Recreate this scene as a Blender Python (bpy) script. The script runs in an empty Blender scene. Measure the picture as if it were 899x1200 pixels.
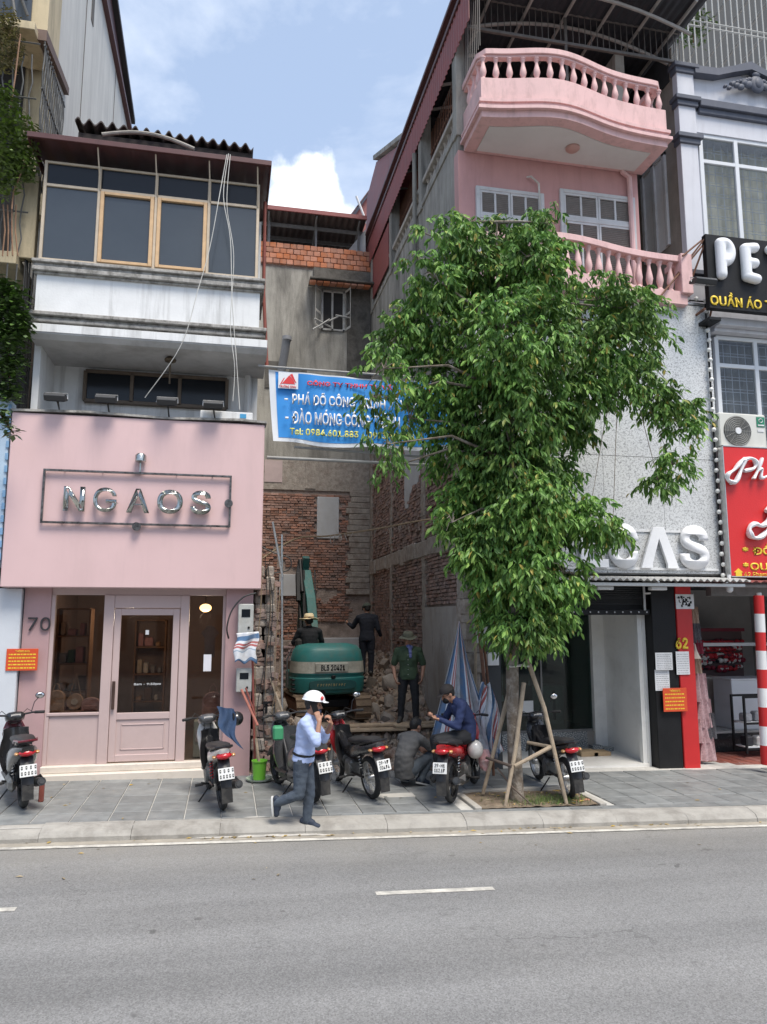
import bpy, bmesh, math, random
from mathutils import Vector, Matrix, noise
random.seed(7)
R = math.radians
sc = bpy.context.scene
C = sc.collection

# ------------------------------------------------------------------ camera
H_EYE = 2.55
FPX = 875.0
PITCH = math.atan(124 / FPX)
YAW = R(11.8)
cam_d = bpy.data.cameras.new('camera')
cam_d.sensor_fit = 'VERTICAL'
cam_d.sensor_height = 36.0
cam_d.lens = 36.0 * FPX / 1200.0
cam_d.clip_start = 0.1
cam_d.clip_end = 3000
cam = bpy.data.objects.new('camera', cam_d)
C.objects.link(cam)
cam.location = (0, 0, H_EYE)
cam.rotation_euler = (math.pi / 2 + PITCH, 0, -YAW)
sc.camera = cam
sc.render.resolution_x, sc.render.resolution_y = 767, 1024

_cp, _sp, _cy, _sy = math.cos(PITCH), math.sin(PITCH), math.cos(YAW), math.sin(YAW)
_Rv, _Fv, _Uv = Vector((_cy, -_sy, 0)), Vector((_sy * _cp, _cy * _cp, _sp)), Vector((-_sy * _sp, -_cy * _sp, _cp))
def _ray(px, py):
    return _Fv + _Rv * ((px - 449.5) / FPX) + _Uv * ((600 - py) / FPX)
def at(px, py, Y):
    """survey: where the sight line of a photo point meets the plane y = Y"""
    r = _ray(px, py); t = Y / r.y
    return Vector((r.x * t, Y, H_EYE + r.z * t))
def atx(px, py, X):
    r = _ray(px, py); t = X / r.x
    return Vector((X, r.y * t, H_EYE + r.z * t))
def gz(x, y=0):                       # the street falls gently to the right
    return -0.02 * x
def pz(x, y=0):                       # pavement level
    return gz(x) + 0.14

# ------------------------------------------------------------------ light
SUN_EL, SUN_AZ = R(63), R(158)        # compass style: 0 = +Y, clockwise
EXPO = 0.66
w = bpy.data.worlds.new('World'); sc.world = w; w.use_nodes = True
nt = w.node_tree; nt.nodes.clear()
N = nt.nodes.new; L = nt.links.new
out = N('ShaderNodeOutputWorld'); bg = N('ShaderNodeBackground')
sky = N('ShaderNodeTexSky'); sky.sky_type = 'NISHITA'; sky.sun_disc = False
sky.sun_elevation = SUN_EL; sky.sun_rotation = SUN_AZ
sky.air_density = 1.0; sky.dust_density = 2.2; sky.ozone_density = 1.2
tc = N('ShaderNodeTexCoord'); mp = N('ShaderNodeMapping'); mp.inputs['Scale'].default_value = (1, 1, 1.7)
n1 = N('ShaderNodeTexNoise'); n1.inputs['Scale'].default_value = 2.6; n1.inputs['Detail'].default_value = 9; n1.inputs['Roughness'].default_value = .56
n1.inputs['Distortion'].default_value = .35
mp.inputs['Location'].default_value = (3.1, 0.4, 1.2)
L(tc.outputs['Generated'], mp.inputs['Vector']); L(mp.outputs['Vector'], n1.inputs['Vector'])
rp = N('ShaderNodeValToRGB'); rp.color_ramp.elements[0].position = .5; rp.color_ramp.elements[1].position = .78
rp.color_ramp.elements[0].color = (0, 0, 0, 1); rp.color_ramp.elements[1].color = (1, 1, 1, 1)
L(n1.outputs['Fac'], rp.inputs['Fac'])
# a bank of cumulus standing low over the roofs
cumd = _ray(372, 262).normalized()
vm = N('ShaderNodeVectorMath'); vm.operation = 'DISTANCE'; vm.inputs[1].default_value = cumd
nrm = N('ShaderNodeVectorMath'); nrm.operation = 'NORMALIZE'
L(tc.outputs['Generated'], nrm.inputs[0]); L(nrm.outputs[0], vm.inputs[0])
n2 = N('ShaderNodeTexNoise'); n2.inputs['Scale'].default_value = 11; n2.inputs['Detail'].default_value = 7; n2.inputs['Roughness'].default_value = .5
L(tc.outputs['Generated'], n2.inputs['Vector'])
ma = N('ShaderNodeMath'); ma.operation = 'MULTIPLY_ADD'; ma.inputs[1].default_value = -0.22
L(n2.outputs['Fac'], ma.inputs[0]); L(vm.outputs['Value'], ma.inputs[2])
mr = N('ShaderNodeMapRange'); mr.interpolation_type = 'SMOOTHSTEP'
mr.inputs['From Min'].default_value = -0.022; mr.inputs['From Max'].default_value = -0.052
L(ma.outputs[0], mr.inputs['Value'])
mx0 = N('ShaderNodeMath'); mx0.operation = 'MULTIPLY'; mx0.inputs[1].default_value = .62
L(rp.outputs['Color'], mx0.inputs[0])
mxx = N('ShaderNodeMath'); mxx.operation = 'MAXIMUM'; L(mx0.outputs[0], mxx.inputs[0]); L(mr.outputs[0], mxx.inputs[1])
haze = N('ShaderNodeMix'); haze.data_type = 'RGBA'; haze.inputs['Factor'].default_value = .42
haze.inputs['B'].default_value = (5.6, 7.0, 9.4, 1)
L(sky.outputs['Color'], haze.inputs['A'])
mix = N('ShaderNodeMix'); mix.data_type = 'RGBA'
mix.inputs['B'].default_value = (9.6, 9.9, 10.3, 1)
L(mxx.outputs[0], mix.inputs['Factor']); L(haze.outputs['Result'], mix.inputs['A'])
L(mix.outputs['Result'], bg.inputs['Color']); bg.inputs['Strength'].default_value = 0.1
L(bg.outputs[0], out.inputs['Surface'])

sun_d = bpy.data.lights.new('sun', 'SUN'); sun_d.energy = 2.7; sun_d.angle = R(24); sun_d.color = (1, .93, .83)
sun = bpy.data.objects.new('sun', sun_d); C.objects.link(sun)
sd = Vector((math.sin(SUN_AZ) * math.cos(SUN_EL), math.cos(SUN_AZ) * math.cos(SUN_EL), math.sin(SUN_EL)))
sun.rotation_euler = sd.to_track_quat('Z', 'Y').to_euler()
sun.location = (0, -20, 30)
sc.view_settings.view_transform = 'Standard'; sc.view_settings.look = 'None'
sc.view_settings.exposure = EXPO; sc.view_settings.gamma = 1
sc.view_settings.use_curve_mapping = False
try:
    sc.cycles.max_bounces = 6; sc.cycles.diffuse_bounces = 3; sc.cycles.glossy_bounces = 3
    sc.cycles.transparent_max_bounces = 12; sc.cycles.use_denoising = True
except Exception: pass

# ------------------------------------------------------------------ materials
MATS = {}
def srgb(h):
    h = h.lstrip('#'); o = []
    for i in (0, 2, 4):
        v = int(h[i:i + 2], 16) / 255
        o.append(v / 12.92 if v <= .04045 else ((v + .055) / 1.055) ** 2.4)
    return tuple(o) + (1,)
def pm(name, col, rough=.7, var=.18, vs=4.0, bump=.15, bs=60.0, metal=0.0, grime=None, gamt=.5, streak=0.0, rnd=0.0, spec=.5, coat=0.0, gs=1.3, glo=.48, ghi=.72):
    """plain surface: base colour, mottling, fine relief, optional blotches and vertical streaks, per-piece variation"""
    if name in MATS: return MATS[name]
    m = bpy.data.materials.new(name); m.use_nodes = True; t = m.node_tree; t.nodes.clear()
    N = t.nodes.new; L = t.links.new
    o = N('ShaderNodeOutputMaterial'); b = N('ShaderNodeBsdfPrincipled'); L(b.outputs[0], o.inputs[0])
    geo = N('ShaderNodeNewGeometry'); pos = geo.outputs['Position']
    if len(col) == 3: col = tuple(col) + (1,)
    n = N('ShaderNodeTexNoise'); n.inputs['Scale'].default_value = vs; n.inputs['Detail'].default_value = 6; n.inputs['Roughness'].default_value = .62
    L(pos, n.inputs['Vector'])
    r = N('ShaderNodeMapRange'); r.inputs['From Min'].default_value = .3; r.inputs['From Max'].default_value = .7
    r.inputs['To Min'].default_value = 1 - var; r.inputs['To Max'].default_value = 1 + var
    L(n.outputs['Fac'], r.inputs['Value'])
    hsv = N('ShaderNodeHueSaturation'); hsv.inputs['Color'].default_value = col; L(r.outputs[0], hsv.inputs['Value'])
    cur = hsv.outputs[0]
    if rnd:
        oi = N('ShaderNodeObjectInfo'); ad = N('ShaderNodeMath'); ad.operation = 'ADD'; fr = N('ShaderNodeMath'); fr.operation = 'FRACT'
        L(oi.outputs['Random'], ad.inputs[0]); L(geo.outputs['Random Per Island'], ad.inputs[1]); L(ad.outputs[0], fr.inputs[0])
        r2 = N('ShaderNodeMapRange'); r2.inputs['To Min'].default_value = 1 - rnd; r2.inputs['To Max'].default_value = 1 + rnd; L(fr.outputs[0], r2.inputs['Value'])
        h2 = N('ShaderNodeHueSaturation'); L(cur, h2.inputs['Color']); L(r2.outputs[0], h2.inputs['Value'])
        m3 = N('ShaderNodeMath'); m3.operation = 'MULTIPLY'; m3.inputs[1].default_value = 7.31; f3 = N('ShaderNodeMath'); f3.operation = 'FRACT'
        L(fr.outputs[0], m3.inputs[0]); L(m3.outputs[0], f3.inputs[0])
        r3 = N('ShaderNodeMapRange'); r3.inputs['To Min'].default_value = 1 - rnd * .9; r3.inputs['To Max'].default_value = 1 + rnd * .5; L(f3.outputs[0], r3.inputs['Value'])
        L(r3.outputs[0], h2.inputs['Saturation']); cur = h2.outputs[0]
    if grime:
        if len(grime) == 3: grime = tuple(grime) + (1,)
        mp = N('ShaderNodeMapping'); mp.inputs['Scale'].default_value = (1, 1, 1 if not streak else max(.08, 1 - streak))
        L(pos, mp.inputs['Vector'])
        g = N('ShaderNodeTexNoise'); g.inputs['Scale'].default_value = gs * (3.5 if streak else 1); g.inputs['Detail'].default_value = 9; g.inputs['Roughness'].default_value = .68
        g.inputs['Distortion'].default_value = .3
        L(mp.outputs[0], g.inputs['Vector'])
        gr = N('ShaderNodeMapRange'); gr.inputs['From Min'].default_value = glo; gr.inputs['From Max'].default_value = ghi
        gr.inputs['To Max'].default_value = gamt; L(g.outputs['Fac'], gr.inputs['Value'])
        mx = N('ShaderNodeMix'); mx.data_type = 'RGBA'; mx.inputs['B'].default_value = grime
        L(gr.outputs[0], mx.inputs['Factor']); L(cur, mx.inputs['A']); cur = mx.outputs['Result']
    L(cur, b.inputs['Base Color'])
    rr = N('ShaderNodeMapRange'); rr.inputs['To Min'].default_value = max(.03, rough - .12); rr.inputs['To Max'].default_value = min(1, rough + .12)
    L(n.outputs['Fac'], rr.inputs['Value']); L(rr.outputs[0], b.inputs['Roughness'])
    b.inputs['Metallic'].default_value = metal
    b.inputs['Specular IOR Level'].default_value = spec
    if coat: b.inputs['Coat Weight'].default_value = coat; b.inputs['Coat Roughness'].default_value = .08
    if bump:
        bn = N('ShaderNodeTexNoise'); bn.inputs['Scale'].default_value = bs; bn.inputs['Detail'].default_value = 5; L(pos, bn.inputs['Vector'])
        bp = N('ShaderNodeBump'); bp.inputs['Strength'].default_value = bump; bp.inputs['Distance'].default_value = .02
        L(bn.outputs['Fac'], bp.inputs['Height']); L(bp.outputs[0], b.inputs['Normal'])
    MATS[name] = m
    return m
def glass(name, tint=(.75, .8, .8), rough=.02, dark=0.0):
    if name in MATS: return MATS[name]
    m = bpy.data.materials.new(name); m.use_nodes = True; t = m.node_tree; t.nodes.clear(); N = t.nodes.new; L = t.links.new
    o = N('ShaderNodeOutputMaterial'); mx = N('ShaderNodeMixShader'); tr = N('ShaderNodeBsdfTransparent'); gl = N('ShaderNodeBsdfGlossy')
    fr = N('ShaderNodeLayerWeight'); pw = N('ShaderNodeMath'); pw.operation = 'POWER'; pw.inputs[1].default_value = 4.0
    mm = N('ShaderNodeMath'); mm.operation = 'MULTIPLY_ADD'; mm.inputs[1].default_value = .8; mm.inputs[2].default_value = .035
    fr.inputs['Blend'].default_value = .5; L(fr.outputs['Facing'], pw.inputs[0]); L(pw.outputs[0], mm.inputs[0]); L(mm.outputs[0], mx.inputs[0])
    tr.inputs['Color'].default_value = tuple(tint) + (1,); gl.inputs['Roughness'].default_value = rough
    L(tr.outputs[0], mx.inputs[1]); L(gl.outputs[0], mx.inputs[2]); L(mx.outputs[0], o.inputs[0])
    MATS[name] = m; return m
def emis(name, col, s):
    if name in MATS: return MATS[name]
    m = bpy.data.materials.new(name); m.use_nodes = True; b = m.node_tree.nodes['Principled BSDF']
    b.inputs['Base Color'].default_value = tuple(col) + (1,); b.inputs['Emission Color'].default_value = tuple(col) + (1,); b.inputs['Emission Strength'].default_value = s
    MATS[name] = m; return m

# ------------------------------------------------------------------ mesh building
SPLIT = {'terrace_post', 'balcony_slab', 'eave_brace', 'concrete_post', 'gable_wall', 'floor_board_x', 'wall_crack', 'side_pane', 'stand_off', 'chisel_mark', 'mortar_smear', 'broken_slat', 'letter_rail', 'awning_lamp', 'stem', 'windows', 'uprights', 'grip', 'upright', 'indicator', 'foot_peg', 'disc'}
class MB:
    def __init__(s): s.v = []; s.f = []; s.m = []
    def add(s, vs, fs, mi=0):
        k = len(s.v); s.v += [Vector(a) for a in vs]; s.f += [tuple(i + k for i in f) for f in fs]; s.m += [mi] * len(fs); return s
    def box(s, x0, x1, y0, y1, z0, z1, mi=0, j=0.0):
        q = lambda: random.uniform(-j, j) if j else 0
        vs = [(x + q(), y + q(), z + q()) for z in (z0, z1) for y in (y0, y1) for x in (x0, x1)]
        return s.add(vs, [(0, 2, 3, 1), (4, 5, 7, 6), (0, 1, 5, 4), (2, 6, 7, 3), (0, 4, 6, 2), (1, 3, 7, 5)], mi)
    def obox(s, c, sz, M=None, mi=0):
        h = [a / 2 for a in sz]; M = M or Matrix.Identity(3); c = Vector(c)
        vs = [c + M @ Vector((x * h[0], y * h[1], z * h[2])) for z in (-1, 1) for y in (-1, 1) for x in (-1, 1)]
        return s.add(vs, [(0, 2, 3, 1), (4, 5, 7, 6), (0, 1, 5, 4), (2, 6, 7, 3), (0, 4, 6, 2), (1, 3, 7, 5)], mi)
    def cbox(s, x0, x1, y0, y1, z0, z1, c=.01, mi=0):
        """box with chamfered edges"""
        vs = []; idx = {}
        X, Y, Z = (x0, x1), (y0, y1), (z0, z1); sg = (1, -1)
        for i in (0, 1):
            for j in (0, 1):
                for k in (0, 1):
                    for ax in range(3):
                        p = [X[i], Y[j], Z[k]]
                        for a2, e in enumerate((i, j, k)):
                            if a2 != ax: p[a2] += sg[e] * c
                        idx[(i, j, k, ax)] = len(vs); vs.append(p)
        fs = []
        for ax in range(3):
            o = [a for a in range(3) if a != ax]
            for e in (0, 1):
                q = []
                for a, b in ((0, 0), (1, 0), (1, 1), (0, 1)):
                    t = [0, 0, 0]; t[ax] = e; t[o[0]] = a; t[o[1]] = b; q.append(idx[(*t, ax)])
                fs.append(tuple(q))
            for a in (0, 1):
                for b in (0, 1):
                    t = [0, 0, 0]; t[o[0]] = a; t[o[1]] = b; u = list(t); u[ax] = 1
                    fs.append((idx[(*t, o[0])], idx[(*u, o[0])], idx[(*u, o[1])], idx[(*t, o[1])]))
        for i in (0, 1):
            for j in (0, 1):
                for k in (0, 1): fs.append(tuple(idx[(i, j, k, a)] for a in range(3)))
        return s.add(vs, fs, mi)
    def tube(s, pts, r, n=8, mi=0, cap=True, close=False):
        pts = [Vector(p) for p in pts]; k = len(pts)
        rr = r if isinstance(r, (list, tuple)) else [r] * k
        vs = []; fs = []; up = None
        for i, p in enumerate(pts):
            if close: d = (pts[(i + 1) % k] - pts[i - 1])
            else: d = pts[min(i + 1, k - 1)] - pts[max(i - 1, 0)]
            if d.length < 1e-9: d = Vector((0, 0, 1))
            d.normalize()
            if up is None: up = Vector((0, 0, 1)) if abs(d.z) < .9 else Vector((1, 0, 0))
            a = d.cross(up)
            if a.length < 1e-6: a = d.orthogonal()
            a.normalize(); b = a.cross(d).normalized(); up = b
            for q in range(n):
                t = 2 * math.pi * q / n; vs.append(p + (a * math.cos(t) + b * math.sin(t)) * rr[i])
        for i in range(k if close else k - 1):
            i2 = (i + 1) % k
            for q in range(n):
                q2 = (q + 1) % n; fs.append((i * n + q, i2 * n + q, i2 * n + q2, i * n + q2))
        if cap and not close: fs.append(tuple(range(n))); fs.append(tuple((k - 1) * n + q for q in reversed(range(n))))
        return s.add(vs, fs, mi)
    def cyl(s, p0, p1, r0, r1=None, n=12, mi=0): return s.tube([p0, p1], [r0, r0 if r1 is None else r1], n, mi)
    def lathe(s, c, prof, n=14, mi=0, M=None, cap=True):
        c = Vector(c); M = M or Matrix.Identity(3); vs = []; fs = []; k = len(prof)
        for (r, z) in prof:
            for q in range(n):
                t = 2 * math.pi * q / n; vs.append(c + M @ Vector((r * math.cos(t), r * math.sin(t), z)))
        for i in range(k - 1):
            for q in range(n): fs.append((i * n + q, i * n + (q + 1) % n, (i + 1) * n + (q + 1) % n, (i + 1) * n + q))
        if cap: fs.append(tuple(reversed(range(n)))); fs.append(tuple((k - 1) * n + q for q in range(n)))
        return s.add(vs, fs, mi)
    def ball(s, c, r, n=10, m=8, mi=0, M=None):
        if not isinstance(r, (tuple, list)): r = (r, r, r)
        M = M or Matrix.Identity(3); c = Vector(c); vs = [c + M @ Vector((0, 0, -r[2]))]; fs = []
        for i in range(1, m):
            a = -math.pi / 2 + math.pi * i / m
            for q in range(n):
                t = 2 * math.pi * q / n; vs.append(c + M @ Vector((r[0] * math.cos(a) * math.cos(t), r[1] * math.cos(a) * math.sin(t), r[2] * math.sin(a))))
        vs.append(c + M @ Vector((0, 0, r[2]))); T = len(vs) - 1
        for q in range(n): fs.append((0, 1 + (q + 1) % n, 1 + q)); fs.append((T, T - n + q, T - n + (q + 1) % n))
        for i in range(m - 2):
            for q in range(n):
                a = 1 + i * n + q; b = 1 + i * n + (q + 1) % n; fs.append((a, b, b + n, a + n))
        return s.add(vs, fs, mi)
    def cap(s, p0, p1, r0, r1=None, n=10, mi=0):
        p0, p1 = Vector(p0), Vector(p1); r1 = r0 if r1 is None else r1
        d = p1 - p0; l = d.length
        if l < 1e-6: return s.ball(p0, r0, n, 6, mi)
        d /= l; pts = []; rr = []
        for a in (-80, -50, -25, 0): pts.append(p0 + d * r0 * math.sin(R(a))); rr.append(r0 * math.cos(R(a)))
        for a in (0, 25, 50, 80): pts.append(p1 + d * r1 * math.sin(R(a))); rr.append(r1 * math.cos(R(a)))
        return s.tube(pts, rr, n, mi)
    def prism(s, poly, a0, a1, axis='y', mi=0):
        """poly in the two other axes, extruded along axis"""
        def P(u, v, a):
            return (u, a, v) if axis == 'y' else ((a, u, v) if axis == 'x' else (u, v, a))
        n = len(poly); vs = [P(u, v, a0) for u, v in poly] + [P(u, v, a1) for u, v in poly]
        fs = [tuple(range(n)), tuple(reversed(range(n, 2 * n)))] + [(i, i + n, (i + 1) % n + n, (i + 1) % n) for i in range(n)]
        return s.add(vs, fs, mi)
    def grid(s, fn, nu, nv, mi=0, thick=None):
        vs = [Vector(fn(i / nu, j / nv)) for j in range(nv + 1) for i in range(nu + 1)]
        W = nu + 1; fs = [(j * W + i, j * W + i + 1, (j + 1) * W + i + 1, (j + 1) * W + i) for j in range(nv) for i in range(nu)]
        s.add(vs, fs, mi)
        if thick:
            t = Vector(thick); s.add([p + t for p in vs], [tuple(reversed(f)) for f in fs], mi)
            k0 = len(s.v) - 2 * len(vs); n = len(vs); e = []
            for i in range(nu): e.append((i, i + 1)); e.append((nv * W + i + 1, nv * W + i))
            for j in range(nv): e.append(((j + 1) * W, j * W)); e.append((j * W + nu, (j + 1) * W + nu))
            for a, b in e: s.f.append((k0 + b, k0 + a, k0 + a + n, k0 + b + n)); s.m.append(mi)
        return s
    def xf(s, M, i0=0):
        for i in range(i0, len(s.v)): s.v[i] = M @ s.v[i]
        return s
    def clusters(s):
        """groups of faces that touch or overlap (by bounding box)"""
        pa = list(range(len(s.v)))
        def fd(i):
            while pa[i] != i: pa[i] = pa[pa[i]]; i = pa[i]
            return i
        for f in s.f:
            a = fd(f[0])
            for i in f[1:]: pa[fd(i)] = a
        isl = {}
        for k, f in enumerate(s.f): isl.setdefault(fd(f[0]), []).append(k)
        G = []
        for fs in isl.values():
            vi = [i for k in fs for i in s.f[k]]; P = [s.v[i] for i in vi]
            lo = [min(p[a] for p in P) - .012 for a in range(3)]; hi = [max(p[a] for p in P) + .012 for a in range(3)]
            new = [lo, hi, list(fs)]; keep = []
            for g in G:
                if all(g[0][a] <= new[1][a] and new[0][a] <= g[1][a] for a in range(3)):
                    new = [[min(g[0][a], new[0][a]) for a in range(3)], [max(g[1][a], new[1][a]) for a in range(3)], g[2] + new[2]]
                else: keep.append(g)
            G = keep + [new]
        return [g[2] for g in G]
    def build(s, name, mats, parent=None, smooth=False, bevel=0.0, local=False):
        if name in SPLIT and parent is not None:
            cl = s.clusters()
            if len(cl) > 1:
                for fs in cl:
                    ids = sorted({i for k in fs for i in s.f[k]}); mp = {i: n for n, i in enumerate(ids)}; b = MB()
                    b.v = [s.v[i] for i in ids]; b.f = [tuple(mp[i] for i in s.f[k]) for k in fs]; b.m = [s.m[k] for k in fs]
                    o = b.build_one(name, mats, parent, smooth, bevel, local)
                return o
        return s.build_one(name, mats, parent, smooth, bevel, local)
    def build_one(s, name, mats, parent=None, smooth=False, bevel=0.0, local=False):
        me = bpy.data.meshes.new(name)
        off = wloc(parent) if parent is not None and not local else Vector((0, 0, 0))
        me.from_pydata([tuple(p - off) for p in s.v], [], s.f)
        if not isinstance(mats, (list, tuple)): mats = [mats]
        for m in mats: me.materials.append(m)
        if any(s.m): me.polygons.foreach_set('material_index', s.m)
        bm = bmesh.new(); bm.from_mesh(me); bmesh.ops.recalc_face_normals(bm, faces=bm.faces)
        if bevel: bmesh.ops.bevel(bm, geom=list(bm.edges), offset=bevel, segments=1, affect='EDGES', clamp_overlap=True)
        bm.to_mesh(me); bm.free()
        o = bpy.data.objects.new(name, me); C.objects.link(o); o.parent = parent
        if smooth: shade(me, 40 if smooth is True else smooth)
        if name in STUFFN: o['kind'] = 'stuff'
        return o
def shade(me, ang=40):
    me.polygons.foreach_set('use_smooth', [True] * len(me.polygons))
    try: me.set_sharp_from_angle(angle=R(ang))
    except Exception: pass
WL = {}
def wloc(o):
    v = Vector((0, 0, 0))
    while o is not None: v = v + Vector(o.location); o = o.parent
    return v
def tag(o, label=None, cat=None, group=None, kind=None):
    if label: o['label'] = label
    if cat: o['category'] = cat
    if group: o['group'] = group
    if kind: o['kind'] = kind
    return o
def thing(name, label, cat, loc=(0, 0, 0), group=None):
    o = bpy.data.objects.new(name, None); C.objects.link(o); o.location = loc; o.empty_display_size = .2
    return tag(o, label, cat, group)
def struct(o): o['kind'] = 'structure'; return o
def stuff(o): o['kind'] = 'stuff'; return o
STUFFN = {'panel_ticks', 'print_lines', 'poster_print', 'plate_digits', 'worn_lettering', 'led_dots', 'cage_bars', 'iron_grille', 'grille', 'louvres'}
def inst(src, loc, rot=None, parent=None, scale=None, name=None):
    o = src.copy(); C.objects.link(o); o.parent = parent; o.location = loc
    if rot: o.rotation_euler = rot
    if scale: o.scale = scale
    return o
def copy_tree(o, parent=None):
    c = o.copy(); C.objects.link(c); c.parent = parent
    for ch in list(o.children): copy_tree(ch, c)
    return c
def pieces(name, mat, parent, items, limit=300, center=None):
    """items: (centre, size, rot_z, rot_other) boxes; the nearest `limit` become single parts sharing a mesh, the rest one part"""
    proto = {}
    off = wloc(parent)
    items = sorted(items, key=lambda it: (Vector(it[0]) - Vector((0, 0, H_EYE))).length)
    for k, (c, sz, rot) in enumerate(items[:limit]):
        key = random.randrange(4)
        if key not in proto:
            b = MB(); b.cbox(-.5, .5, -.5, .5, -.5, .5, .06)
            for i in range(len(b.v)): b.v[i] = b.v[i] + Vector([random.uniform(-.035, .035) for _ in range(3)])
            me_o = b.build(name, mat); proto[key] = me_o.data; bpy.data.objects.remove(me_o)
        o = bpy.data.objects.new(name, proto[key]); C.objects.link(o); o.parent = parent
        o.location = Vector(c) - off; o.scale = sz; o.rotation_euler = rot
    if len(items) > limit:
        b = MB()
        from mathutils import Euler
        for c, sz, rot in items[limit:]:
            i0 = len(b.v); b.box(-.5, .5, -.5, .5, -.5, .5, 0, .04)
            M = Matrix.Translation(c) @ Euler(rot).to_matrix().to_4x4() @ Matrix.Diagonal((*sz, 1))
            b.xf(M, i0)
        stuff(b.build(name + 's', mat, parent))
import os
FONT = None
try:
    FONT = bpy.data.fonts.load(os.path.join(bpy.utils.resource_path('LOCAL'), 'datafiles', 'fonts', 'Inter.woff2'))
except Exception: pass
def text(name, s, mat, parent, loc, size, depth=.02, off=.0, rot=(math.pi / 2, 0, 0), width=None, align='LEFT', res=3, sx=1.0, space=1.0, height=None):
    cu = bpy.data.curves.new(name, 'FONT'); cu.body = s; cu.size = 1.0
    if FONT: cu.font = FONT
    cu.extrude = 0; cu.offset = off; cu.resolution_u = res
    cu.space_character = space
    o = bpy.data.objects.new(name, cu); C.objects.link(o)
    me = bpy.data.meshes.new_from_object(o.evaluated_get(bpy.context.evaluated_depsgraph_get()))
    bpy.data.objects.remove(o)
    xs = [v.co.x for v in me.vertices] or [0, 1]; ys = [v.co.y for v in me.vertices] or [0, 1]
    x0, x1, y0, y1 = min(xs), max(xs), min(ys), max(ys)
    kx = size * sx; ky = size
    if height: ky = height / max(1e-6, y1 - y0); kx = ky * sx
    if width: kx = width / max(1e-6, x1 - x0)
    for v in me.vertices:
        xx = v.co.x - x0
        if align == 'CENTER': xx -= (x1 - x0) / 2
        v.co = Vector((xx * kx, (v.co.y - (y0 if height else 0)) * ky, 0))
    bm = bmesh.new(); bm.from_mesh(me)
    if depth:
        r = bmesh.ops.extrude_face_region(bm, geom=list(bm.faces))
        bmesh.ops.translate(bm, verts=[g for g in r['geom'] if isinstance(g, bmesh.types.BMVert)], vec=(0, 0, depth))
    bmesh.ops.recalc_face_normals(bm, faces=bm.faces)
    bm.to_mesh(me); bm.free(); me.name = name
    me.materials.clear(); me.materials.append(mat)
    o = bpy.data.objects.new(name, me); C.objects.link(o); o.parent = parent
    o.location = Vector(loc) - (wloc(parent) if parent else Vector((0, 0, 0))); o.rotation_euler = rot
    return o
def remesh(mb, name, mat, parent, vox=.012, smooth_it=2, matfn=None, wr=0.0, wscale=9.0, dec=None):
    """grow one continuous skin over overlapping limbs"""
    o = mb.build(name, mat, parent)
    md = o.modifiers.new('r', 'REMESH'); md.mode = 'VOXEL'; md.voxel_size = vox; md.use_smooth_shade = True
    if smooth_it:
        ms = o.modifiers.new('s', 'SMOOTH'); ms.iterations = smooth_it; ms.factor = .6
    if dec:
        dm = o.modifiers.new('d', 'DECIMATE'); dm.ratio = dec
    dg = bpy.context.evaluated_depsgraph_get(); me = bpy.data.meshes.new_from_object(o.evaluated_get(dg))
    o.modifiers.clear(); old = o.data; o.data = me; bpy.data.meshes.remove(old); me.name = name
    if wr:
        for v in me.vertices:
            p = v.co * wscale; d = noise.noise(Vector((p.x * 1.0, p.y * 1.0, p.z * 1.9))) + .5 * noise.noise(p * 2.3)
            v.co = v.co + v.normal * d * wr
    if matfn:
        me.materials.clear(); mats, fn = matfn
        for m in mats: me.materials.append(m)
        for p in me.polygons: p.material_index = fn(p.center)
    shade(me, 60)
    return o

M_white = pm('white paint', (.72, .73, .74), .6, .06, 3, .05, grime=(.32, .31, .29), gamt=.35, streak=.9)
M_black = pm('black paint', (.012, .012, .013), .5, .2, spec=.25)
M_rubber = pm('tyre rubber', (.022, .022, .023), .8, .25, 30, .2, 120, grime=(.16, .15, .13), gamt=.4, gs=6)
M_chrome = pm('chrome', (.7, .7, .7), .16, .1, 20, 0, metal=1)
M_alu = pm('brushed aluminium', (.55, .55, .54), .38, .12, 20, .05, metal=.9)
M_dkplas = pm('black plastic', (.014, .014, .016), .36, .2, 12, .05, 90, grime=(.09, .085, .08), gamt=.15, gs=5)
M_rust = pm('rusty steel', (.16, .075, .045), .8, .35, 12, .3, 80)
M_redrust = pm('red oxide steel', (.22, .06, .045), .7, .2, 5, .1)
M_grey = pm('grey steel', (.2, .2, .2), .55, .2, 9)
M_conc = pm('raw concrete', (.33, .31, .28), .9, .2, 5, .4, 40, grime=(.15, .14, .12), gamt=.5)
M_cable = pm('cable sheath', (.03, .03, .03), .6, .2)
M_wcable = pm('pale cable', (.55, .54, .5), .6, .2)
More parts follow.
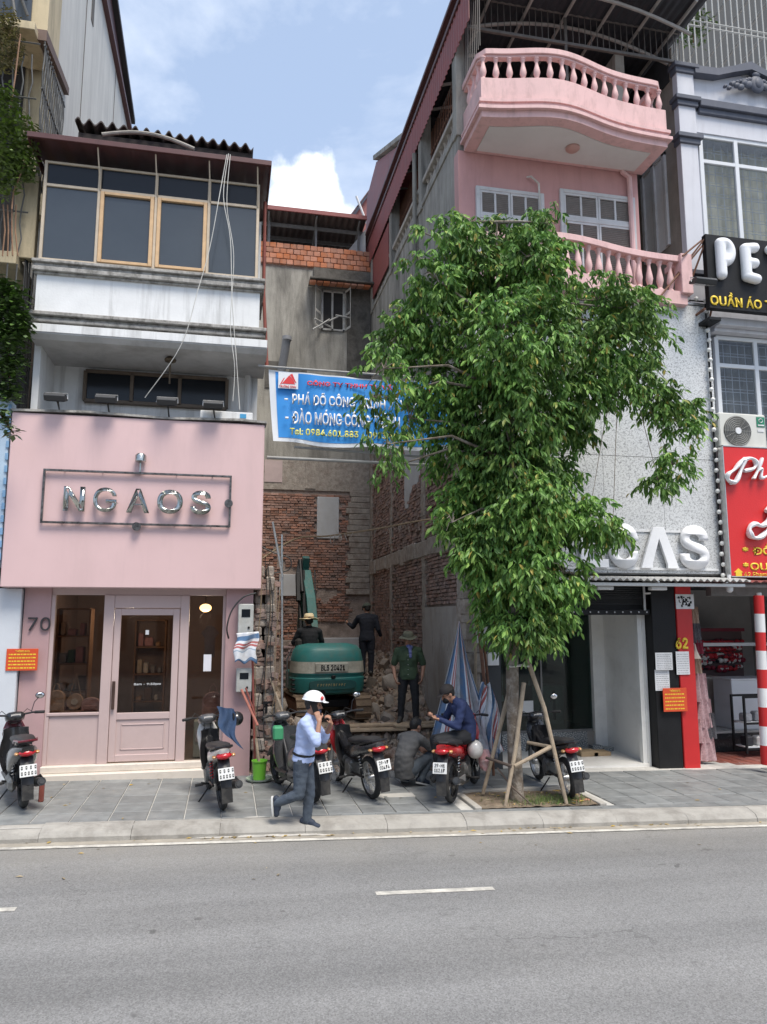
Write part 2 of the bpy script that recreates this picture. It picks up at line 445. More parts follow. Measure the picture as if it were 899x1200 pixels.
# ================================================================== SETTING: ground, road, pavement
SL = math.atan(.02)
M_ground = pm('far ground', (.12, .115, .105), .95, .2, .3, .1)
def asphalt():
    m = pm('asphalt', (.218, .218, .216), .86, .07, .8, .55, 240, grime=(.22, .215, .205), gamt=.35, gs=.55, glo=.42, ghi=.75)
    t = m.node_tree; N = t.nodes.new; L = t.links.new
    b = [n for n in t.nodes if n.type == 'BSDF_PRINCIPLED'][0]; src = b.inputs['Base Color'].links[0].from_socket
    geo = N('ShaderNodeNewGeometry')
    # aggregate speckle
    v = N('ShaderNodeTexVoronoi'); v.inputs['Scale'].default_value = 95; L(geo.outputs['Position'], v.inputs['Vector'])
    r = N('ShaderNodeMapRange'); r.inputs['From Min'].default_value = 0; r.inputs['From Max'].default_value = 1; r.inputs['To Min'].default_value = .66; r.inputs['To Max'].default_value = 1.4
    L(v.outputs['Color'], r.inputs['Value'])
    h = N('ShaderNodeHueSaturation'); L(src, h.inputs['Color']); L(r.outputs[0], h.inputs['Value'])
    # tyre-worn bands along the street and a few dark spots
    sx = N('ShaderNodeMapping'); sx.inputs['Scale'].default_value = (.06, 1.3, 1); L(geo.outputs['Position'], sx.inputs['Vector'])
    n = N('ShaderNodeTexNoise'); n.inputs['Scale'].default_value = 1.1; n.inputs['Detail'].default_value = 5; L(sx.outputs[0], n.inputs['Vector'])
    r2 = N('ShaderNodeMapRange'); r2.inputs['From Min'].default_value = .35; r2.inputs['From Max'].default_value = .65; r2.inputs['To Min'].default_value = .84; r2.inputs['To Max'].default_value = 1.12
    L(n.outputs['Fac'], r2.inputs['Value'])
    h2 = N('ShaderNodeHueSaturation'); L(h.outputs[0], h2.inputs['Color']); L(r2.outputs[0], h2.inputs['Value'])
    n3 = N('ShaderNodeTexNoise'); n3.inputs['Scale'].default_value = 4.5; n3.inputs['Detail'].default_value = 2; L(geo.outputs['Position'], n3.inputs['Vector'])
    r3 = N('ShaderNodeMapRange'); r3.inputs['From Min'].default_value = .715; r3.inputs['From Max'].default_value = .76; r3.inputs['To Max'].default_value = .55
    L(n3.outputs['Fac'], r3.inputs['Value'])
    mx = N('ShaderNodeMix'); mx.data_type = 'RGBA'; mx.inputs['B'].default_value = (.06, .058, .055, 1)
    L(r3.outputs[0], mx.inputs['Factor']); L(h2.outputs[0], mx.inputs['A'])
    # fine cracks
    dn = N('ShaderNodeTexNoise'); dn.inputs['Scale'].default_value = 2.2; dn.inputs['Detail'].default_value = 6; L(geo.outputs['Position'], dn.inputs['Vector'])
    da = N('ShaderNodeVectorMath'); da.operation = 'MULTIPLY_ADD'; da.inputs[1].default_value = (.9, .9, .9); L(dn.outputs['Color'], da.inputs[0]); L(geo.outputs['Position'], da.inputs[2])
    vc = N('ShaderNodeTexVoronoi'); vc.feature = 'DISTANCE_TO_EDGE'; vc.inputs['Scale'].default_value = .42; L(da.outputs[0], vc.inputs['Vector'])
    rc = N('ShaderNodeMapRange'); rc.inputs['From Min'].default_value = .0025; rc.inputs['From Max'].default_value = .007; rc.inputs['To Min'].default_value = .38; rc.inputs['To Max'].default_value = 0; L(vc.outputs['Distance'], rc.inputs['Value'])
    gate = N('ShaderNodeMath'); gate.operation = 'MULTIPLY'; gm = N('ShaderNodeMapRange'); gm.inputs['From Min'].default_value = .5; gm.inputs['From Max'].default_value = .62; n9 = N('ShaderNodeTexNoise'); n9.inputs['Scale'].default_value = .5; L(geo.outputs['Position'], n9.inputs['Vector']); L(n9.outputs['Fac'], gm.inputs['Value'])
    L(rc.outputs[0], gate.inputs[0]); L(gm.outputs[0], gate.inputs[1])
    m2 = N('ShaderNodeMix'); m2.data_type = 'RGBA'; m2.inputs['B'].default_value = (.06, .058, .055, 1); L(gate.outputs[0], m2.inputs['Factor']); L(mx.outputs['Result'], m2.inputs['A'])
    # dust swept against the kerb
    sp = N('ShaderNodeSeparateXYZ'); L(geo.outputs['Position'], sp.inputs[0]); du = N('ShaderNodeMapRange'); du.inputs['From Min'].default_value = 7.9; du.inputs['From Max'].default_value = 9.4; L(sp.outputs['Y'], du.inputs['Value'])
    dn2 = N('ShaderNodeTexNoise'); dn2.inputs['Scale'].default_value = 1.7; dn2.inputs['Detail'].default_value = 8; L(geo.outputs['Position'], dn2.inputs['Vector'])
    dm = N('ShaderNodeMath'); dm.operation = 'MULTIPLY'; L(du.outputs[0], dm.inputs[0]); L(dn2.outputs['Fac'], dm.inputs[1])
    m3 = N('ShaderNodeMix'); m3.data_type = 'RGBA'; m3.inputs['B'].default_value = (.3, .28, .24, 1); L(dm.outputs[0], m3.inputs['Factor']); L(m2.outputs['Result'], m3.inputs['A'])
    L(m3.outputs['Result'], b.inputs['Base Color'])
    return m
M_asph = asphalt()
M_line = pm('road paint', (.6, .58, .52), .7, .12, 8, .2, 150, grime=(.27, .26, .24), gamt=.8, gs=7, glo=.42, ghi=.66)
M_gutter = pm('sandy gutter', (.33, .30, .25), .95, .2, 4, .3, 90, grime=(.2, .19, .18), gamt=.6, gs=3)
M_kerb = pm('kerb concrete', (.34, .325, .295), .9, .14, 5, .3, 70, grime=(.15, .138, .12), gamt=.75, gs=2.6, rnd=.06)
M_pave = pm('grey paving stone', (.19, .2, .2), .62, .22, 5, .25, 60, grime=(.31, .31, .3), gamt=.55, gs=2.2, rnd=.14)
M_joint = pm('joint mortar', (.5, .49, .46), .95, .15, 9, .3)

def sheet(x0, x1, y0, y1, dz, nx=1):
    b = MB(); b.grid(lambda u, v: (x0 + (x1 - x0) * u, y0 + (y1 - y0) * v, gz(x0 + (x1 - x0) * u) + dz), nx, 1); return b
struct(sheet(-1400, 1400, -1400, 1400, -.25).build('ground', M_ground))
rb = MB()
rb.add([(-90, -40, gz(-90)), (90, -40, gz(90)), (90, 9.5 - 2.7, gz(90)), (-90, 12.2, gz(-90))], [(0, 1, 2, 3)])
struct(rb.build('road', M_asph))
def ky(x): return 9.385 - .03 * x      # kerb foot
# dashed centre line and edge line
lines = MB()
for x0, x1, y0 in ((1.46, 2.62, 7.3), (-3.3, -1.72, 7.36), (5.6, 6.8, 7.22), (-10, -8.8, 7.5)):
    yy = lambda x: 7.385 - .03 * x
    lines.add([(x0, yy(x0) - .045, gz(x0) + .004), (x1, yy(x1) - .045, gz(x1) + .004), (x1, yy(x1) + .045, gz(x1) + .004), (x0, yy(x0) + .045, gz(x0) + .004)], [(0, 1, 2, 3)])
struct(lines.build('centre_line', M_line))
el = MB(); gt = MB()
for i in range(48):
    x0, x1 = -12 + i * .6, -12 + (i + 1) * .6
    def q(b, a0, a1, dz):
        b.add([(x0, ky(x0) + a0, gz(x0) + dz), (x1, ky(x1) + a0, gz(x1) + dz), (x1, ky(x1) + a1, gz(x1) + dz), (x0, ky(x0) + a1, gz(x0) + dz)], [(0, 1, 2, 3)])
    q(gt, -.13, .03, .004); q(el, -.24, -.15, .008)
struct(gt.build('gutter', M_gutter)); struct(el.build('edge_line', M_line))

pv = MB()
pv.add([(-14, 9.8, pz(-14) - .012), (14, 9.3, pz(14) - .012), (14, 12.6, pz(14) - .012), (-14, 12.6, pz(-14) - .012)], [(0, 1, 2, 3)])
pave = struct(pv.build('pavement', M_joint))
# kerb stones, sloping face
kk = MB()
def kerb_item(x, ln=.99):
    b = MB(); a = -ln / 2 - .003; c = ln / 2 + .003
    prof = [(-.005, -.12), (.0, .05), (.045, .1), (.2, .14), (.3, .142), (.3, -.12)]
    vs = [(a, y, z) for y, z in prof] + [(c, y, z) for y, z in prof]; n = len(prof)
    b.add(vs, [tuple(range(n)), tuple(reversed(range(n, 2 * n)))] + [(i, i + n, (i + 1) % n + n, (i + 1) % n) for i in range(n)])
    return b
ks = kerb_item(0).build('kerb_stone', M_kerb, pave)
for i in range(24):
    x = -9.5 + i
    o = ks if i == 0 else inst(ks, (0, 0, 0), parent=pave)
    o.location = (x, ky(x) + random.uniform(-.004, .004), gz(x) + random.uniform(-.004, .003)); o.rotation_euler = (0, SL, -.03)
# slabs
PIT = (3.35, 5.02, 9.72, 10.62)
sb = MB(); sb.cbox(-.212, .212, -.212, .212, -.03, 0, .006)
slab = sb.build('paving_slab', M_pave, pave); first = True; cnt = 0
for iy in range(6):
    for ix in range(46):
        x = -7.2 + ix * .437; y = 9.93 + iy * .437
        if x > 11.5: continue
        if y - .23 < ky(x) + .24 and iy == 0: y += .0
        if PIT[0] - .1 < x < PIT[1] + .1 and PIT[2] - .25 < y < PIT[3] + .05: continue
        if x > 5.6 and iy == 5: continue
        cnt += 1
        o = slab if first else inst(slab, (0, 0, 0), parent=pave); first = False
        o.location = (x, y, pz(x) + .003 + random.uniform(-.002, .003)); o.rotation_euler = (random.uniform(-.004, .004), SL + random.uniform(-.004, .004), 0)
# fill strip between the kerb stones and the first slab row
fs = MB()
for i in range(46):
    x0, x1 = -9 + i * .437, -9 + (i + 1) * .437 - .008
    if x1 > 11: break
    fs.add([(x0, ky(x0) + .302, pz(x0) + .001), (x1, ky(x1) + .302, pz(x1) + .001), (x1, 9.71, pz(x1) + .001), (x0, 9.71, pz(x0) + .001)], [(0, 1, 2, 3)])
struct(fs.build('pavement_edge_strip', M_pave))
# rough cement ramp in front of the lot
M_ramp = pm('smeared cement', (.46, .44, .4), .92, .15, 6, .4, 60, grime=(.25, .235, .21), gamt=.6, gs=3)
rm = MB()
def rampf(u, v):
    x = -.35 + 1.75 * u + (.12 * math.sin(v * 9 + u * 5)); y = ky(x) - .03 + .36 * v
    h = max(0, .135 * v) * (1 - abs(2 * u - 1) ** 4) + .008
    return (x, y, gz(x) + h + .012 * noise.noise(Vector((x * 6, y * 6, 0))))
rm.grid(rampf, 30, 10)
struct(rm.build('cement_ramp', M_ramp, smooth=True))
# pale repair patch in the pavement in front of the gap
pp = MB(); pp.cbox(2.1, 2.65, 10.5, 10.72, pz(2.3) - .02, pz(2.3) + .007, .004); struct(pp.build('pavement_patch', pm('patch cement', (.45, .44, .41), .9, .12)))
# ---- tree pit
M_soil = pm('pit soil', (.17, .13, .09), 1, .35, 8, .8, 40, grime=(.3, .26, .2), gamt=.5, gs=6)
sp = MB()
sp.grid(lambda u, v: (PIT[0] + (PIT[1] - PIT[0]) * u, PIT[2] + (PIT[3] - PIT[2]) * v,
        pz(PIT[0] + (PIT[1] - PIT[0]) * u) + .012 + .03 * math.sin(math.pi * u) * math.sin(math.pi * v) + .02 * noise.noise(Vector((u * 12, v * 9, 1)))), 40, 24)
struct(sp.build('tree_pit_soil', M_soil, smooth=True))
M_pitk = pm('pit edging', (.42, .4, .36), .9, .15, 8, .3, grime=(.22, .2, .18), gamt=.5, gs=4)
for (a0, a1, b0, b1) in ((PIT[0] - .1, PIT[0] - .005, PIT[2], PIT[3]), (PIT[0] - .1, PIT[1] + .1, PIT[3] + .005, PIT[3] + .1), (PIT[1] + .005, PIT[1] + .1, PIT[2], PIT[3])):
    b = MB(); b.cbox(a0, a1, b0, b1, pz(a0) - .05, pz(a0) + .03, .008); struct(b.build('pit_edging', M_pitk))
# grass and leaf litter in the pit
M_grass = pm('grass', (.1, .16, .035), .8, .3, 9, 0, rnd=.3)
gb = MB()
for i in range(1500):
    x = random.gauss(4.35, .3); y = random.gauss(9.98, .13)
    if not (PIT[0] + .05 < x < PIT[1] - .03 and PIT[2] + .02 < y < PIT[3] - .03): continue
    h = random.uniform(.025, .085); a = random.uniform(0, 6.28); ww = .004; l = random.uniform(.01, .045); z = pz(x) + .02
    dx, dy = math.cos(a), math.sin(a)
    gb.add([(x - dy * ww, y + dx * ww, z), (x + dy * ww, y - dx * ww, z), (x + dx * l, y + dy * l, z + h)], [(0, 1, 2)])
stuff(gb.build('grass', M_grass)); 
M_dead = pm('fallen leaf', (.34, .24, .08), .8, .3, 9, 0, rnd=.45)
lb = MB()
def leafq(b, x, y, z, s):
    a = random.uniform(0, 6.28); dx, dy = math.cos(a) * s, math.sin(a) * s
    b.add([(x - dx, y - dy, z + .002), (x - dy * .35, y + dx * .35, z + .01), (x + dx, y + dy, z + .003), (x + dy * .35, y - dx * .35, z + .004)], [(0, 1, 2), (0, 2, 3)])
for i in range(230):
    k = random.random()
    if k < .42: x, y = random.uniform(3.4, 4.95), random.uniform(9.74, 10.55); z = pz(x) + .03
    elif k < .75: x = random.choice([random.gauss(.4, .5), random.uniform(-4, 8), random.gauss(4.2, .9)]); y = ky(x) - abs(random.gauss(0, .05)) + .0; z = gz(x) + .01
    elif k < .93: x, y = random.uniform(-4, 8), random.uniform(9.7, 12.2); z = pz(x) + .008
    else: x, y = random.uniform(-3, 8), random.uniform(7.8, 9.2); z = gz(x) + .006
    leafq(lb, x, y, z, random.uniform(.02, .045))
stuff(lb.build('fallen_leaves', M_dead))
# ================================================================== LEFT: pink shopfront house
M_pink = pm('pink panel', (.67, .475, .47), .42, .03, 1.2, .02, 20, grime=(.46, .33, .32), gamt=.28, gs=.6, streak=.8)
M_pinkw = pm('pink shop wall', (.45, .29, .29), .6, .05, 3, .05, grime=(.36, .27, .26), gamt=.35, gs=2)  # base colour lowered to carry the shade at the shopfront
M_pframe = pm('pink joinery', (.53, .41, .395), .45, .04, 3, .02, grime=(.4, .3, .28), gamt=.25, gs=3)  # shopfront shade is part of this base colour too
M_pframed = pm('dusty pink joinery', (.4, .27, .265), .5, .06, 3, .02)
M_step = pm('cream step', (.66, .6, .53), .5, .06, 3, .05, grime=(.34, .3, .26), gamt=.4, gs=3)
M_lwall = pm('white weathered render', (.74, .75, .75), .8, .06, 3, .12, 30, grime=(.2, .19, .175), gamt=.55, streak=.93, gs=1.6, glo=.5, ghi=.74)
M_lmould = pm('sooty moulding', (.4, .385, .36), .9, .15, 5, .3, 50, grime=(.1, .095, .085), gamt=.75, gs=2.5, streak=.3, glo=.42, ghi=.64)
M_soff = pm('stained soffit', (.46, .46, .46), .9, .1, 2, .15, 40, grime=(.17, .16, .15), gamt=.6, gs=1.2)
M_tint = pm('tinted glass', (.045, .055, .065), .13, .1, 1.1, 0, spec=.75)
M_tintd = pm('dark tinted glass', (.010, .013, .018), .12, .1, 1.1, 0, spec=.3)
M_goldf = pm('gold anodised frame', (.6, .4, .22), .42, .1, 8, .02, metal=.25)
M_silf = pm('silver window frame', (.52, .43, .32), .45, .1, 8, .02, metal=.3)
M_reroof = pm('dark red metal', (.085, .028, .028), .5, .15, 6, .05, grime=(.06, .03, .03), gamt=.4)
M_corr = pm('old fibre cement', (.075, .062, .06), .95, .3, 4, .4, 40, grime=(.2, .19, .18), gamt=.35, gs=4)
YF = 12.0
hs = thing('pink_shop_house', 'narrow white rendered house with pink shopfront panel, tinted glass loggia and cream step, number 70', 'shop house', (-1.4, 12.3, .2))
XL, XR = -3.14, .44
b = MB(); b.box(XL, XR, 13.3, 22, 5.2, 9.9); b.box(XL, XR + .1, 16.4, 22, .0, 5.2); b.box(XL + .02, XL + .12, 12.35, 13.3, 5.2, 6.9); b.build('wall', M_lwall, hs)
# loggia base with mouldings
b = MB(); b.box(XL + .06, XR - .04, YF + .04, 13.3, 7.28, 7.93); b.build('loggia_base', M_lwall, hs)
b = MB()
for z0, z1, y in ((7.93, 7.97, -.0), (7.97, 8.04, -.05), (8.04, 8.10, -.02), (8.10, 8.15, -.07)): b.cbox(XL + .02 + y * .4, XR + .0 - y * .6, YF + y, 13.3, z0, z1, .008)
b.build('sill_moulding', M_lmould, hs)
b = MB()
for z0, z1, y in ((7.08, 7.12, -.02), (7.12, 7.17, -.06), (7.17, 7.22, -.03), (7.22, 7.28, -.1)): b.cbox(XL + .04 + y * .4, XR + .02 - y * .6, YF + y, 13.3, z0, z1, .008)
b.build('lower_moulding', M_lmould, hs)
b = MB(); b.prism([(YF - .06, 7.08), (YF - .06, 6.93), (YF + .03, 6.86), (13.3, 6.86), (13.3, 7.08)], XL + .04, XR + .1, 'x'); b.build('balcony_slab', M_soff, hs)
b = MB(); b.cbox(XL + .05, XR + .095, YF - .075, YF - .055, 6.95, 7.08, .004); b.build('slab_fascia', M_lwall, hs)
# hanging lamp hook under the slab
b = MB(); b.lathe((-1.03, 12.45, 6.78), [(.02, -.02), (.09, .0), (.1, .03), (.05, .08)], 12); b.cyl((-1.03, 12.45, 6.4), (-1.03, 12.45, 6.8), .015); b.build('ceiling_hook', pm('old brass', (.12, .09, .06), .6, .2, 9, metal=.5), hs)
# loggia glazing: four bays, big lower panes and transom lights
WZ0, WZ1, WZM = 8.15, 9.86, 9.44
xs = [-3.06, -2.24, -1.44, -.62, .36]
xs = [at(p, 300, YF).x for p in (47, 112, 180, 243, 301)]
fr = MB()
for z0, z1 in ((WZ0, WZ0 + .05), (WZM - .02, WZM + .03), (WZ1 - .04, WZ1)): fr.cbox(xs[0], xs[-1], YF, YF + .08, z0, z1, .006)
for i in (0, 1, 2, 3, 4): fr.cbox(xs[i] - .025, xs[i] + .025, YF - .004, YF + .084, WZ0, WZ1, .006)
fr.build('window_frame', M_silf, hs)
g = MB()
for i in (1, 2):   # gilded sliding sashes in the middle bays
    a, c = xs[i] + .026, xs[i + 1] - .026
    g.cbox(a, a + .06, YF - .02, YF + .05, WZ0 + .05, WZM - .02, .006); g.cbox(c - .06, c, YF - .02, YF + .05, WZ0 + .05, WZM - .02, .006)
    g.cbox(a + .06, c - .06, YF - .02, YF + .05, WZ0 + .05, WZ0 + .1, .006); g.cbox(a + .06, c - .06, YF - .02, YF + .05, WZM - .07, WZM - .02, .006)
g.build('sliding_sash', M_goldf, hs)
for i in range(4):
    b = MB(); b.box(xs[i] + .02, xs[i + 1] - .02, YF + .03, YF + .04, WZ0 + .04, WZM - .01); b.build('pane', M_tint, hs)
    b = MB(); b.box(xs[i] + .02, xs[i + 1] - .02, YF + .03, YF + .04, WZM + .02, WZ1 - .02); b.build('transom_pane', M_tintd, hs)
for sx in (xs[0] + .01, xs[-1] - .01):
    b = MB(); b.box(sx - .01, sx + .01, YF + .08, 13.3, WZ0, WZ1); b.build('side_pane', M_tintd, hs)
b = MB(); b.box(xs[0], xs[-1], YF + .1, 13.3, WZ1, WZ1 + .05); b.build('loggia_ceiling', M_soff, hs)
# dark red lean-to eave with corrugated underside
b = MB()
ex0, ex1 = XL - .12, XR + .08
zf = lambda y: 10.06 + (y - 11.7) * .16
nn = 60
b.grid(lambda u, v: (ex0 + (ex1 - ex0) * u, 11.72 + v * 2.0, zf(11.72 + v * 2.0) + .018 * math.sin(u * nn * 1.2)), 240, 1, thick=(0, 0, .012))
eave = b.build('eave_sheet', M_reroof, hs, smooth=True)
b = MB(); b.cbox(ex0 - .01, ex1 + .01, 11.66, 11.715, 10.02, 10.11, .006); b.box(ex0 - .01, ex0 + .02, 11.72, 13.7, 10.0, 10.14); b.box(ex1 - .02, ex1 + .01, 11.72, 13.7, 10.0, 10.14); b.build('eave_fascia', M_reroof, hs)
b = MB()
for x in (xs[1] + .02, xs[2] + .02, xs[3] + .02, xs[4]):
    b.cyl((x, YF - .01, WZM), (x - .03, 11.74, 10.02), .012, n=6)
b.build('eave_brace', M_silf, hs)
# wavy old roof sheet behind
rx0, rx1 = at(88, 150, 13.2).x, at(297, 175, 13.2).x; rz = at(90, 142, 13.2).z
b = MB()
b.grid(lambda u, v: (rx0 + (rx1 - rx0) * u, 13.15 + v * 3, rz - .1 * u + v * .35 + .055 * math.sin(u * 2 * math.pi * 16) * (1 + .2 * math.sin(u * 40))), 260, 2, thick=(0, 0, -.03))
b.build('roof_sheet', M_corr, hs, smooth=True)
b = MB(); b.box(rx0 + .05, rx1 - .03, 13.25, 16, 10.2, rz - .18); b.build('roof_box', pm('dark boarding', (.035, .028, .026), .9, .3, 3), hs)
b = MB(); pts = [Vector((rx0 + .5 + 1.6 * t, 13.0, rz - .33 + .16 * math.sin(math.pi * t) - .06 * t)) for t in [i / 14 for i in range(15)]]
b.tube(pts, .035, 8); b.build('roof_hose', M_conc, hs, smooth=True)
# recessed first floor strip window
b = MB(); wx0, wx1 = at(100, 450, 13.25).x, at(266, 455, 13.25).x; wz0, wz1 = at(180, 474, 13.25).z, at(180, 440, 13.25).z
xx = [wx0, at(155, 450, 13.25).x, at(211, 450, 13.25).x, wx1]
for x in xx: b.cbox(x - .03, x + .03, 13.2, 13.3, wz0, wz1, .006)
b.cbox(wx0, wx1, 13.2, 13.3, wz0 - .03, wz0 + .03, .006); b.cbox(wx0, wx1, 13.2, 13.3, wz1 - .03, wz1 + .03, .006)
f = b.build('strip_window', pm('brown steel', (.13, .1, .075), .6, .2, 9), hs)
for i in range(3):
    b = MB(); b.box(xx[i] + .03, xx[i + 1] - .03, 13.24, 13.25, wz0 + .03, wz1 - .03); b.build('pane', M_tintd, f)
b = MB(); px_ = at(296, 470, 13.0).x; b.cyl((px_ - .08, 13.2, 5.5), (px_ - .08, 13.2, 6.86), .06, n=12); b.build('downpipe', M_lwall, hs, smooth=True)

# shopfront wall / reveal
SY = 12.3; SZ1 = 3.02
g0 = .16
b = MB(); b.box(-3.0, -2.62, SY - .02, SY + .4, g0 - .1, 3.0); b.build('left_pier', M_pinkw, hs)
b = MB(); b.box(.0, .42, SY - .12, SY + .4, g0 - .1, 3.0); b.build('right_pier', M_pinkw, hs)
# pink signboard box
b = MB(); b.cbox(-3.28, .53, YF - .02, YF + .34, 3.0, 5.66, .012); b.build('sign_panel', M_pink, hs)
b = MB(); b.box(-3.2, .5, YF + .34, 13.3, 5.1, 5.2); b.build('canopy_roof', M_lmould, hs)
b = MB()
pts = [(-3.3, 5.67), (-2.2, 5.70), (-1.0, 5.665), (0.1, 5.70), (.56, 5.68)]
for i in range(4):
    (x0, z0), (x1, z1) = pts[i], pts[i + 1]
    b.add([(x0, YF - .05, z0), (x1, YF - .05, z1), (x1, YF + .4, z1 + .03), (x0, YF + .4, z0 + .03), (x0, YF - .05, z0 + .035), (x1, YF - .05, z1 + .035), (x1, YF + .4, z1 + .07), (x0, YF + .4, z0 + .07)],
          [(0, 1, 5, 4), (4, 5, 6, 7), (3, 2, 1, 0), (2, 3, 7, 6), (0, 4, 7, 3), (1, 2, 6, 5)])
b.build('flashing', M_lmould, hs)
# step and tile plinth
b = MB(); b.cbox(-2.62, .0, SY - .22, SY + .1, g0 - .1, .27, .01); b.cbox(-2.62, .0, SY - .1, SY + .12, .27, .37, .01); b.build('step', M_step, hs)
# joinery
def pX(px): return at(px, 800, SY).x
x_a, x_b, x_c, x_d, x_e, x_f = -2.62, at(122, 800, SY).x, at(130, 800, SY).x, at(208, 800, SY).x, at(216, 800, SY).x, 0.0
zb = .37; zt = 2.9
b = MB()
b.cbox(x_a, x_a + .06, SY, SY + .1, zb, zt, .005); b.cbox(x_b - .05, x_c - .0, SY - .02, SY + .1, zb, zt, .005); b.cbox(x_d + .01, x_e + .04, SY - .02, SY + .1, zb, zt, .005)
b.cbox(x_f - .05, x_f, SY, SY + .1, zb, zt, .005); b.cbox(x_a, x_f, SY + .01, SY + .1, zt, zt + .12, .005)
b.cbox(x_c, x_d + .01, SY - .01, SY + .1, zt - .2, zt, .005)
b.cbox(x_a + .06, x_b - .05, SY + .02, SY + .09, zb, zb + .72, .005)
b.cbox(x_a + .03, x_b - .05, SY - .01, SY + .1, zb + .72, zb + .76, .004)
b.build('shopfront_frame', M_pframe, hs)
b = MB(); b.box(x_a + .06, x_b - .05, SY + .04, SY + .048, zb + .76, zt); b.build('shop_window', glass('shop glass', (.62, .6, .58)), hs)
b = MB(); b.box(x_e + .04, x_f - .05, SY + .04, SY + .048, zb, zt); b.build('shop_window', glass('shop glass'), hs)
door = MB(); dz0, dz1 = zb + .02, zt - .21
dx0, dx1 = x_c + .005, x_d
for q in ((dx0, dx0 + .1, dz0, dz1), (dx1 - .1, dx1, dz0, dz1), (dx0 + .1, dx1 - .1, dz0, dz0 + .1), (dx0 + .1, dx1 - .1, dz1 - .1, dz1), (dx0 + .1, dx1 - .1, dz0 + .62, dz0 + .72)):
    door.cbox(q[0], q[1], SY + .0, SY + .055, q[2], q[3], .005)
door.box(dx0 + .1, dx1 - .1, SY + .02, SY + .04, dz0 + .1, dz0 + .62)
px0, px1, q0, q1 = dx0 + .17, dx1 - .17, dz0 + .17, dz0 + .55
for q in ((px0, px1, q0, q0 + .015), (px0, px1, q1 - .015, q1), (px0, px0 + .015, q0, q1), (px1 - .015, px1, q0, q1)): door.cbox(q[0], q[1], SY + .01, SY + .022, q[2], q[3], .003)
dr = door.build('door', M_pframe, hs)
b = MB(); b.box(dx0 + .1, dx1 - .1, SY + .025, SY + .032, dz0 + .72, dz1 - .1); b.build('pane', glass('shop glass'), dr)
b = MB(); b.cbox(dx0 + .02, dx0 + .065, SY - .05, SY - .02, dz0 + .78, dz0 + 1.2, .004); b.box(dx0 + .03, dx0 + .055, SY - .02, SY, dz0 + .8, dz0 + .84); b.box(dx0 + .03, dx0 + .055, SY - .02, SY, dz0 + 1.14, dz0 + 1.18)
b.build('handle', pm('dark handle', (.09, .055, .045), .4, .2, metal=.4), dr)
b = MB(); b.box((dx0 + dx1) / 2 - .02, (dx0 + dx1) / 2 + .03, SY + .018, SY + .024, dz1 - .4, dz1 - .33); b.build('door_sticker', M_white, dr)
text('opening_hours', '8am - 9:30pm', M_white, dr, ((dx0 + dx1) / 2 - .16, SY + .022, dz0 + 1.13), .06, 0, .01, width=.4)
# house number
text('house_number', '70', pm('number plastic', (.04, .04, .045), .4, .1), hs, (at(33, 740, SY).x, SY - .03, at(29, 739, SY).z), .2, .03, .0, height=.2, width=.32)
# interior: back wall, floor, shelves, bags
M_int = pm('shop interior wall', (.34, .25, .22), .8, .1)
M_intd = pm('shop interior dark', (.12, .08, .07), .8, .2)
b = MB(); b.box(-2.95, .4, 16.2, 16.3, .2, 3.2); b.box(-3.0, -2.95, 12.7, 16.2, .2, 3.2); b.box(.35, .4, 12.7, 16.2, .2, 3.2); b.box(-2.95, .35, 12.4, 16.2, 3.02, 3.1); b.build('interior_wall', M_int, hs)
b = MB(); b.box(-2.95, .35, 12.42, 16.2, .3, .36); b.build('interior_floor', pm('shop floor', (.3, .25, .2), .4, .1), hs)
M_wood = pm('shelf wood', (.24, .13, .07), .6, .3, 8)
def shelf(x0, x1, y0, y1, z0, z1, n, label):
    t = thing('display_shelf', label, 'shelf', ((x0 + x1) / 2, (y0 + y1) / 2, z0))
    b = MB(); b.cbox(x0, x0 + .03, y0, y1, z0, z1, .004); b.cbox(x1 - .03, x1, y0, y1, z0, z1, .004); b.build('upright', M_wood, t)
    for i in range(n):
        z = z0 + (z1 - z0) * i / (n - 1); b = MB(); b.cbox(x0 + .03, x1 - .03, y0 + .005, y1, z - .015, z + .015, .003); b.build('board', M_wood, t)
        if i < n - 1:
            x = x0 + .06
            while x < x1 - .14:
                wd = random.uniform(.06, .16); hh = random.uniform(.08, (z1 - z0) / (n - 1) * .6)
                c = MB(); c.cbox(x, x + wd, y0 + .06, y1 - .06, z + .016, z + .016 + hh, .015)
                c.build('goods', random.choice(GOODS), t); x += wd + random.uniform(.02, .08)
GOODS = [pm('goods ' + n, c, .6, .2, 9) for n, c in (('tan', (.42, .26, .15)), ('cream', (.6, .52, .42)), ('green', (.05, .12, .07)), ('brown', (.14, .07, .04)), ('pink', (.5, .25, .25)), ('grey', (.3, .3, .32)), ('white', (.65, .63, .6)))]
shelf(-2.8, -2.25, 13.6, 13.95, .4, 2.7, 6, 'tall wooden shelf of bags behind the left shop window')
shelf(-1.75, -1.15, 15.6, 15.95, .4, 2.5, 5, 'wooden display shelf seen through the pink door')
b = MB(); b.cbox(-2.5, -1.9, 12.75, 13.1, .4, .95, .01); b.build('plinth', M_intd, thing('display_plinth', 'low dark display block behind the left shop window', 'display stand', (-2.2, 12.9, .4)))
